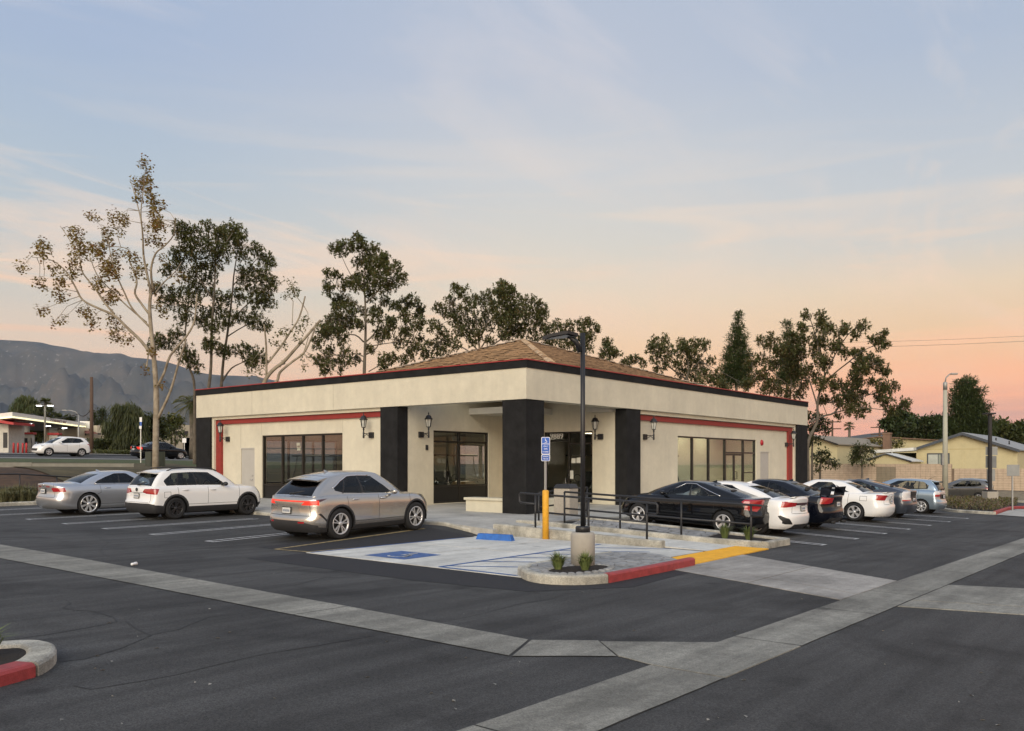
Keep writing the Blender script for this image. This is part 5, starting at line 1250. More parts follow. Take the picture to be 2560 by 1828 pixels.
kerb_run('walk_kerb', [(x, 14.82) for x in (21.9, 25, 28, 31, 34, 37, 40, 43, 46, 49.5)], .16, .1, M_curb, top=lambda x, y: zwalk(x, y)+.004)
# ramp slabs and its two kerbs
for a, b in zip((RY0, 11.3, 13.3, RY1), (11.3, 13.3, RY1)):
    strip_mesh('slab', [(RX0, a+.008), (RX1, a+.008), (RX1, b-.008), (RX0, b-.008)], lambda x, y: zramp(y), M_conc_lt, walk)
kerb_run('ramp_kerb', [(RX0-.09, y) for y in (10.35, 11.9, 13.6, 15.6)], .17, 0, M_curb, top=lambda x, y: zramp(y)+.13+.02*max(0, 11-y))
kerb_run('ramp_kerb', [(RX1+.09, y) for y in (8.62, 10.4, 12.4, 14.3, 16.2)], .17, 0, M_curb, top=lambda x, y: max(zramp(y)+.13, GZ(x, y)+.17))
kerb_run('planter_kerb', [(20.56, 8.52), (21.95, 8.52)], .2, .17, M_curb)
kerb_run('planter_kerb', [(21.95, 8.5), (21.98, 10.5), (22.0, 12.5), (22.0, 14.8)], .17, .17, M_curb)
# flagstone strip and planted end between ramp and black car
def crazy(name, poly, zf, n, m, parent, seed, gap=.02, jit=.006):
    """irregular flagstones: Voronoi-like cells cut from a polygon, each stone an object"""
    r = random.Random(seed); xs = [p[0] for p in poly]; ys = [p[1] for p in poly]; pts = []
    while len(pts) < n:
        p = (r.uniform(min(xs), max(xs)), r.uniform(min(ys), max(ys)))
        if inpoly(p, poly) and all((p[0]-q[0])**2+(p[1]-q[1])**2 > .05 for q in pts[-60:]) or r.random() < .02: pts.append(p)
    def clip(pl, c, nrm):
        out = []
        for a, b in zip(pl, pl[1:]+pl[:1]):
            da = (a[0]-c[0])*nrm[0]+(a[1]-c[1])*nrm[1]; db = (b[0]-c[0])*nrm[0]+(b[1]-c[1])*nrm[1]
            if da <= 0: out.append(a)
            if da*db < 0: t = da/(da-db); out.append((a[0]+(b[0]-a[0])*t, a[1]+(b[1]-a[1])*t))
        return out
    for i, p in enumerate(pts):
        pl = list(poly)
        for q in sorted(pts, key=lambda q: (q[0]-p[0])**2+(q[1]-p[1])**2)[1:14]:
            d = (q[0]-p[0], q[1]-p[1]); l = sqrt(d[0]**2+d[1]**2)
            if l < 1e-6: continue
            nn = (d[0]/l, d[1]/l); c = (p[0]+d[0]/2-nn[0]*gap/2, p[1]+d[1]/2-nn[1]*gap/2); pl = clip(pl, c, nn)
            if len(pl) < 3: break
        if len(pl) < 3: continue
        h = r.uniform(0, jit); MB().prism(pl, -.03, h, 0, zf).build('flagstone', m, parent)
fs_bed = strip_mesh('flagstone_strip', [(20.73, 10.3), (21.88, 10.3), (21.88, 14.72), (20.73, 14.72)], lambda x, y: GZ(x, y)+.10, M_joint)
crazy('f', [(20.76, 10.33), (21.86, 10.33), (21.86, 14.7), (20.76, 14.7)], lambda x, y: GZ(x, y)+.12, 46, M_stone, fs_bed, 5)
strip_mesh('mulch_bed', [(20.73, 8.6), (21.88, 8.6), (21.88, 10.3), (20.73, 10.3)], lambda x, y: GZ(x, y)+.10, M_mulch)
# truncated-dome tactile panel: domes are real bumps
dome_q = [(15.86, 8.12), (18.55, 8.30), (20.42, 8.42), (20.42, 9.22), (17.1, 9.18), (16.6, 9.05)]
dm_s = tag(strip_mesh('tactile_panel', [(15.86, 8.10), (20.42, 8.36), (20.42, 9.22), (16.75, 9.05)], lambda x, y: GZ(x, y)+.022, M_dome), 'yellow tactile paving panel of small domes at the ramp foot', 'tactile paving')
del dm_s['kind']
mbd = MB(); q = [Vector((15.86, 8.10, 0)), Vector((20.42, 8.36, 0)), Vector((20.42, 9.22, 0)), Vector((16.75, 9.05, 0))]
for i in range(62):
    for j in range(13):
        p = q[0].lerp(q[1], (i+.5)/62).lerp(q[3].lerp(q[2], (i+.5)/62), (j+.5)/13); z = GZ(p.x, p.y)+.022
        mbd.add([(p.x+.022*cos(t*pi/3), p.y+.022*sin(t*pi/3), z) for t in range(6)]+[(p.x+.012*cos(t*pi/3), p.y+.012*sin(t*pi/3), z+.008) for t in range(6)], [(k, (k+1) % 6, 6+(k+1) % 6, 6+k) for k in range(6)]+[tuple(range(6, 12))])
tag(mbd.build('dome', M_dome, dm_s), kind='stuff')
# ---- the lamp island
isl_out = [(12.05, 9.35), (11.75, 9.05), (11.62, 8.7), (11.72, 8.35), (12.05, 8.08), (12.5, 7.92)]
isl = [(12.5, 7.92), (15.62, 8.04), (16.55, 9.12), (16.25, 10.1), (14.6, 10.02), (13.0, 9.9), (12.35, 9.65)] + isl_out
strip_mesh('lamp_island', [(12.5, 8.1), (15.6, 8.2), (16.4, 9.12), (16.1, 10.0), (14.6, 9.96), (13.0, 9.86), (12.3, 9.4), (12.0, 9.0), (11.95, 8.68), (12.1, 8.36)], lambda x, y: GZ(x, y)+.11, M_joint)
kb = kerb_run('island_kerb', [(15.95, 8.14), (14.3, 8.04), (12.55, 7.98)], .18, .16, M_red)
kerb_run('island_kerb', [(12.53, 7.98), (12.12, 8.13), (11.85, 8.38), (11.77, 8.7), (11.88, 9.02), (12.15, 9.36), (12.45, 9.66)], .18, .16, M_curb, joint=.002)
kerb_run('island_kerb', [(12.45, 9.66), (13.1, 9.95), (14.6, 10.05), (16.1, 10.12)], .14, .13, M_curb)
ib = bpy.data.objects['lamp_island']
hole = [(12.85+.78*cos(t*2*pi/18), 8.72+.36*sin(t*2*pi/18)) for t in range(18)]
stone_poly = [(12.5, 8.08), (15.6, 8.2), (16.4, 9.12), (16.1, 10.0), (14.6, 9.96), (13.0, 9.86), (12.3, 9.42), (11.98, 9.0), (11.92, 8.68), (12.08, 8.36)]
crazy('f', stone_poly, lambda x, y: GZ(x, y)+.125, 120, M_stone, ib, 9, .018, .008)
strip_mesh('mulch_bed', hole, lambda x, y: GZ(x, y)+.145, M_mulch)
for i in range(26):       # rounded edging cobbles round the mulch
    t = 2*pi*i/26; p = (12.85+.84*cos(t), 8.72+.41*sin(t)); MB().lathe([(.075, -.03), (.075, .015), (.05, .035), (.015, .042)], (p[0], p[1], GZ(*p)+.125), 8).build('cobble', M_stone, ib)
# ---- grass tufts (each plant a thing)
M_blade = pm('grass_blade', (.075,.115,.030), .7, col2=(.16,.19,.06), scale=9)
M_blade2 = pm('dry_grass_blade', (.10,.11,.045), .8, col2=(.20,.19,.10), scale=9)
def tuft(nm, label, p, h, r, n, seed, m=M_blade, group=None, cat='plant', w=.012):
    rr = random.Random(seed); mb = MB()
    for i in range(n):
        a = rr.uniform(0, 2*pi); b = rr.uniform(0, 1)**.6; hh = h*rr.uniform(.6, 1.1); lean = r*b*rr.uniform(.7, 1.3)
        d = Vector((cos(a), sin(a), 0)); s = Vector((-d.y, d.x, 0))*w*rr.uniform(.6, 1.2); o = d*rr.uniform(0, r*.22)
        q0 = o; q1 = o+d*lean*.35+Vector((0, 0, hh*.6)); q2 = o+d*lean+Vector((0, 0, hh*(1-.35*b)))
        mb.add([q0-s, q0+s, q1+s*.8, q1-s*.8, q2], [(0, 1, 2, 3), (3, 2, 4)], 0, False)
    o = mb.build(nm, m, None); o.location = p; return tag(o, label, cat, group)
for i, (px, py, lab) in enumerate(((1395, 1424, 'green grass tuft in the island mulch, left of the lamp base'), (1463, 1426, 'green grass tuft in the island mulch, in front of the lamp base'))):
    q = G(px, py, .14); tuft('grass_tuft', lab, q, .36, .26, 210, 20+i, group='ornamental grass in the lamp island')
for i, (px, py, lab) in enumerate(((1812, 1347, 'green grass tuft in the planter at the black sedan wheel, left one'), (1872, 1352, 'green grass tuft in the planter end by the last railing post'))):
    q = G(px, py, .12); tuft('grass_tuft', lab, q, .45, .30, 170, 30+i, group='ornamental grass in the ramp planter')
# ---- lamp post on its concrete base
M_base = pm('lamp_base_concrete', (.37,.34,.29), .85, var=.06, scale=6, bump=.2, bscale=90)
def lamp_post(label, p, hb, hp, head, rb=.222, group=None):
    t = thing('lamp_post', label, 'lamp post', p, 0, group)
    b = MB().lathe([(rb, -.1), (rb, hb-.05), (rb-.02, hb-.01), (rb-.06, hb)], (0, 0, 0), 28).build('concrete_base', M_base, t, True)
    MB().lathe([(.135, hb), (.135, hb+.09), (.12, hb+.11)], (0, 0, 0), 20).build('base_cover', M_black, t, True)
    MB().lathe([(.044, hb+.1), (.044, hp)], (0, 0, 0), 16).build('pole', M_black, t, True)
    head(t, hp); return t
def head_side(t, hp):
    ang = YAW+pi/2+.25; d = Vector((cos(ang), sin(ang), 0)); s = Vector((-d.y, d.x, 0))
    mb = MB(); a = d*.06+Vector((0, 0, hp-.32)); mb.tube([d*.05+Vector((0, 0, hp-.35)), d*.13+Vector((0, 0, hp-.16)), d*.28+Vector((0, 0, hp-.06))], [.05, .045, .04], 8); arm = mb.build('arm', M_black, t, True)
    mb = MB(); q0, q1 = d*.12+Vector((0, 0, hp-.02)), d*.72+Vector((0, 0, hp-.07))
    vs = [q0-s*.10, q0+s*.10, d*.35+s*.19+Vector((0, 0, hp+.01)), q1+s*.17, q1-s*.17, d*.35-s*.19+Vector((0, 0, hp+.01))]
    lo = [v-Vector((0, 0, .055)) for v in vs]; mb.add(vs+lo, [tuple(range(6)), tuple(range(11, 5, -1))]+[(i, 6+i, 6+(i+1) % 6, (i+1) % 6) for i in range(6)]); hd = mb.build('lamp_head', M_black, t, True)
    MB().box((-.01, -.01, hp-.001), (.01, .01, hp+.01)).build('pole_cap', M_black, t, True)
    mb = MB(); mb.add([v.lerp((q0+q1)/2-Vector((0, 0, .05)), .25)-Vector((0, 0, .006)) for v in lo], [tuple(range(5, -1, -1))]); mb.build('lens', pm('led_lens', (.5,.5,.5), .3), hd, True)
q = G(1457, 1412, .14)
lamp_post('tall black lamp post on a round concrete base in the kerbed island', q, .60, 833 and (CH-(833-HY)*( q.x*CY+q.y*SY)/F)-q.z, head_side)
# ---- bollard with the accessible parking sign
M_alu = pm('galvanised', (.42,.43,.42), .45, metal=.6, var=.1); M_signblue = pm('sign_blue', (.01,.09,.42), .4); M_signwhite = pm('sign_white', (.82,.82,.82), .5)
bq = G(1364, 1349); D = bq.x*CY+bq.y*SY; sc = D/F
bo = thing('sign_bollard', 'yellow bollard carrying a blue accessible parking sign on a steel post', 'bollard', bq)
hB = (1349-1225)*sc
MB().lathe([(.085, -.05), (.085, hB-.03), (.07, hB-.01), (.03, hB)], (0, 0, 0), 20).build('bollard', M_yellow, bo, True)
zt = CH-(1093-HY)*sc-bq.z; zb = CH-(1153-HY)*sc-bq.z
MB().box((-.025, -.02, hB-.02), (.025, .02, zt-.03)).build('sign_post', M_alu, bo, True)
ang = YAW-pi/2
def sgn_panel(z0, z1, w, col, name, y, rad=.03):
    pts = []
    for cx_, cz_, a0 in ((w/2-rad, z1-rad, 0), (-w/2+rad, z1-rad, pi/2), (-w/2+rad, z0+rad, pi), (w/2-rad, z0+rad, 1.5*pi)):
        for i in range(5): t = a0+pi/2*i/4; pts.append((cx_+rad*cos(t), y, cz_+rad*sin(t)))
    R = Matrix.Rotation(ang, 3, 'Z'); return MB().ext([R @ Vector(p) for p in pts], R @ Vector((0, .004, 0))).build(name, col, bo, True)
W_ = 21.5*sc; zm = zb+(zt-zb)*.285
pl = sgn_panel(zm, zt, W_, M_signwhite, 'parking_sign', -.040); sgn_panel(zm+.012, zt-.012, W_-.026, M_signblue, 'sign_face', -.0435)
pl2 = sgn_panel(zb, zm-.004, W_, M_signwhite, 'fine_sign', -.040); sgn_panel(zb+.012, zm-.016, W_-.026, M_signblue, 'sign_face', -.0435)
R_ = Matrix.Rotation(ang, 3, 'Z')
def sgn_text(body, z, size, squeeze=1):
    me = text_mesh(body, size*.86, M_signwhite, 'lettering', .001); o = link('lettering', me, bo); p = R_ @ Vector((0, -.0455, 0)); o.location = (p.x, p.y, z); o.rotation_euler = (pi/2, 0, ang); o.scale = (squeeze, 1, 1)
hh = zt-zm
for b, f, s, q_ in (('PARKING', .60, .062, .8), ('ONLY', .46, .062, .8), ('VAN', .31, .062, .85), ('ACCESSIBLE', .14, .056, .62)): sgn_text(b, zm+hh*f, s, q_)
sgn_text('MINIMUM', zb+(zm-zb)*.68, .055, .72); sgn_text('FINE $250', zb+(zm-zb)*.32, .055, .62)
mbs = MB(); k_ = hh*.30
sym(mbs, lambda u, v: tuple(R_ @ Vector(((u-.5)*k_, -.0455, zt-.03-k_+v*k_)))); mbs.build('accessible_symbol', M_signwhite, bo, True)
# ---- blue wheel stop
w0, w1 = G(1194, 1349), G(1283, 1354); d = (w1-w0).normalized(); ws = thing('wheel_stop', 'blue painted concrete wheel stop on the pale accessible stall', 'wheel stop', (w0+w1)/2)
L_ = (w1-w0).length; mb = MB(); s = Vector((-d.y, d.x, 0)); q = []
for e in (-1, 1):
    o = d*e*L_/2; i = -e
    q += [o-s*.11, o+d*i*.05-s*.075+Vector((0, 0, .155)), o+d*i*.05+s*.075+Vector((0, 0, .155)), o+s*.11]
mb.add(q, [(0, 1, 2, 3), (7, 6, 5, 4), (0, 4, 5, 1), (1, 5, 6, 2), (2, 6, 7, 3)]); mb.v = [(x, y, z+.012) for x, y, z in mb.v]; mb.build('stop_bar', M_blue, ws, True, bevel=.012)
for e in (-.3, .3): MB().lathe([(.018, .12), (.018, .145), (.01, .15)], d*e*L_, 8).build('anchor_pin', M_alu, ws, True)
# ---- railings along the ramp
def railing(label, pts, posts, r=.028, mid=.45, top=.92, loop0=None, loop1=None, name='railing'):
    t = thing(name, label, 'railing', pts[0]); P0 = Vector(pts[0])
    up = lambda p, h: Vector(p)-P0+Vector((0, 0, h))
    tl = [up(p, top) for p in pts]; ml = [up(p, mid) for p in pts]
    d0 = (Vector(pts[1])-Vector(pts[0])).normalized(); d1 = (Vector(pts[-1])-Vector(pts[-2])).normalized()
    if loop0: tl = [up(pts[0], top-.26), up(pts[0], top-.26)-d0*loop0, up(pts[0], top-.22)-d0*(loop0+.04), up(pts[0], top-.04)-d0*(loop0+.04), up(pts[0], top)-d0*loop0]+tl
    if loop1: tl = tl+[up(pts[-1], top)+d1*loop1, up(pts[-1], top-.04)+d1*(loop1+.04), up(pts[-1], top-.22)+d1*(loop1+.04), up(pts[-1], top-.26)+d1*loop1, up(pts[-1], top-.26)]
    MB().tube(tl, r, 8).build('top_rail', M_black, t, True); MB().tube(ml, r*.9, 8).build('mid_rail', M_black, t, True)
    for f in posts:
        k = f*(len(pts)-1); i = min(int(k), len(pts)-2); p = Vector(pts[i]).lerp(Vector(pts[i+1]), k-i)
        MB().tube([up(p, -.05), up(p, top)], r, 8).build('post', M_black, t, True)
    return t
kz = lambda x, y: Vector((x, y, zramp(y)+.10))
railing('near black handrail of the ramp, between the bollard and the lamp post', [kz(RX0-.09, 10.8), kz(RX0-.09, 12.5), kz(RX0-.09, 14.2)], (0, .5, 1), loop0=.25, loop1=.5)
railing('far black handrail of the ramp, in front of the black sedan', [Vector((RX1+.09, 8.9, GZ(20.6, 9.0)+.12)), kz(RX1+.09, 11.7), kz(RX1+.09, 14.5)], (0, .34, .67, .875, 1), loop0=.28)
railing('short black handrail on the walk beside the waste bin', [Vector((20.75, 15.5, ZW(20.7, 15.5))), Vector((23.3, 15.5, ZW(23.3, 15.5)))], (0, 1), mid=.5)
# ---- waste bin by the entrance
wq = G(1415, 1298, .27); wb = thing('waste_bin', 'square beige waste bin with a black lid outside the entrance', 'bin', wq, .1)
MB().box((-.27, -.27, 0), (.27, .27, .80)).build('bin_body', pm('beige_aggregate', (.40,.36,.30), .9, var=.1, scale=20, bump=.3), wb, True, bevel=.03)
MB().add([(-.29, -.29, .80), (.29, -.29, .80), (.29, .29, .80), (-.29, .29, .80), (-.22, -.22, .93), (.22, -.22, .93), (.22, .22, .93), (-.22, .22, .93)], [(4, 5, 6, 7), (0, 1, 5, 4), (1, 2, 6, 5), (2, 3, 7, 6), (3, 0, 4, 7), (3, 2, 1, 0)]).build('bin_lid', M_black, wb, True, bevel=.02)
# ---- kerbed island corner in the left foreground
fi = [G(0, 1719), G(89, 1693), G(143, 1666)]
# inner line: keep the outer face on the photographed edge
def inset(pts, d):
    out = []
    for i, p in enumerate(pts):
        a = Vector(pts[max(0, i-1)]); b = Vector(pts[min(len(pts)-1, i+1)]); t = (b-a).normalized(); out.append((p[0]-t.y*d, p[1]+t.x*d))
    return out
f1 = [tuple(p[:2]) for p in (G(-260, 1795), G(-90, 1744), G(89, 1693))]
f1i = inset(f1, .13); kerb_run('foreground_kerb', f1i, .26, .13, M_red)
arc = [tuple(G(*p)[:2]) for p in ((89, 1693), (118, 1679), (140, 1660), (141, 1644), (122, 1634), (85, 1629), (30, 1631), (-120, 1640), (-300, 1650))]
kerb_run('foreground_kerb', [f1i[-1]]+inset(arc, .13)[1:], .26, .13, M_curb, joint=.001)
strip_mesh('mulch_bed', [tuple(G(*p)[:2]) for p in ((-260, 1790), (60, 1690), (110, 1660), (60, 1640), (-260, 1652))], lambda x, y: GZ(x, y)+.09, M_mulch)
q = G(-30, 1640, .1); tuft('grass_tuft', 'green grass blades at the left edge above the foreground kerb', q, .35, .25, 80, 77)
# ---- litter on the asphalt
cupq = G(334, 1414); c = thing('crushed_cup', 'small crushed white paper cup lying by the gutter', 'litter', cupq, .4); c.scale = (.72, .72, .72)
MB().lathe([(.02, -.08), (.035, -.07), (.032, 0), (.045, .05), (.04, .10)], (0, 0, .04), 10, axis='x').build('cup', M_signwhite, c, True); MB().lathe([(.046, .09), (.05, .10), (.02, .108)], (0, 0, .04), 10, axis='x').build('lid', pm('cup_lid', (.55,.53,.5), .6), c, True)
rl = random.Random(11); mbl = MB()
for i in range(60):
    p = G(rl.uniform(60, 2500), rl.uniform(1430, 1815)); a = rl.uniform(0, pi); l = rl.uniform(.01, .035); d = Vector((cos(a), sin(a), 0)); s = Vector((-d.y, d.x, 0))
    mbl.add([p+d*l+Vector((0, 0, .004)), p+s*l*.5+Vector((0, 0, .014)), p-d*l+Vector((0, 0, .004)), p-s*l*.5+Vector((0, 0, .005))], [(0, 1, 2, 3)])
tag(mbl.build('ground_litter', pm('litter_flecks', (.30,.29,.26), .8, var=.5, scale=6)), 'scattered pale flecks of litter on the asphalt', 'litter', kind='stuff')
# ================================================================== mountains
def mountain(name, label, px0, px1, n, ridge, cy0, cyr, cy1, m, seed, amp):
    vs = []; fs = []; rows = 64
    for i in range(n+1):
        px = px0+(px1-px0)*i/n; a = (px-1280)/F; e = (HY-interp(ridge, px))/F
        for j in range(rows+1):
            v = j/rows; d = cy0+(cy1-cy0)*v; p = C2W(a*d, d); t = (d-cy0)/(cyr-cy0)
            zr = e*cyr
            base = zr*(min(1, t)**1.25) if t <= 1 else zr*(1-(t-1)*1.3)
            q = Vector((p.x/1000+seed, p.y/1000, 0)); rn = 0; am = 1; fr = 1
            for _ in range(6):
                rn += am*(1-2*abs(noise.noise(q*fr))); am *= .52; fr *= 2.03
            k = max(0, min(1, t))*(1-max(0, min(1, t))**6)
            vs.append((p.x, p.y, max(-20, base+(rn-1.75)*amp*k*(.25+.75*max(0, e)/.12))))
    for i in range(n):
        for j in range(rows): fs.append((i*(rows+1)+j, (i+1)*(rows+1)+j, (i+1)*(rows+1)+j+1, i*(rows+1)+j+1))
    o = MB().add(vs, fs, 0, True).build(name, m); return tag(o, label, None, None, 'structure')
mm = bpy.data.materials.new('chaparral_slope'); mm.use_nodes = True; nt = mm.node_tree; pb_ = nt.nodes['Principled BSDF']
gg = nt.nodes.new('ShaderNodeNewGeometry'); na = node(nt, 'ShaderNodeTexNoise', i_Scale=.004, i_Detail=8.0, i_Roughness=.65); nt.links.new(gg.outputs['Position'], na.inputs['Vector'])
ca = ramp(nt, na.outputs[0], [(.3, (.050,.052,.050)), (.5, (.085,.080,.070)), (.7, (.125,.105,.085))])
nb_ = node(nt, 'ShaderNodeTexNoise', i_Scale=.030, i_Detail=6.0, i_Roughness=.6); nt.links.new(gg.outputs['Position'], nb_.inputs['Vector'])
nc = node(nt, 'ShaderNodeTexNoise', i_Scale=.0011, i_Detail=2.0); nt.links.new(gg.outputs['Position'], nc.inputs['Vector'])
sx = nt.nodes.new('ShaderNodeSeparateXYZ'); nt.links.new(gg.outputs['Position'], sx.inputs[0])
hi = nt.nodes.new('ShaderNodeMapRange'); nt.links.new(sx.outputs[2], hi.inputs[0]); hi.inputs[1].default_value = 300; hi.inputs[2].default_value = 600
rock = math_n(nt, 'MULTIPLY', math_n(nt, 'MULTIPLY', ramp(nt, nb_.outputs[0], [(.60, (0,0,0)), (.68, (.7,.7,.7))]), ramp(nt, nc.outputs[0], [(.46, (0,0,0)), (.56, (1,1,1))])), hi.outputs[0])
nt.links.new(mixc(nt, rock, ca, (.36,.34,.33)), pb_.inputs['Base Color']); pb_.inputs['Roughness'].default_value = .95; pb_.inputs['Specular IOR Level'].default_value = .1
MATS['chaparral_slope'] = mm
RID = [(-900,905),(-500,868),(-250,846),(0,845),(21,846),(59,848),(103,852),(127,858),(165,864),(189,869),(213,876),(254,881),(296,879),(307,881),(328,889),(367,893),(414,901),(443,909),(479,922),(517,931),(556,935),(591,936),(640,940),(720,955),(850,990),(1000,1030),(1200,1085)]
mountain('mountain', None, -420, 1150, 170, RID, 3300, 7000, 8600, mm, 3.7, 620)
mountain('mountain', None, 1850, 3000, 60, [(1850,1100),(2100,1092),(2180,1082),(2230,1078),(2290,1086),(2400,1092),(2700,1095),(3000,1100)], 3500, 5000, 5600, mm, 8.1, 60)
# ================================================================== left: planted bed, bank, street
M_bank = pm('brown_mulch_bank', (.042,.022,.010), .95, col2=(.105,.055,.026), scale=2.4, bump=.8, bscale=20, var2=.3, scale2=.5)
M_lawn = pm('lawn', (.042,.058,.016), .9, col2=(.080,.098,.028), scale=3, bump=.6, bscale=60, var2=.2, scale2=.5); M_dry = pm('dry_lawn', (.060,.050,.020), .95, col2=(.11,.085,.040), scale=2.5, bump=.6, bscale=50, var2=.25, scale2=.6)
M_walkp = pm('pale_sidewalk', (.36,.345,.31), .9, var=.1); M_cwall = pm('low_wall_concrete', (.36,.34,.28), .9, var=.12, scale=3)
def bank(name, x0, x1, y0, y1, m, lift, kind='structure'):
    vs = []; fs = []; nx = max(2, int((x1-x0)/1.5)); ny = max(2, int((y1-y0)/.8))
    for i in range(nx+1):
        for j in range(ny+1): x = x0+(x1-x0)*i/nx; y = y0+(y1-y0)*j/ny; vs.append((x, y, GZ(x, y)+lift))
    for i in range(nx):
        for j in range(ny): fs.append((i*(ny+1)+j, (i+1)*(ny+1)+j, (i+1)*(ny+1)+j+1, i*(ny+1)+j+1))
    return tag(MB().add(vs, fs, 0, True).build(name, m), kind=kind)
bank('mulch_bank', -30, 26, 40.2, 52, M_bank, .03); bank('grass_verge', 26, 75, 39.5, 62, M_dry, .03); bank('grass_verge', 13, 75, 52, 61.5, M_lawn, .05)
bank('dry_verge', 21, 33, 45.5, 56, M_dry, .08)
bank('sidewalk', -60, 120, 63.0, 65.4, M_walkp, .08); bank('sidewalk', -80, 140, 83, 86, M_walkp, .10)
# street furniture and lines
for a in range(-6, 12): ribbon('lane_line', [(a*9, 73.4), (a*9+3.2, 73.4)], .14, M_white_line, .012)
bank('planting_bed', -8, 16.6, 37.4, 40.3, M_mulch, .09)
kerb_run('bed_kerb', [(16.75, 37.3), (13, 37.3), (9, 37.3), (5, 37.3), (0, 37.3), (-6, 37.3)], .18, .15, M_curb); kerb_run('bed_kerb', [(16.75, 37.3), (16.75, 40.3)], .18, .15, M_curb)
tuf = [(12,1222,.62),(30,1204,.6),(48,1212,.7),(66,1206,.66),(84,1214,.6),(98,1222,.55),(8,1246,.5),(28,1243,.5),(52,1238,.52),(76,1244,.5),(40,1226,.6),(124,1207,.5),(140,1207,.42)]
TN = ('first', 'second', 'third', 'fourth', 'fifth', 'sixth', 'seventh', 'eighth', 'ninth', 'tenth', 'eleventh', 'twelfth', 'thirteenth')
for i, (px, py, h) in enumerate(sorted(tuf)):
    yy = 38.0 if py > 1234 else 39.3; xx = onY(px, HY, yy).x; p = Vector((xx, yy, GZ(xx, yy)+.09))
    tuft('grass_clump', 'clump of dry green ornamental grass in the far left bed, %s from the left' % TN[i], p, h*1.25, .6, 170, 50+i, M_blade2, 'grass clumps in the far left bed', w=.016)
lw = thing('low_wall', 'low pale concrete wall behind the far left grass bed', 'wall', (5, 40.6, GZ(5, 40.6)))
for x in range(-10, 22, 4): MB().box((x+.01, 40.45, GZ(x+2, 40.6)-.3), (x+3.99, 40.75, GZ(x+2, 40.6)+.42)).build('wall_panel', M_cwall, lw)
railing('lower black railing on the low wall behind the far left grass bed', [Vector((-8, 41.4, GZ(-8, 41.4)+.25)), Vector((6, 41.4, GZ(6, 41.4)+.25)), Vector((17, 41.4, GZ(17, 41.4)+.25)), Vector((21, 41.4, GZ(21, 41.4)))], (0, .2, .333, .45, .55, .667, .8), r=.03, mid=.35, top=.95)
uw = thing('low_wall', 'low tan kerb wall at the top of the mulch bank', 'wall', (16, 52.2, GZ(16, 52.2)))
for x in (-14, -8, -2, 4, 10, 16, 22): MB().box((x+.01, 52.0, GZ(x+3, 52)-.3), (x+5.99, 52.3, GZ(x+3, 52)+.28)).build('wall_panel', M_cwall, uw)
lo_ = thing('timber_kerb', 'short pale kerb log lying on the grassy slope behind the white SUV', 'kerb', (22.5, 44.5, GZ(22.5, 44.5))); a_, b_ = Vector((21.9, 46.0, GZ(21.9, 46.0))), Vector((23.6, 43.4, GZ(23.6, 43.4))); MB().tube([a_+Vector((0, 0, .12)), a_.lerp(b_, .5)+Vector((0, 0, .13)), b_+Vector((0, 0, .1))], .13, 8).build('log', M_cwall, lo_)
railing('upper black railing before the gas station', [Vector((-6, 54, GZ(-6, 54))), Vector((10, 54, GZ(10, 54))), Vector((20.5, 54, GZ(20.5, 54)))], (0, .15, .3, .45, .6, .72, .84, 1), r=.035, mid=.45, top=1.15)
# utility enclosure behind the sycamore
en = thing('utility_cage', 'green wire utility enclosure behind the sycamore trunk', 'enclosure', C2W((388-1280)/F*57, 57, 0)); ez = GZ(en.location.x, en.location.y); en.location.z = ez; OFF[en.name] = Vector(en.location)
MB().box((-.5, -.35, 0), (.5, .35, 1.0)).build('cage_body', pm('utility_green', (.055,.062,.045), .7), en, True, bevel=.02)
for i in range(7): MB().box((-.52+.16*i, -.37, .02), (-.49+.16*i, -.35, .98)).build('bar', pm('utility_green', (.055,.062,.045), .7), en, True)
# bus stop sign
def signpost(label, px, ytop, ybot, D, panels_, name='street_sign', r=.03, cat='sign'):
    p = atD(px, HY, D); z = GZ(p.x, p.y); t = thing(name, label, cat, (p.x, p.y, z), YAW-pi/2)
    zt = CH-(ytop-HY)*D/F-z; MB().box((-r, -r, -.2), (r, r, zt)).build('post', M_alu, t, True)
    for (x0, x1, y0, y1, m) in panels_:
        MB().box(((x0-px)*D/F, -r-.012, CH-(y1-HY)*D/F-z), ((x1-px)*D/F, -r-.002, CH-(y0-HY)*D/F-z)).build('sign_panel', m, t, True, bevel=.004)
    return t
M_signgrey = pm('sign_back_grey', (.30,.31,.30), .5, metal=.3, var=.08); M_signgrey2 = pm('sign_back_dark', (.20,.21,.21), .5, metal=.3, var=.08)
signpost('narrow white and blue bus stop sign left of the sycamore', 352, 1044, 1160, 60, [(349.5,355.5,1043.5,1055,M_signwhite),(350,355,1055,1065,M_signblue),(348.5,354.5,1065,1072,M_signwhite)])
signpost('small white speed sign in front of the pale apartments', 461, 1095, 1135, 88, [(456,466,1096,1107,M_signwhite)])
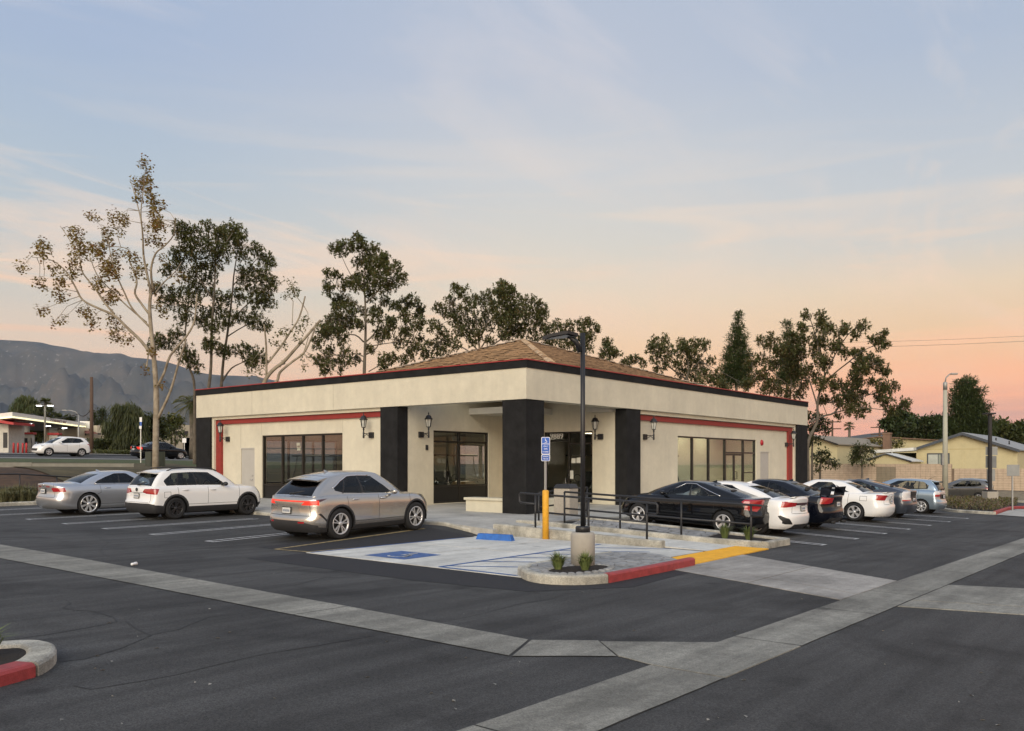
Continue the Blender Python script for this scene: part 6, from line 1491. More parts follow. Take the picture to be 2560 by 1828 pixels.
# wooden pole and street lamp, wires
def pole(nm, label, px, ytop, D, r0, r1, m, ext=None, cat='pole'):
    p = atD(px, HY, D); z = GZ(p.x, p.y); t = thing(nm, label, cat, (p.x, p.y, z), YAW-pi/2); h = CH-(ytop-HY)*D/F-z
    MB().lathe([(r0, -.3), (r1, h)], (0, 0, 0), 12).build('pole', m, t, True)
    return t, h
M_wood = pm('weathered_wood', (.10,.062,.042), .9, var=.25, scale=2, stretch=(8, 8, 1)); M_galv = pm('galvanised_grey', (.34,.34,.32), .5, metal=.4); M_concp = pm('concrete_pole', (.42,.41,.33), .85, var=.06)
pole('utility_pole', 'tall bare wooden pole beyond the street at the left', 229, 943, 92, .20, .15, M_wood)
t, h = pole('street_lamp', 'grey cobra head street lamp beside the gas station', 196.5, 1036, 95, .10, .07, M_galv, cat='street lamp')
MB().tube([(0, 0, h-.05), (-.35, 0, h+.28), (-.9, 0, h+.42), (-1.35, 0, h+.44)], .05, 6).build('arm', M_galv, t, True); MB().obox((-1.5, 0, h+.43), (.5, .2, .1)).build('lamp_head', M_galv, t, True, bevel=.03)
M_lamp_on = pm('lit_lamp', (.9,.95,1), .4, emit=(.92,.97,1), estr=9)
t, h = pole('gas_station_lamp', 'square grey lamp post with two lit heads at the gas station', 112.5, 1014, 82, .09, .08, pm('bronze_pole', (.16,.145,.11), .6), cat='lamp post')
for s in (-1, 1):
    q = MB().obox((s*.52, 0, h+.03), (.50, .32, .10)).build('lamp_head', M_galv, t, True, bevel=.02); MB().obox((s*.52, -.05, h-.035), (.42, .26, .03)).build('lit_lens', M_lamp_on, q, True)
    MB().tube([(0, 0, h-.02), (s*.3, 0, h+.02)], .03, 6).build('arm', M_galv, t, True)
def wire(label, pts, r, sag, nm='power_line'):
    o = []; 
    for a, b in zip(pts, pts[1:]):
        for i in range(13): u = i/12; p = a.lerp(b, u); p.z -= sag*4*u*(1-u); o.append(p)
    return tag(MB().tube(o, r, 5).build(nm, pm('wire_black', (.02,.02,.02), .6)), label, 'power line')
wire('power line sagging from the wooden pole past the cobra lamp', [atD(229, 1020, 92), atD(196, 1035, 95), atD(80, 1035, 105), atD(-60, 1030, 115)], .045, .5)
wire('upper of two power lines crossing the pink sky at the right', [atD(1900, 857, 120), atD(2640, 836, 100)], .014, .3)
wire('lower of two power lines crossing the pink sky at the right', [atD(1900, 869, 120), atD(2640, 849, 100)], .017, .3)
# ---- gas station
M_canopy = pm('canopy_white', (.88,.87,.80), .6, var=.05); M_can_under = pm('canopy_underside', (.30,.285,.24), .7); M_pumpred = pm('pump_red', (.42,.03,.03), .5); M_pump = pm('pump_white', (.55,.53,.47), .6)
gs = thing('gas_station_canopy', 'white gas station canopy marked CLEARANCE with lit downlights, far left', 'canopy', C2W(-.5*105, 105, 2.3))
A_, B_ = C2W(-.5667*90, 90), C2W(-.4823*114.5, 114.5); C_ = C2W(-.625*101, 101); D_ = B_+(C_-A_)
zt = CH+130/F*90; zb = zt-.62
MB().prism([tuple(p[:2]) for p in (A_, B_, D_, C_)][::-1], zb+.02, zt).build('fascia', M_canopy, gs)
cen = (A_+B_+C_+D_)/4
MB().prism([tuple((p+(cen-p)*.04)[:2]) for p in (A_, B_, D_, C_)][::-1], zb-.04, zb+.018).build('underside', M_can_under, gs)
mbs_ = MB()
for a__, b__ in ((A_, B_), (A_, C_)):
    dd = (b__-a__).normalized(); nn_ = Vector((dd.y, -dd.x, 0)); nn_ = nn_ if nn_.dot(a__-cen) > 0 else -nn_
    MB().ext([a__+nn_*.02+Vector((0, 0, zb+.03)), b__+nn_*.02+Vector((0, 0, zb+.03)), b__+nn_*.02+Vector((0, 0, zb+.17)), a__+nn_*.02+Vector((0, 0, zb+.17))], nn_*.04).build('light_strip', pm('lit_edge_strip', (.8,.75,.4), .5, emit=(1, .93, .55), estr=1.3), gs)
for u, v in ((.12, .25), (.35, .25), (.6, .25), (.85, .25), (.12, .7), (.35, .7), (.6, .7)):
    p = A_+(B_-A_)*u+(C_-A_)*v; MB().lathe([(.32, zb-.10), (.32, zb-.041)], (p.x, p.y, 0), 10).build('downlight', M_lamp_on, gs)
cd_ = (B_-A_).normalized(); p = A_+(B_-A_)*.40+(C_-A_)*.42
for u in (.40, .82):
    p = A_+(B_-A_)*u+(C_-A_)*.42; MB().obox((p.x, p.y, (zb+2)/2), (.7, 1.0, zb-2), math.atan2(cd_.y, cd_.x)).build('column', M_canopy, gs)
tmx = text_mesh('CLEARANCE 10\'6"', .56, pm('sign_ink', (.34,.19,.17), .7), 'lettering', .01); tx = link('lettering', tmx, gs)
nrm = Vector((cd_.y, -cd_.x, 0)); tp = A_+(B_-A_)*.56+nrm*.03; tx.location = tp+Vector((0, 0, zt-.33))-OFF[gs.name]; tx.rotation_euler = (pi/2, 0, math.atan2(cd_.y, cd_.x)); tx.scale = (1.25, 1, 1)
p = B_; MB().obox((p.x, p.y, zt-.25), (1.3, 1.3, .95), math.atan2(cd_.y, cd_.x)).build('corner_box', pm('corner_box_white', (.72,.71,.66), .6), gs)
for px, lab in ((73, 'left'), (137, 'right')):
    q = atD(px, HY, 98); z = GZ(q.x, q.y); t = thing('fuel_pump', 'white fuel pump with a red top, %s one under the gas station canopy' % lab, 'fuel pump', (q.x, q.y, z), YAW-pi/2, 'fuel pumps')
    MB().box((-.45, -.3, 0), (.45, .3, 2.0)).build('cabinet', M_pump, t, True, bevel=.03); MB().box((-.62, -.4, 2.0), (.62, .4, 2.25)).build('red_top', M_pumpred, t, True, bevel=.04); MB().box((-.35, -.32, .95), (-.02, -.3, 1.6)).build('screen', M_trim, t, True); MB().tube([(.38, -.32, 1.6), (.5, -.36, 1.0), (.42, -.36, .5)], .04, 5).build('hose', M_trim, t, True)
for i, px in enumerate((34, 45, 57, 66)):
    q = atD(px, HY, 90); z = GZ(q.x, q.y); tag(MB().lathe([(.10, 0), (.10, 1.0), (.05, 1.06)], (q.x, q.y, z), 10).build('bollard', M_pumpred), 'red bollard by the gas station railing, %s from the left' % TN[i], 'bollard', 'red gas station bollards')
ks = thing('kiosk', 'white gas station kiosk with a red sloping roof edge, at the left border', 'building', atD(8, HY, 92)); ks.location.z = GZ(ks.location.x, ks.location.y); ks.rotation_euler = (0, 0, YAW-pi/2); OFF[ks.name] = Vector((0, 0, 0))
MB().box((-3.5, 0, 0), (.55, 3, 3.0)).build('wall', M_pump, ks, True); MB().ext([(-3.5, -1.2, 3.9), (1.75, -1.2, 3.1), (1.75, -1.2, 2.85), (-3.5, -1.2, 3.6)], (0, 4, 0)).build('red_roof', M_pumpred, ks, True); MB().box((0.0, -.02, .5), (.45, -.005, 2.1)).build('window', M_trim, ks, True)
# ---- apartments beyond the street
M_apt = pm('apartment_stucco', (.50,.44,.33), .9, var=.05); M_aptroof = pm('clay_tile_roof', (.20,.075,.045), .85, var=.2); M_win = pm('dark_window', (.03,.035,.04), .2)
def apartment(label, Yp, pts, wins, roofs=()):
    p0 = onY(pts[0][0], pts[0][3], Yp); t = thing('apartment_building', label, 'building', (p0.x, Yp, 1.5))
    for (x0, x1, y0, y1) in pts:
        a, b = onY(x0, y1, Yp), onY(x1, y0, Yp); MB().box((a.x, Yp, min(a.z, 2)), (b.x, Yp+9, b.z)).build('wall', M_apt, t)
    for (x0, x1, y0, y1) in wins:
        a, b = onY(x0, y1, Yp-.03), onY(x1, y0, Yp-.03); w = MB().box((a.x, Yp-.06, a.z), (b.x, Yp+.02, b.z)).build('window', M_win, t)
        MB().box((a.x-.08, Yp-.10, a.z-.1), (b.x+.08, Yp-.061, a.z)).build('sill', M_apt, w)
    for (x0, x1, y0, y1) in roofs:
        a, b = onY(x0, y1, Yp-1), onY(x1, y0, Yp-1); MB().ext([(a.x, Yp-1, a.z), (b.x, Yp-1, a.z), (b.x-1.0, Yp+1, b.z), (a.x+1.0, Yp+1, b.z)], (0, .3, .1)).build('roof', M_aptroof, t)
apartment('pale two storey apartments with a red tile porch roof beyond the wooden pole', 112, [(193,222,1070,1126),(222,243,1081,1126),(243,285,1065,1126)], [(212,216,1083,1089),(244,252,1083,1087),(255,266,1080,1088),(211,216,1100,1106)], [(214,246,1069,1084),(238,262,1094,1108)])
apartment('pale two storey apartments right of the sycamore', 108, [(402,478,1063,1126),(458,490,1095,1126)], [(460,470,1078,1089),(414,424,1078,1090),(436,446,1078,1089)])
# ================================================================== trees
M_leaf = pm('magnolia_leaf', (.034,.060,.020), .5, col2=(.080,.115,.038), scale=1.6, spec=.5); M_leaf_b = pm('magnolia_leaf_brown_back', (.075,.058,.024), .7, col2=(.13,.09,.040), scale=1.6)
M_syc = pm('sycamore_leaf', (.11,.090,.022), .7, col2=(.21,.13,.040), scale=1.2); M_syc_b = pm('sycamore_leaf_dry', (.14,.075,.028), .8, col2=(.23,.125,.05), scale=2)
M_olive = pm('olive_leaf', (.07,.085,.025), .7, col2=(.15,.13,.04), scale=2)
M_bark_p = pm('pale_sycamore_bark', (.19,.15,.105), .9, col2=(.40,.345,.26), scale=2.2, bump=.5, bscale=14); M_bark = pm('grey_bark', (.13,.11,.085), .9, var=.3, scale=3, bump=.5, bscale=20)
M_needle = pm('pine_needle', (.040,.070,.026), .7, col2=(.090,.130,.05), scale=1.0); M_dkgreen = pm('dark_foliage', (.026,.040,.015), .7, col2=(.062,.082,.030), scale=.9); M_mdgreen = pm('mid_foliage', (.055,.075,.024), .7, col2=(.12,.135,.045), scale=.9)
def leafm(name, c1, c2, scale=1.5, trans=.35):
    m = bpy.data.materials.new(name); m.use_nodes = True; nt = m.node_tree; p = nt.nodes['Principled BSDF']; o = nt.nodes['Material Output']
    g_ = nt.nodes.new('ShaderNodeNewGeometry'); n = node(nt, 'ShaderNodeTexNoise', i_Scale=scale, i_Detail=6.0, i_Roughness=.7); nt.links.new(g_.outputs['Position'], n.inputs['Vector'])
    c = ramp(nt, n.outputs[0], [(.32, c1), (.68, c2)]); nt.links.new(c, p.inputs['Base Color']); p.inputs['Roughness'].default_value = .5; p.inputs['Specular IOR Level'].default_value = .45
    t = nt.nodes.new('ShaderNodeBsdfTranslucent'); nt.links.new(mixc(nt, 1.0, c, (1.5, 1.5, .8), 'MULTIPLY'), t.inputs[0]); mx = nt.nodes.new('ShaderNodeMixShader'); mx.inputs[0].default_value = trans
    nt.links.new(p.outputs[0], mx.inputs[1]); nt.links.new(t.outputs[0], mx.inputs[2]); nt.links.new(mx.outputs[0], o.inputs[0]); MATS[name] = m; return m
M_leaf = leafm('magnolia_leaf_green', (.066,.080,.030), (.155,.158,.064)); M_leaf_b = leafm('magnolia_leaf_brown', (.11,.082,.036), (.20,.14,.062))
M_syc = leafm('sycamore_leaf_olive', (.18,.14,.036), (.31,.22,.065), 1.2); M_syc_b = leafm('sycamore_leaf_rust', (.15,.075,.028), (.25,.13,.05), 2); M_olive = leafm('olive_leaf_thin', (.085,.10,.03), (.18,.155,.05), 2)
M_needle = leafm('needle_green', (.045,.070,.026), (.10,.13,.05), 1.0); M_dkgreen = leafm('foliage_dark', (.038,.050,.019), (.09,.10,.04), .9); M_mdgreen = leafm('foliage_mid', (.060,.075,.024), (.135,.14,.05), .9)
def leaf(mb, p, d, l, w, m):
    d = d.normalized(); s = d.cross(Vector((0, 0, 1)));
    if s.length < .1: s = d.orthogonal()
    s = s.normalized()*w*.5; q = p+d*l; mid = p+d*l*.5+Vector((0, 0, l*.06))
    mb.add([p, mid-s, q, mid+s], [(0, 1, 2, 3)], m, False)
def whorl(mb, p, n, l, w, r, mats=2, pb=.2):
    ax = Vector((r.gauss(0, 1), r.gauss(0, 1), r.gauss(.5, .8))).normalized(); a = ax.orthogonal().normalized(); b = ax.cross(a); t0 = r.uniform(0, 6)
    for i in range(n):
        t = t0+2*pi*i/n+r.uniform(-.3, .3); leaf(mb, p, a*cos(t)+b*sin(t)+ax*r.uniform(.1, .9), l*r.uniform(.75, 1.2), w, 1 if r.random() < pb else 0)
def tree(nm, label, D, limbs, blobs, base, T, leafl=.20, leafw=.095, per=46, wn=7, mats=(M_leaf, M_leaf_b), bark=M_bark, seed=1, pb=.18, rs=1.25, spread=1.0, group=None, twig=.018, mode='whorl'):
    """limbs/blobs in zoomed photo coordinates, T maps them to photo pixels; D = distance in metres; base pixel on the ground"""
    r = random.Random(seed); k = D/F; z0 = T((0, 0)); sc = (T((100, 0))[0]-z0[0])/100
    bp = atD(base[0], HY, D); bp.z = GZ(bp.x, bp.y)
    t = thing(nm, label, 'tree', bp, 0, group)
    fw = Vector((CY, SY, 0))
    allp = [T(p[:2]) for p in blobs]; cxm = sum(p[0] for p in allp)/len(allp); half = max(20, (max(p[0] for p in allp)-min(p[0] for p in allp))/2)*k
    P3 = []; mb = MB(); first = True
    for li, lb in enumerate(limbs):
        pts = []; rad = []; n = len(lb); off0 = 0.0 if first else None; drift = 0 if first else r.uniform(-.55, .55)*half*spread
        for i, q in enumerate(lb):
            px, py = T(q[:2]); base3 = atD(px, py, D)
            if first: o = 0
            else:
                if i == 0 and P3:     # start from the nearest earlier limb point
                    near = min(P3, key=lambda e: (e[1]-px)**2+(e[2]-py)**2); start = near[3]
                o = start+(drift-start*.2)*(i/(n-1))
            pts.append(base3+fw*o*1.0); P3.append((pts[-1], px, py, o)); rad.append(q[2]*sc*k if len(q) > 2 else None)
        # radii: given at ends, interpolate
        r0 = rad[0] or .09; r1 = rad[-1] or .03
        rr = [(r0+(r1-r0)*(i/(n-1)))*.82 for i in range(n)]
        # smooth the polyline
        sp = []; sr = []
        for i in range(n-1):
            p0, p1, p2, p3 = pts[max(0, i-1)], pts[i], pts[i+1], pts[min(n-1, i+2)]
            for j in range(3):
                u = j/3; sp.append(.5*((2*p1)+(p2-p0)*u+(2*p0-5*p1+4*p2-p3)*u*u+(3*p1-p0-3*p2+p3)*u**3)); sr.append(rr[i]+(rr[i+1]-rr[i])*u)
        sp.append(pts[-1]); sr.append(rr[-1])
        if first:
            sp = [Vector((sp[0].x, sp[0].y, bp.z-.3)), Vector((sp[0].x, sp[0].y, bp.z+.4))]+sp if sp[0].z > bp.z+.8 else sp; sr = [sr[0]*1.35]*(len(sp)-len(sr))+sr
            mt = MB(); mt.tube(sp, sr, 9); mt.build('trunk', bark, t)
        else:
            ml = MB(); ml.tube(sp, sr, 6); ml.build('limb', bark, t)
        first = False
        for i, p in enumerate(sp): P3.append((p, 0, 0, (p-bp).dot(fw)))
    lf = MB(); tw = MB()
    for b in blobs:
        px, py = T(b[:2]); rad = b[2]*sc*k*rs
        c0 = atD(px, py, D)
        # depth: near the limb it hangs on, plus a spread
        nearest = min(P3, key=lambda e: (e[0]-c0-fw*((e[0]-c0).dot(fw))).length_squared)
        o = (nearest[0]-c0).dot(fw)+r.uniform(-1, 1)*min(1.4, half*.4)*spread
        c = c0+fw*o; e = min(P3, key=lambda e: (e[0]-c).length_squared)[0]
        m_ = e.lerp(c, .5)+Vector((r.uniform(-.2, .2), r.uniform(-.2, .2), r.uniform(-.1, .35)))
        tw.tube([e, m_, c], [twig*1.5, twig, twig*.6], 4, cap=False)
        for _ in range(3 if mode != 'needle' else 0):
            q = c+Vector((r.gauss(0, 1), r.gauss(0, 1), r.gauss(.3, 1))).normalized()*rad*.9; tw.tube([m_.lerp(c, .6), q], [twig*.6, twig*.3], 3, cap=False)
        nn = max(3, int(per*(rad/.5)**1.6))
        for _ in range(nn):
            v = Vector((r.gauss(0, 1), r.gauss(0, 1), r.gauss(0, 1))); v = v.normalized()*rad*(r.random()**.45); p = c+v
            if mode == 'whorl': whorl(lf, p, wn, leafl, leafw, r, 2, pb)
            elif mode == 'single':
                for _ in range(wn): leaf(lf, p+Vector((r.gauss(0, .09), r.gauss(0, .09), r.gauss(0, .09))), Vector((r.gauss(0, 1), r.gauss(0, 1), r.gauss(-.4, .8))), leafl*r.uniform(.6, 1.2), leafw*r.uniform(.7, 1.2), 1 if r.random() < pb else 0)
            elif mode == 'droop':
                for _ in range(wn): leaf(lf, p+Vector((r.gauss(0, .15), r.gauss(0, .15), r.gauss(0, .15))), Vector((r.gauss(0, .35), r.gauss(0, .35), -1)), leafl*r.uniform(.6, 1.3), leafw, 1 if r.random() < pb else 0)
            else:
                for _ in range(wn): leaf(lf, p, Vector((r.gauss(0, 1), r.gauss(0, 1), r.gauss(.25, .7))), leafl*r.uniform(.6, 1.3), leafw, 1 if r.random() < pb else 0)
    cr = lf.build('crown', list(mats), t); cr['kind'] = 'stuff' if False else cr.get('kind', '') or 'part'; del cr['kind']
    if tw.v: tag(tw.build('twigs', bark, t), kind='stuff')
    return t
Z1 = lambda p: (60+p[0]/2.707, 400+p[1]/2.707)
Z2 = lambda p: (620+p[0]/3.25, 560+p[1]/3.25)
Z3 = lambda p: (1240+p[0]/2.993, 680+p[1]/2.993)
Z4 = lambda p: (1850+p[0]/3.204, 740+p[1]/3.204)
ID = lambda p: (p[0], p[1])
GT = 'trees behind the store'
tree('sycamore_tree', 'tall pale barked sycamore with sparse brown leaves, left of the store', 52,
  [[(888,2120,27),(893,1800,25),(895,1624,24),(890,1480,22),(875,1300,19),(860,1150,16),(850,1000,14),(860,880,12)],
   [(870,1330,15),(800,1230),(700,1130),(630,1060),(520,1010),(430,960),(390,880),(350,800),(300,740),(230,700),(130,690,2)],
   [(630,1050,9),(560,970),(500,880),(440,810),(400,750),(380,650),(300,520),(250,450,2)], [(850,1130,9),(740,1010),(690,900),(650,800),(620,700),(600,560,3)],
   [(845,1040,10),(790,970),(745,900),(755,830),(740,760),(700,680),(690,600),(600,575),(480,590,2)], [(860,890,11),(830,780),(800,640),(790,500),(770,380),(730,230),(690,110,2)],
   [(800,640,7),(815,480),(830,380),(870,250),(910,130,2)], [(875,890,10),(880,760),(930,660),(1010,620),(1090,560),(1120,480,3)], [(890,900,7),(920,820),(980,730),(1000,650,3)],
   [(905,1530,12),(960,1440),(1010,1330),(1130,1200),(1190,1100),(1215,930,6)], [(900,1762,13),(1008,1570),(1085,1370),(1150,1232,6)], [(830,1400,6),(800,1250),(790,1180,3)], [(830,1100,7),(700,990),(590,880),(500,780),(450,650,3)]],
  [(700,110,50),(770,120,50),(790,180,40),(920,110,45),(915,200,40),(760,240,35),(870,300,40),(960,330,40),(1000,380,45),(590,385,60),(530,420,40),(650,370,30),(490,500,45),(540,480,40),(640,480,35),(720,440,35),(760,500,30),(890,440,50),(880,480,45),(950,440,40),(900,550,45),(1000,460,40),(1040,530,40),(270,460,40),(320,560,70),(370,590,60),(230,620,50),(260,680,55),(410,520,50),(440,620,40),(520,610,45),(560,700,70),(600,740,60),(560,640,45),(650,640,40),(700,690,50),(640,780,50),(690,810,45),(740,650,40),(400,720,50),(340,770,50),(290,830,40),(330,880,40),(100,760,40),(130,840,40),(160,880,25),(220,740,40),(350,960,50),(370,1000,35),(240,1050,40),(300,1090,30),(320,1140,20),(480,830,45),(540,840,50),(590,900,45),(640,960,40),(540,940,35),(470,1060,40),(510,1110,50),(580,1120,50),(600,1070,40),(640,1200,40),(660,1230,30),(770,1240,35),(820,790,45),(830,830,35),(930,660,35),(900,1010,40),(940,1000,30),(1000,760,40),(800,1420,30),(960,1540,25),(900,1300,30)],
  (388, 1190), Z1, .17, .15, per=42, wn=3, mats=(M_syc, M_syc_b), bark=M_bark_p, seed=3, pb=.35, mode='single', rs=1.15, twig=.014)
tb = [(1100,490,50),(1130,560,60),(1180,520,55),(1250,480,60),(1320,490,50),(1390,470,60),(1440,500,60),(1470,560,50),(1380,560,60),(1200,620,70),(1280,620,70),(1350,640,60),(1130,640,50),(1060,660,50),(1060,720,50),(1120,800,60),(1200,740,60),(1280,720,60),(1160,870,55),(1000,770,45),(960,900,45),(1020,920,55),(1020,990,55),(1100,1080,55),(1150,960,50),(1200,1080,55),(1230,1040,50),(1480,640,50),(1550,590,45),(1600,640,50),(1640,680,45),(1470,760,50),(1550,760,60),(1620,780,60),(1670,840,55),(1500,860,60),(1600,900,60),(1560,960,60),(1640,960,55),(1500,1060,50),(1560,1090,55),(1620,1120,45),(1300,1000,60),(1350,930,50),(1300,1140,55),(1360,1090,50),(1440,1060,45),(900,1210,50),(960,1230,50),(900,1260,45),(1030,1180,50),(1080,1300,60),(1120,1350,55),(1160,1400,40),(1300,1260,55),(1340,1300,45),(1400,1300,45),(1480,1290,50),(1540,1320,60),(1590,1340,50),(1520,1380,40),(1250,1250,40),(1430,920,45),(1250,900,40),(1240,800,50)]
tree('magnolia_tree', 'dark green magnolia with a straight trunk rising behind the store, right next to the sycamore', 58, [[(1240,1700,15),(1250,1540,14),(1265,1400),(1270,1150),(1280,1000),(1290,850),(1295,650),(1310,500,4)],[(1285,950,7),(1200,820),(1130,700),(1100,560,3)],[(1270,1150,7),(1180,1060),(1090,1000),(1020,940,3)],[(1290,700,5),(1360,580),(1420,500,3)]],
  [b for b in tb if b[0] < 1365 and not (b[0] < 1170 and b[1] > 1150)], (520, 1100), Z1, seed=4, group=GT)
tree('magnolia_tree', 'dark green magnolia with a leaning trunk over the left parapet, second behind the store', 60, [[(1320,1700,14),(1335,1530,13),(1350,1350),(1380,1150),(1410,900),(1420,780),(1440,650,4)],[(1340,1500,9),(1400,1410),(1470,1370,4)],[(1385,1130,6),(1470,1010),(1560,930),(1640,860,3)],[(1415,850,5),(1500,740),(1580,640,3)],[(1370,1200,6),(1480,1120),(1580,1080,3)]],
  [b for b in tb if b[0] >= 1365], (548, 1100), Z1, seed=5, group=GT)
tree('magnolia_tree', 'slender dark magnolia half hidden by the sycamore trunk', 62, [[(1155,1700,12),(1150,1500,11),(1110,1380),(1090,1250),(1100,1050),(1120,900),(1110,780,3)]], [b for b in tb if b[0] < 1170 and b[1] > 1150]+[(1100,1000,40),(1090,900,40)], (485, 1100), Z1, seed=6, group=GT)
tree('pruned_sycamore', 'hard pruned sycamore with bare stub limbs over the left parapet', 56, [[(120,1420,22),(130,1290,20),(200,1190),(290,1120),(380,1020),(470,920),(590,780,11)],[(150,1250,11),(160,1000),(155,830,7)],[(160,1130,12),(250,1000),(330,860),(390,740),(430,560,8)],[(150,1330,15),(240,1280),(270,1210),(370,1130),(470,1060),(530,960),(570,870,7)],[(470,1060,6),(490,920,5)],[(345,545,4),(470,710),(480,840,3)],[(330,600,4),(350,800,4)]],
  [(240,400,15),(300,430,25),(330,490,30),(290,520,45),(340,530,30),(390,520,20),(250,550,30),(430,800,45),(400,830,40),(440,760,35),(300,860,40),(240,880,40),(260,980,40),(210,960,35),(390,930,30),(440,950,25),(500,1100,30),(520,1070,25),(490,1180,35),(100,1180,40),(60,1120,40),(20,1220,35),(600,860,40),(550,830,25),(260,1120,20)], (660, 1100), Z2, .18, .14, per=20, wn=3, mats=(M_olive, M_leaf), bark=M_bark_p, seed=8, mode='single', group=GT)
tree('magnolia_tree', 'tall pyramidal magnolia standing alone behind the left half of the store', 56, [[(945,1400,19),(945,1210,17),(950,1050),(955,900),(955,700),(945,500),(950,350),(920,200,3)],[(955,960,9),(1020,900),(1070,800),(1080,600,3)],[(960,1060,8),(1050,1010),(1100,880,3)],[(940,960,8),(880,910),(780,920),(700,930,3)],[(950,740,7),(870,640),(760,560),(680,480,3)],[(960,640,7),(1080,560),(1180,420,3)],[(980,1200,6),(1080,1140),(1150,1080,3)],[(955,800,6),(1120,770),(1260,720),(1340,640,2)],[(945,560,5),(850,430),(790,290,2)],[(940,860,6),(820,790),(700,780,2)],[(955,1000,6),(1180,960),(1330,960,2)],[(945,1120,6),(800,1080),(680,1100,2)]],
  [(895,120,35),(930,170,50),(880,200,60),(800,230,60),(760,270,50),(960,230,60),(1040,220,45),(1080,270,50),(900,300,60),(1000,320,65),(1100,330,60),(1150,360,45),(1080,400,60),(980,410,60),(1230,390,45),(1180,440,45),(630,390,35),(690,400,35),(730,410,25),(620,470,35),(640,530,45),(660,570,45),(700,600,50),(770,480,50),(840,470,55),(870,430,45),(740,580,50),(930,510,60),(1000,520,60),(1100,500,65),(1200,510,60),(1280,500,50),(1000,580,45),(1130,560,50),(1310,600,55),(1360,620,45),(1250,620,55),(1180,660,50),(1100,620,45),(740,700,55),(820,640,50),(690,720,40),(760,770,50),(840,720,50),(920,700,40),(1020,680,50),(1250,720,50),(1350,700,45),(1370,660,30),(650,790,50),(700,820,50),(620,850,50),(640,920,60),(690,900,50),(790,830,50),(860,800,55),(920,830,40),(1050,780,60),(1130,760,50),(1180,820,50),(1250,850,50),(1300,800,45),(1380,830,45),(1420,800,35),(760,900,50),(620,1010,50),(680,1030,40),(800,960,45),(1100,860,55),(1060,920,50),(1150,900,45),(1290,900,50),(1380,900,35),(1230,960,50),(1340,990,55),(1400,1010,35),(1300,1050,50),(620,1140,50),(680,1110,50),(740,1130,45),(820,1060,50),(870,1090,45),(700,1190,50),(850,1150,35),(1120,1120,50),(1180,1100,50),(1260,1110,40),(1100,1160,40),(1000,1020,40),(660,1230,30),(780,1210,25)], (912, 1100), Z2, seed=9, group=GT)
b5 = [(1960,500,30),(2080,480,35),(2140,530,40),(1700,560,45),(1750,590,55),(1640,620,40),(1830,600,55),(1900,580,55),(1980,580,55),(2050,560,50),(1550,690,40),(1600,710,50),(1700,700,60),(1800,700,60),(1900,700,55),(2000,680,60),(2100,640,60),(2150,700,50),(1680,790,55),(1760,800,60),(1850,800,60),(1950,790,55),(2050,780,60),(2130,800,60),(2200,760,60),(1720,880,50),(1800,880,50),(1880,900,45),(1820,960,40),(1960,950,45),(2080,900,50),(2180,880,60),(1540,820,35),(1520,880,45),(1580,900,55),(1640,960,50),(1700,1020,40),(1540,1000,50),(1480,1000,35),(1600,1040,50),(1500,1080,40),(1440,1090,30)]
z32 = lambda b: ((1240+b[0]/2.993-620)*3.25, (680+b[1]/2.993-560)*3.25, b[2]*3.25/2.993)
b5r = [(45,80,35),(115,120,30),(40,160,60),(110,190,60),(170,250,60),(260,240,50),(320,270,55),(90,260,60),(200,320,60),(300,340,60),(350,310,45),(60,340,60),(130,400,55),(230,420,60),(330,410,55),(400,420,45),(90,480,50),(290,490,50),(400,500,50),(460,390,40),(490,460,55),(550,420,45),(560,520,55),(640,400,45),(690,390,40),(740,420,40),(650,480,50),(700,490,50),(620,560,45),(690,570,40),(420,540,40),(500,550,45)]
b5 += [z32(b) for b in b5r if b[0] < 430]
tree('magnolia_tree', 'broad magnolia behind the peak of the tiled roof', 58, [[(1890,1500,16),(1890,1250,15),(1880,1000),(1860,850),(1840,700,4)],[(1885,1020,9),(1960,900),(2040,760),(2080,560,3)],[(1880,1040,9),(1780,930),(1700,800),(1640,680,3)],[(1890,1060,10),(2020,960),(2160,860),(2280,740,3)],[(1890,1100,8),(1740,1010),(1600,960,3)],[(1880,950,6),(1950,760),(1960,560,2)]], b5, (1200, 1100), Z2, seed=10, group=GT)
tree('magnolia_tree', 'small magnolia crown behind the lamp head over the right roof slope', 60, [[(600,800,12),(590,640,10),(580,520),(560,440,3)],[(590,600,7),(660,520),(700,430,3)],[(585,560,6),(500,500),(460,420,2)]], [b for b in b5r if b[0] >= 430], (1437, 1100), Z3, seed=11, group=GT)
tree('magnolia_tree', 'two magnolia tips just showing over the right roof slope', 62, [[(880,900,10),(860,760,9),(850,660),(840,540,2)],[(880,760,6),(980,700),(1040,660,2)]], [(840,530,40),(830,590,50),(800,640,40),(870,620,40),(910,620,30),(1040,650,40),(990,680,40),(1090,690,30),(950,680,25),(830,540,30)], (1530, 1100), Z3, seed=12, group=GT)
tree('magnolia_tree', 'twin topped magnolia behind the right parapet, left of the tall conifer', 62, [[(1430,1000,13),(1420,850,11),(1440,740),(1430,640),(1400,540,3)],[(1420,800,8),(1300,720),(1220,640),(1190,530,3)],[(1440,760,6),(1530,660),(1590,540,2)],[(1250,680,5),(1260,600),(1260,510,2)]],
  [(1180,530,45),(1260,510,40),(1140,580,40),(1210,590,50),(1280,590,40),(1190,660,45),(1230,720,45),(1270,670,40),(1400,530,40),(1490,540,40),(1590,530,45),(1430,590,55),(1380,580,40),(1500,600,50),(1340,620,35),(1330,700,40),(1440,680,55),(1530,660,55),(1570,720,50),(1410,760,50),(1480,780,55),(1640,650,35),(1560,790,45),(1650,780,50),(1620,840,45),(1720,820,40),(1750,860,40),(1840,850,40),(1500,850,40)], (1715, 1100), Z3, seed=13, group=GT)
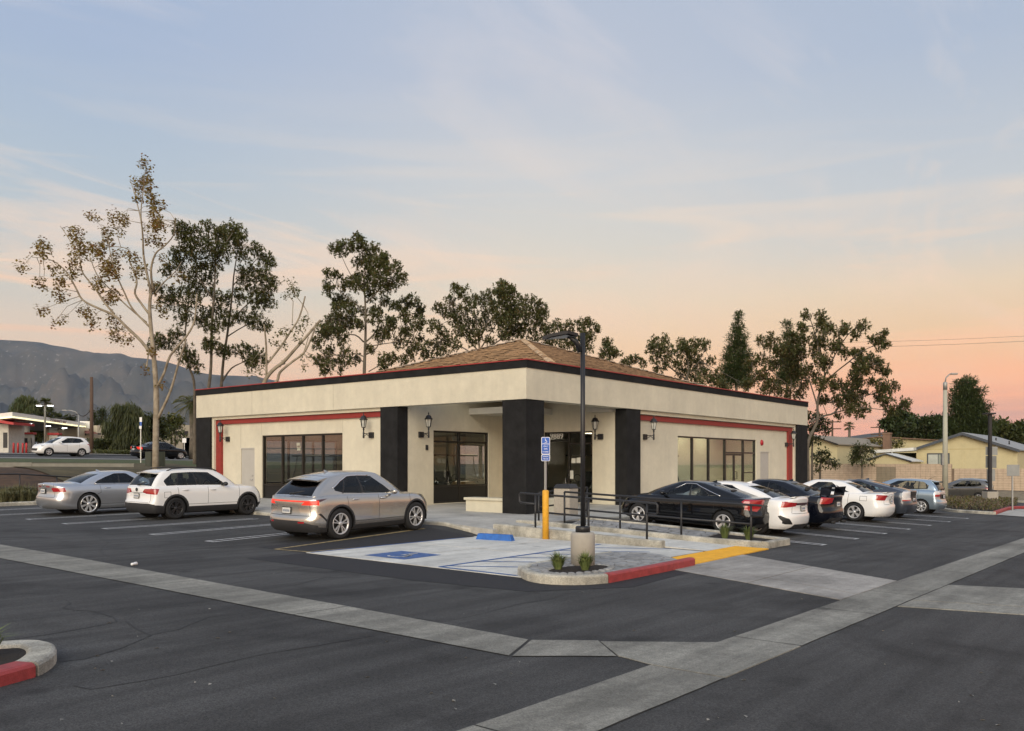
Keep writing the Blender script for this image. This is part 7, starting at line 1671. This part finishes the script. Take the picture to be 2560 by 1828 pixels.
tree('magnolia_tree', 'magnolia with a dense left crown behind the right end of the store', 58, [[(400,1010,10),(400,820,9),(410,680),(370,560),(320,500,3)],[(430,810,8),(480,700),(450,560),(420,420,3)],[(405,760,6),(280,700),(180,640),(110,550,2)],[(400,720,5),(260,600),(200,420,2)]],
  [(200,340,40),(250,330,35),(220,390,40),(300,400,50),(370,340,50),(400,380,55),(280,460,55),(350,470,60),(420,470,60),(130,520,50),(190,490,50),(230,560,45),(300,540,50),(380,560,60),(450,560,60),(100,540,30),(480,640,50),(420,640,50),(160,620,55),(210,680,60),(250,720,55),(100,680,45),(180,760,50),(330,760,60),(400,780,50),(490,780,40),(520,720,40),(60,720,40)], (1975, 1100), Z4, seed=14, pb=.3, group=GT)
tree('magnolia_tree', 'spreading magnolia at the right end of the store, leaning out over the parking row', 55, [[(540,1210,17),(560,1130,16),(620,1000),(620,880),(640,760),(680,640),(640,460),(600,300),(550,150,3)],[(560,1010,12),(680,960),(790,930),(870,830),(960,760),(1060,660,4)],[(640,760,9),(720,640),(830,540),(900,470),(1000,420,3)],[(620,880,8),(590,740),(560,600),(520,430,3)],[(680,640,7),(740,480),(820,330),(870,280,3)],[(870,840,6),(1030,800),(1180,760),(1320,700,3)],[(790,930,6),(940,900),(1150,930,3)],[(830,540,6),(980,560),(1140,540,2)]],
  [(550,140,40),(590,180,40),(680,200,45),(560,230,40),(470,270,40),(620,270,60),(700,270,45),(540,330,45),(610,360,60),(690,350,60),(740,330,40),(820,260,40),(870,290,40),(910,270,25),(800,310,35),(850,350,40),(780,400,40),(1020,350,35),(1050,380,40),(960,390,40),(1010,430,40),(1060,430,25),(640,460,60),(560,440,50),(500,420,45),(700,430,50),(760,480,45),(800,490,35),(910,470,40),(1000,520,55),(1080,490,45),(1160,520,50),(1190,500,35),(900,540,50),(1080,570,55),(1150,590,55),(880,610,60),(960,600,55),(1190,620,30),(620,540,60),(700,540,55),(560,580,50),(620,640,50),(1060,650,60),(980,680,55),(890,690,50),(1130,680,45),(680,700,60),(600,720,50),(720,740,40),(900,760,55),(1000,760,50),(1100,750,50),(1200,740,50),(1290,690,50),(1350,700,45),(1300,750,45),(1230,790,45),(1280,800,35),(740,820,45),(780,830,40),(690,840,35),(860,840,50),(940,830,50),(1040,850,60),(1100,870,50),(1180,880,40),(1230,890,35),(840,920,40),(900,930,45),(990,920,50),(1150,930,45),(1170,950,30),(860,960,30)], (2022, 1100), Z4, seed=15, group=GT)
# conifers
def conifer(nm, label, D, apex, base, halfw, levels, seed, mats=(M_needle, M_dkgreen), rag=.25, per=26, leafl=.42, top_w=.06, lw=.06, group=None, fatten=1.0, n0=5):
    r = random.Random(seed); bl = []
    for i in range(levels):
        u = (i+.6)/levels; w = halfw*(top_w+(1-top_w)*u**.85)*r.uniform(1-rag, 1+rag*.6); y = apex[1]+(base[1]-apex[1])*u
        n = max(2, int(w*2/9)+1); x0 = apex[0]+(base[0]-apex[0])*u
        for j in range(n):
            x = x0+w*(-1+2*(j+.5)/n)+r.uniform(-3, 3); bl.append((x, y+abs(x-x0)*.10+r.uniform(-4, 4), (7+5*u)*fatten))
    bl.append((apex[0], apex[1]+5, 4))
    return tree(nm, label, D, [[(base[0], base[1]+30, 5), (base[0], base[1], 4.5), ((apex[0]+base[0])/2, (apex[1]+base[1])/2, 3), (apex[0], apex[1]+2, 1)]], bl, base, ID, leafl, lw, per=per, wn=n0, mats=mats, seed=seed, mode='needle', group=group, spread=.8)
conifer('conifer_tree', 'tall narrow conifer behind the right parapet', 72, (1846, 780), (1841, 960), 42, 17, 21, group=GT)
conifer('conifer_tree', 'slim conifer top poking out behind the magnolia at the right', 76, (1968, 806), (1968, 960), 26, 14, 22, group=GT)
conifer('pine_tree', 'large bushy pine behind the yellow house at the far right', 118, (2418, 948), (2420, 1095), 62, 11, 23, mats=(M_needle, M_dkgreen), top_w=.30, fatten=1.6, per=11, leafl=.7, lw=.12, rag=.3)
# ---- foliage masses beyond
def bushy(nm, label, D, blobs, base, mats=(M_dkgreen, M_mdgreen), seed=1, per=22, leafl=.5, leafw=.28, wn=4, mode='single', pb=.35, rs=1.0, cat='tree', spread=1.0, trunk=True, bark=M_bark, group=None):
    xs = [b[0] for b in blobs]; ys = [b[1] for b in blobs]; cx_ = sum(xs)/len(xs)
    t = tree(nm, label, D, [[(base[0], base[1], 3), ((base[0]*2+cx_)/3, (base[1]*2+min(ys))/3, 2.4), (cx_, (min(ys)+max(ys))/2, 1.2)]], blobs, base, ID, leafl, leafw, per=per, wn=wn, mats=mats, seed=seed, mode=mode, pb=pb, rs=rs, spread=spread, bark=bark, group=group)
    t['category'] = cat; return t
def ell(cx, cy, rx, ry, n, r, seed, low=-1.0):
    q = random.Random(seed); o = []
    while len(o) < n:
        u, v = q.uniform(-1, 1), q.uniform(-1, 1)
        if u*u+v*v <= 1 and v*-1 >= low: o.append((cx+u*rx, cy+v*ry, r*q.uniform(.7, 1.2)))
    return o
# (uses the tree builder)
bushy('willow_tree', 'rounded weeping tree with fine drooping foliage beyond the street', 100, ell(316, 1055, 46, 44, 60, 13, 1)+ell(316, 1095, 44, 18, 22, 12, 2), (304, 1128), mats=(M_dkgreen, M_mdgreen), seed=31, mode='droop', leafl=1.1, leafw=.10, per=22, wn=7)
bushy('street_tree', 'dark tree behind the sycamore trunk', 104, ell(385, 1075, 32, 36, 40, 13, 3), (385, 1128), seed=32, per=12)
bushy('street_tree', 'small round tree in front of the pale apartments', 98, ell(440, 1083, 19, 21, 20, 9, 4), (437, 1112), mats=(M_mdgreen, M_dkgreen), seed=33, per=10, leafl=.35, leafw=.2)
bushy('street_tree', 'green tree under the palm fronds by the store corner', 106, ell(425, 1055, 30, 14, 20, 10, 5), (428, 1110), mats=(M_mdgreen, M_olive), seed=34, leafl=.4)
bushy('gas_station_tree', 'leafy trees behind the gas station canopy', 125, ell(95, 1060, 60, 38, 70, 15, 6), (95, 1120), mats=(M_mdgreen, M_dkgreen), seed=35, per=13)
bushy('gas_station_tree', 'low dark trees right of the gas station canopy', 130, ell(175, 1072, 24, 26, 22, 13, 7), (175, 1120), seed=36)
bushy('gas_station_tree', 'feathery tree left of the palm over the gas station', 122, ell(62, 1018, 26, 26, 30, 11, 8), (62, 1100), mats=(M_mdgreen, M_needle), mode='droop', leafl=.9, leafw=.1, per=18, wn=6, seed=37)
conifer('conifer_tree', 'narrow dark conifer behind the wooden pole', 135, (257, 1020), (255, 1110), 17, 8, 38, mats=(M_dkgreen, M_needle), leafl=.7, lw=.14, per=8)
conifer('conifer_tree', 'second dark conifer close to the wooden pole', 138, (236, 1032), (236, 1110), 13, 7, 39, mats=(M_dkgreen, M_needle), leafl=.7, lw=.14, per=8)
def hedge(nm, label, P0, P1, h, w, n, m, seed, leafl=.22, cat='hedge'):
    r = random.Random(seed); t = thing(nm, label, cat, P0); lf = MB()
    for _ in range(n):
        u = r.random(); q = P0.lerp(P1, u)+Vector((r.uniform(-w, w), r.uniform(-w, w), 0)); hh = h*(.85+.25*noise.noise(Vector((u*40, seed, 0)))); q.z = GZ(q.x, q.y)+hh*r.random()**.6
        leaf(lf, q, Vector((r.gauss(0, 1), r.gauss(0, 1), r.gauss(.3, .8))), leafl*r.uniform(.6, 1.3), leafl*.55, 1 if r.random() < .3 else 0)
    tag(lf.build('foliage', list(m), t)); return t
hp = lambda px, Yc: Vector((onY(px, HY, Yc).x, Yc, 0))
for a in (hp(232, 98),): hedge('hedge', 'long dark clipped hedge beyond the street', Vector((a.x, 98, GZ(a.x, 98))), Vector((hp(412, 98).x, 98, 0)), 1.9, 1.0, 9000, (M_dkgreen, M_mdgreen), 3, .3)
a = hp(232, 92); hedge('ground_cover', 'low green ground cover along the far pavement', Vector((a.x, 91, GZ(a.x, 91))), Vector((hp(420, 91).x, 91, 0)), .5, 1.2, 4000, (M_mdgreen, M_olive), 4, .22, 'plant')
# palms
def palm(nm, label, D, px, ycrown, ybase, rc, n, seed, m=(M_mdgreen, M_olive), droop=.5, trunk_r=.2, fan=False, bark=M_bark):
    r = random.Random(seed); p = atD(px, HY, D); z = GZ(p.x, p.y); t = thing(nm, label, 'palm tree', (p.x, p.y, z)); zc = CH-(ycrown-HY)*D/F-z; R = rc*D/F
    MB().tube([(0, 0, -.3), (.05, 0, zc*.4), (0, .05, zc*.8), (0, 0, zc)], [trunk_r*1.3, trunk_r, trunk_r*.9, trunk_r*.8], 9).build('trunk', bark, t, True)
    for i in range(n):
        a = r.uniform(0, 2*pi); el_ = r.uniform(-.5, 1.3); d = Vector((cos(a)*cos(el_), sin(a)*cos(el_), sin(el_))); mb = MB(); L_ = R*r.uniform(.8, 1.1); pts = []
        for k in range(7): u = k/6; pts.append(Vector((0, 0, zc))+d*L_*u-Vector((0, 0, droop*L_*u*u)))
        side = d.cross(Vector((0, 0, 1))).normalized()
        if fan:
            c = pts[3]; ax = (pts[4]-pts[2]).normalized(); mb.tube(pts[:4], .03, 4, cap=False)
            for k in range(11): th = -1.3+2.6*k/10; leaf(mb, c, ax*cos(th)+side*sin(th)-Vector((0, 0, .15)), L_*.55, .12, 0)
        else:
            mb.tube(pts, .02, 3, cap=False)
            for k in range(22):
                u = .12+.88*k/21; i0 = min(5, int(u*6)); q = pts[i0].lerp(pts[i0+1], u*6-i0); ax = (pts[i0+1]-pts[i0]).normalized(); l = L_*.26*(1-.5*abs(u-.45))
                for s in (-1, 1): leaf(mb, q, side*s+ax*.6-Vector((0, 0, .55)), l, .05, 0)
        mb.build('frond', m[0] if r.random() < .7 else m[1], t, True)
    return t
palm('palm_tree', 'feather palm with arching fronds between the sycamore and the store corner', 78, 481, 1012, 1130, 62, 34, 41, droop=.55, trunk_r=.28, bark=M_bark)
palm('palm_tree', 'palm crown above the left part of the gas station canopy', 128, 62, 1002, 1110, 22, 24, 42, droop=.5, fan=True)
palm('palm_tree', 'palm crown behind the two headed gas station lamp', 126, 114, 1008, 1110, 20, 24, 43, droop=.5, fan=True)
palm('palm_tree', 'small fan palm on the pink horizon at the right', 150, 2124, 1065, 1100, 17, 22, 44, m=(M_mdgreen, pm('palm_pale', (.14,.15,.08), .7)), droop=.4, fan=True, trunk_r=.25)
# ================================================================== right: block wall, houses, planter
M_block = pm('tan_block', (.50,.39,.285), .9, var=.12, scale=3, bump=.4, bscale=40); M_block2 = pm('grey_tan_block', (.25,.21,.15), .9, var=.08, scale=3); M_mort = pm('mortar', (.19,.14,.10), .95)
WXW = 80.0
zt_l = onX(2200, 1161.5, WXW).z; y_step = onX(2379, HY, WXW).y; zt_r = onX(2450, 1171.5, WXW).z
y_far, y_near = 33.0, -4.0
bw = thing('block_wall', 'tan concrete block wall in front of the yellow houses', 'wall', (WXW, 12, GZ(WXW, 12)))
MB().box((WXW+.012, y_step, -.9), (WXW+.19, y_far, zt_l-.01)).build('mortar_core', M_mort, bw); MB().box((WXW+.012, y_near, -.9), (WXW+.19, y_step, zt_r-.01)).build('mortar_core', M_mort, bw)
bme = MB().box((0, .006, .006), (.05, .394, .194)); bm1 = bme.mesh('block', M_block); bm2 = bme.mesh('block', M_block2); rest = MB(); cnt = 0; cand = []
for seg, (ya, yb, zt_) in enumerate(((y_near, y_step, zt_r), (y_step, y_far, zt_l))):
    for rw in range(13):
        z = zt_-.2*(rw+1)
        if z < GZ(WXW, 12)-.25: break
        y = ya+(.2 if rw % 2 and False else 0)
        while y < yb-.2:
            cand.append((y, z)); y += .4
yv = (onX(2560, HY, WXW).y, onX(2190, HY, WXW).y); yp = (onX(2240, HY, WXW).y, onX(2187, HY, WXW).y)
cand.sort(key=lambda c: abs(c[0]-(yv[0]+1))+(0 if yv[0]-.4 < c[0] else 99))
for i, (y, z) in enumerate(cand):
    dk = yp[0] < y+.2 < yp[1] and z < zt_l-.25
    if i < 300: o = link('block', bm2 if dk else bm1, bw, OFF[bw.name]); o.location = Vector((WXW-.035, y, z))-OFF[bw.name]
    else: rest.box((WXW-.035, y+.006, z+.006), (WXW+.015, y+.394, z+.194), 1 if dk else 0)
tag(rest.build('block', [M_block, M_block2], bw), kind='stuff')
MB().box((WXW-.06, y_step, zt_l-.01), (WXW+.22, y_far, zt_l+.05)).build('coping', M_block, bw)
bank('dirt_bank', 74, 80, -30, 40, pm('dirt', (.22,.18,.12), .95, var=.25, scale=3, bump=.6, bscale=30), .03)
kerb_run('street_kerb', [(73.8, y) for y in (-24, -16, -8, 0, 8, 16, 24, 32, 40)], .2, .14, M_curb)
M_yel = pm('yellow_siding', (.56,.49,.29), .85, var=.05, scale=2); M_trimblue = pm('slate_trim', (.065,.075,.09), .7); M_shingle = pm('grey_shingle', (.30,.31,.31), .9, var=.12, scale=3, bump=.3, bscale=30); M_shingle_b = pm('brown_shingle', (.20,.125,.085), .9, var=.12, scale=3, bump=.3, bscale=30); M_shingle_t = pm('taupe_shingle', (.27,.235,.18), .9, var=.12, scale=3); M_whit = pm('white_trim', (.62,.62,.58), .7); M_winp = pm('window_blind', (.30,.33,.28), .5)
def gable(label, Xp, eL, apex, eR, zb, dep, roofm, wallL=None, trim=M_trimblue, over=.5, nm='house', wm=M_yel, tw=.26, cat='house'):
    """house whose gable wall is in plane x=Xp; eL/apex/eR are photo pixels of the roof line, left to right"""
    a, b, c = (onX(*p, Xp) for p in (eL, apex, eR)); t = thing(nm, label, cat, (Xp, b.y, zb))
    MB().ext([(Xp, a.y-.25, zb), (Xp, a.y-.25, a.z-.12), (Xp, b.y, b.z-.12), (Xp, c.y+.25, c.z-.12), (Xp, c.y+.25, zb)], (dep, 0, 0)).build('wall', wm, t)
    for e in (a, c):
        d = Vector((0, e.y-b.y, e.z-b.z)); 
        r = MB().ext([(Xp-over, b.y, b.z), (Xp-over, b.y+d.y, b.z+d.z), (Xp-over, b.y+d.y, b.z+d.z-.10), (Xp-over, b.y, b.z-.10)], (dep+over, 0, 0)).build('roof', roofm, t)
        MB().ext([(Xp-over-.03, b.y, b.z-.012), (Xp-over-.03, b.y+d.y, b.z+d.z-.012), (Xp-over-.03, b.y+d.y, b.z+d.z-tw), (Xp-over-.03, b.y, b.z-tw)], (.028, 0, 0)).build('barge_board', trim, r)
    return t, a, b, c
h1, a, b, c = gable('yellow gabled house with slate trim behind the block wall, far right', 88, (2283.7, 1122), (2408, 1081), (2552, 1124), .2, 16, M_shingle)
for y0 in range(-14, 6): pass
wa, wb_ = onX(2318, 1166, 87.97), onX(2374, 1133, 87.97)
w = MB().box((87.93, wa.y, wa.z-.4), (88.02, wb_.y, wb_.z)).build('window', M_trimblue, h1); ym = (wa.y+wb_.y)/2
for y0, y1, m in ((wb_.y+.10, ym-.03, M_winp), (ym+.03, wa.y-.10, pm('pale_blind', (.45,.47,.42), .5))): MB().box((87.91, y0, wa.z-.3), (87.929, y1, wb_.z-.12)).build('pane', m, w)
for px in (2405, 2412, 2450, 2480, 2522, 2536):
    q = onX(px, 1120, 88); q2 = interp([(c.y, c.z), (b.y, b.z), (a.y, a.z)], q.y); MB().box((87.985, q.y-.025, .2), (87.999, q.y+.025, q2-.35)).build('batten', M_yel, h1)
q = onX(2400, 1123, 88); MB().box((87.983, c.y+.3, q.z-.02), (87.998, a.y-.3, q.z+.02)).build('batten', pm('siding_shadow', (.45,.37,.18), .9), h1)  # darker strip across the gable: a siding shadow line put into its colour
for px, py in ((2440, 1093), (2490, 1100), (2523, 1108)): 
    q = onX(px, py, 92); MB().lathe([(.06, 0), (.06, .35)], (92, q.y, q.z-.15), 8).build('roof_vent', M_trim, h1)
h2, a2, b2, c2 = gable('yellow house with a low taupe roof next to the store, behind the block wall', 86, (1960, 1100), (2030, 1087), (2100, 1110), .3, 22, M_shingle_t, trim=M_trim, tw=.12)
h3, *_ = gable('small yellow garden shed with a low gable behind the block wall', 83.5, (2166, 1149), (2216, 1133), (2281, 1152), .4, 4, M_whit, trim=M_trimblue, over=.25, nm='garden_shed', tw=.10, cat='shed')
h4, *_ = gable('long low brown roofed house behind the yellow ones', 104, (1990, 1116), (2200, 1091), (2620, 1116), .5, 14, M_shingle_b, trim=M_shingle_b, tw=.1)
q0, q1 = onX(2176, 1126, 86.5), onX(2284, 1119, 86.5)
cp = thing('carport', 'white flat carport roof left of the far right yellow house', 'carport', (86.5, q0.y, .4))
MB().add([(86.5, q0.y, q0.z), (86.5, q1.y+.0, q1.z), (92, q1.y, q1.z+.05), (92, q0.y, q0.z+.05), (86.5, q0.y, q0.z-.28), (86.5, q1.y, q1.z-.28), (92, q1.y, q1.z-.2), (92, q0.y, q0.z-.2)], [(0, 1, 2, 3), (7, 6, 5, 4), (0, 4, 5, 1), (1, 5, 6, 2), (2, 6, 7, 3), (3, 7, 4, 0)]).build('roof', M_whit, cp)
for y in (q0.y-.3, (q0.y+q1.y)/2): MB().box((86.6, y-.06, .3), (86.72, y+.06, q0.z-.2)).build('post', M_whit, cp)
MB().box((91.5, q1.y, .3), (91.7, q0.y, q0.z-.21)).build('back_screen', M_dkgreen, cp)
bushy('vine_shrub', 'leafy shrub spilling over the block wall beside the store', 70, ell(2055, 1150, 24, 22, 26, 7, 11)+ell(2085, 1162, 22, 6, 10, 6, 12)+[(2040, 1174, 6), (2036, 1180, 4), (2048, 1130, 6), (2070, 1136, 6)], (2050, 1165), mats=(M_dkgreen, M_mdgreen), seed=51, leafl=.28, leafw=.14, per=14, wn=5, cat='shrub', spread=.25)
bushy('shrub', 'bushy shrub between the yellow house and the garden shed', 76, ell(2155, 1140, 32, 24, 40, 9, 13)+[(2150, 1112, 8), (2170, 1114, 8), (2136, 1116, 7)], (2155, 1165), mats=(M_dkgreen, M_mdgreen), seed=52, leafl=.28, leafw=.14, per=13, wn=5, cat='shrub', spread=.4)
bushy('shrub', 'yellow green shrub by the brown chimney', 96, ell(2195, 1104, 18, 5, 12, 6, 14)+ell(2240, 1109, 18, 7, 14, 6, 15), (2215, 1120), mats=(M_olive, pm('yellow_leaf', (.20,.18,.03), .7)), seed=53, leafl=.3, leafw=.2, per=12, cat='shrub', spread=.4)
ch = thing('chimney', 'brown brick chimney beside the yellow green shrub', 'chimney', atD(2218, HY, 95)); zc0, zc1 = CH-(1115-HY)*95/F, CH-(1086-HY)*95/F; ch.location.z = .5; OFF[ch.name] = Vector((0, 0, 0)); MB().box((-.36, -.36, 0), (.36, .36, zc1-.5)).build('stack', M_shingle_b, ch, True); MB().box((-.42, -.42, zc1-.5), (.42, .42, zc1-.32)).build('cap', M_shingle_b, ch, True)
hedge('red_hedge', 'rusty red hedge on the horizon above the low roof', atD(2070, HY, 120)+Vector((0, 0, 0)), atD(2216, HY, 118), 5.0, 1.2, 5000, (pm('rusty_leaf', (.12,.028,.014), .8, col2=(.20,.06,.03)), pm('rusty_dark', (.07,.02,.012), .8)), 6, .5)
bushy('tree', 'rounded dark tree on the horizon right of the red hedge', 150, ell(2250, 1072, 38, 42, 46, 14, 21), (2250, 1110), mats=(M_needle, M_dkgreen), seed=61, leafl=.9, leafw=.4, per=22)
bushy('tree', 'wide dark evergreen mass behind the concrete light pole', 140, ell(2335, 1082, 72, 34, 70, 14, 22), (2330, 1115), mats=(M_dkgreen, M_needle), seed=62, leafl=.8, leafw=.4, per=24)
bushy('tree', 'mid green tree mass behind the far right house roof', 135, ell(2490, 1088, 80, 30, 70, 14, 23)+ell(2560, 1085, 40, 28, 26, 14, 24), (2480, 1118), mats=(M_mdgreen, M_dkgreen), seed=63, leafl=.8, leafw=.4, per=24)
bushy('tree', 'dark leafy tree right behind the corner of the store', 66, ell(2035, 1070, 42, 44, 40, 11, 25), (2030, 1130), mats=(M_dkgreen, M_mdgreen), seed=64, leafl=.3, leafw=.16, per=15, wn=5)
for k, (px, yt, lab) in enumerate(((2199, 1064, 'crossarmed utility pole on the pink horizon beside the rounded dark tree'), (2081, 1050, 'crossarmed utility pole on the pink horizon left of the fan palm'))):
    t, h = pole('utility_pole', lab, px, yt, 180, .22, .18, M_wood)
    for dz in (.4, 1.8): MB().box((-1.8, -.08, h-dz-.1), (1.8, .08, h-dz+.1)).build('crossarm', M_wood, t, True)
# planter with light pole and lamps at the end of the right row
pb0 = [tuple(G(*p)[:2]) for p in ((2352, 1268), (2420, 1280), (2488, 1284), (2530, 1268), (2560, 1263), (2560, 1252), (2352, 1252))]
kerb_run('planter_kerb', [tuple(G(*p)[:2]) for p in ((2330, 1262), (2362, 1277), (2420, 1283), (2487, 1287))], .18, .14, M_curb)
kerb_run('red_kerb', [tuple(G(*p)[:2]) for p in ((2487, 1286), (2515, 1276), (2540, 1272), (2620, 1272))], .18, .15, M_red)
sheet('corner_walk', [tuple(G(*p)[:2]) for p in ((2490, 1288), (2518, 1278), (2545, 1274), (2640, 1274), (2640, 1296), (2560, 1293))], M_conc_walk, .02)
r_ = random.Random(5); gc = MB(); sheet('mulch_bed', [tuple(G(*p)[:2]) for p in ((2335, 1260), (2365, 1275), (2420, 1281), (2486, 1284), (2512, 1274), (2538, 1270), (2545, 1258), (2440, 1254), (2350, 1253))], M_mulch, .08)
pol = [tuple(G(*p)[:2]) for p in ((2335, 1260), (2365, 1275), (2420, 1281), (2486, 1284), (2512, 1274), (2538, 1270), (2545, 1258), (2440, 1254), (2350, 1253))]; bx_ = [min(p[0] for p in pol), max(p[0] for p in pol), min(p[1] for p in pol), max(p[1] for p in pol)]
k = 0
while k < 9000:
    x, y = r_.uniform(bx_[0], bx_[1]), r_.uniform(bx_[2], bx_[3])
    if not inpoly((x, y), pol): continue
    k += 1; leaf(gc, Vector((x, y, GZ(x, y)+.08+r_.random()*.32)), Vector((r_.gauss(0, 1), r_.gauss(0, 1), r_.gauss(.5, .6))), .16, .07, 1 if r_.random() < .4 else 0)
tag(gc.build('ground_cover', [pm('dry_cover', (.10,.075,.045), .9, col2=(.16,.12,.08)), M_olive]), 'brown dried ground cover in the kerbed planter at the end of the right row', 'plant', kind='stuff')
lp = G(2363, 1256); Dl = lp.x*CY+lp.y*SY
t = thing('street_light', 'tall pale concrete street light pole with a small cobra head, right of the row', 'street light', lp, YAW-pi/2); h = CH-(975-HY)*Dl/F-lp.z
MB().lathe([(.20, -.1), (.13, h)], (0, 0, 0), 14).build('pole', M_concp, t, True); MB().lathe([(.14, h), (.14, h+.5), (.10, h+.55)], (0, 0, 0), 12).build('collar', M_galv, t, True)
MB().tube([(0, 0, h+.5), (.05, 0, h+.85), (.3, 0, h+1.1), (.5, 0, h+1.12)], .045, 6).build('arm', M_galv, t, True); MB().obox((.62, 0, h+1.12), (.45, .22, .12)).build('lamp_head', M_galv, t, True, bevel=.03); MB().box((-.26, -.12, 2.6), (-.14, .12, 3.4)).build('junction_box', M_galv, t, True)
bl = G(2475, 1262); Db = bl.x*CY+bl.y*SY; hbse = (1262-1229)*Db/F; hpo = CH-(1036-HY)*Db/F-bl.z
t = thing('lamp_post', 'thin black lamp post on a square concrete base in the far right planter', 'lamp post', bl, YAW-pi/2)
MB().box((-.36, -.36, -.1), (.36, .36, hbse)).build('concrete_base', M_base, t, True, bevel=.03); MB().box((-.28, -.28, hbse), (.28, .28, hbse+.10)).build('base_cover', M_black, t, True); MB().box((-.09, -.09, hbse+.1), (.09, .09, hpo)).build('pole', M_black, t, True); MB().box((-.36, -.3, hpo), (.24, .3, hpo+.09)).build('lamp_head', M_black, t, True, bevel=.02)
signpost('stack of grey sign backs on a post behind the thin black lamp', 2479, 1118, 1262, 58, [(2463,2493,1117,1138,M_signgrey),(2463,2490.5,1140,1170,M_signgrey2),(2466,2487,1173,1203,M_signgrey)], r=.035)
signpost('single grey sign back on a thin post at the far right', 2531, 1163, 1268, 46, [(2516,2548,1162,1190,M_signgrey)], r=.03)
# ---- cars at the wall and on the street
put('mid_suv', 'suv', 'grey SUV parked along the block wall behind the concrete light pole', 'car', (2446.7, 1249.4), pi/2, 1, paint=PGREY)
add_car('small_hatch', 'hatchback', 'grey hatchback parked by the block wall, seen above the white family sedan', 'car', 71, 22.4, pi/2, paint=POLIVE, glass=G_mid, rod=None)
add_car('mid_suv', 'suv', 'white SUV driving left on the street by the gas station', 'car', 34.6, 76.3, pi, paint=PW)
add_car('family_sedan', 'sedan', 'black sedan with brake lights on, driving right on the street', 'car', 40.3, 70.6, 0, paint=PBLK, mt={'taillight': M_tail_lit}, wheel=(5, .02, .05, .1))
add_car('sport_sedan', 'sedan', 'white car half hidden by the left end of the store', 'car', 46.9, 70.6, 0, paint=PW)
# ================================================================== golf carts inside the showroom
M_cart = [pm('cart_blue', (.02,.045,.16), .3, coat=1), pm('cart_black', (.012,.012,.013), .3, coat=1), pm('cart_red', (.20,.015,.015), .3, coat=1), pm('cart_gold', (.30,.17,.05), .3, coat=1)]
def golf_cart(label, x, y, rz, m):
    t = thing('golf_cart', label, 'golf cart', (x, y, ZF), rz, 'golf carts in the showroom')
    MB().ext([(-1.15, -.56, .30), (1.1, -.56, .30), (1.2, -.56, .55), (.75, -.56, .85), (.55, -.56, .82), (.5, -.56, .42), (-.1, -.56, .42), (-.15, -.56, .62), (-1.15, -.56, .66)], (0, 1.12, 0)).build('body', m, t, True, bevel=.04)
    for sx, zz in ((-.42, .70), ): MB().box((sx-.28, -.52, .64), (sx+.28, .52, .78)).build('seat', M_seat, t, True, bevel=.04)
    MB().obox((-.74, 0, 1.02), (.10, 1.04, .46), mat=Matrix.Rotation(-.15, 3, 'Y')).build('seat_back', M_seat, t, True, bevel=.03)
    MB().box((-1.1, -.62, 1.90), (.95, .62, 1.97)).build('roof', M_cart[1], t, True, bevel=.03)
    for px, py in ((.85, .56), (.85, -.56), (-1.0, .56), (-1.0, -.56)): MB().tube([(px+(.12 if px > 0 else 0), py, .78), (px-.05, py, 1.3), (px-.15*(1 if px > 0 else 0), py, 1.92)], .022, 6).build('post', M_trim, t, True)
    MB().add([(.93, -.5, .85), (.93, .5, .85), (.74, .5, 1.85), (.74, -.5, 1.85)], [(0, 1, 2, 3)]).build('windshield', M_glass, t, True)
    MB().tube([(.42+.05*sin(k*pi/6), -.28+.16*cos(k*pi/6), .98+.15*sin(k*pi/6)) for k in range(13)], .016, 5, cap=False).build('steering_wheel', M_trim, t, True)
    hub, ty, rim = wheel_mesh(.23, .13, .18, (6, .015, .03, 0), M_alloy)
    for px in (-.78, .80):
        for s in (1, -1):
            w = link('wheel', hub, t); w.location = (px, s*.47, .23); w.rotation_euler = (0, 0, 0 if s > 0 else pi); link('tyre', ty, w); link('rim', rim, w)
    return t
for i, (lab, x, y, rz) in enumerate((('blue golf cart at the left pane of the large left window', 25.6, 31.6, pi*.9), ('red golf cart in the middle of the large left window', 26.2, 29.7, pi*1.05), ('golf cart at the right pane of the large left window', 25.9, 27.9, pi*.95), ('black golf cart in the left half of the porch window', 26.4, 25.6, -pi/2+.2), ('gold golf cart in the right half of the porch window', 28.3, 25.8, -pi/2-.1), ('dark golf cart behind the entrance glass', 31.6, 21.0, pi+.2), ('pale golf cart in the left panes of the right storefront', 35.4, 19.9, -pi/2))):
    golf_cart(lab, x, y, rz, M_cart[[0, 2, 1, 1, 3, 1, 1][i]])
# ================================================================== air
hz = bpy.data.materials.new('haze_air'); hz.use_nodes = True; nt = hz.node_tree; nt.nodes.clear(); o_ = nt.nodes.new('ShaderNodeOutputMaterial'); pv = nt.nodes.new('ShaderNodeVolumePrincipled')
pv.inputs['Color'].default_value = (.66, .82, 1.0, 1); pv.inputs['Density'].default_value = 3.8e-5; pv.inputs['Anisotropy'].default_value = .2; nt.links.new(pv.outputs[0], o_.inputs['Volume'])
hb = MB().box((-1500, -1500, -140), (7400, 11000, 1090)).build('haze', hz); tag(hb, 'thin evening haze in front of the mountains', 'haze', kind='stuff')
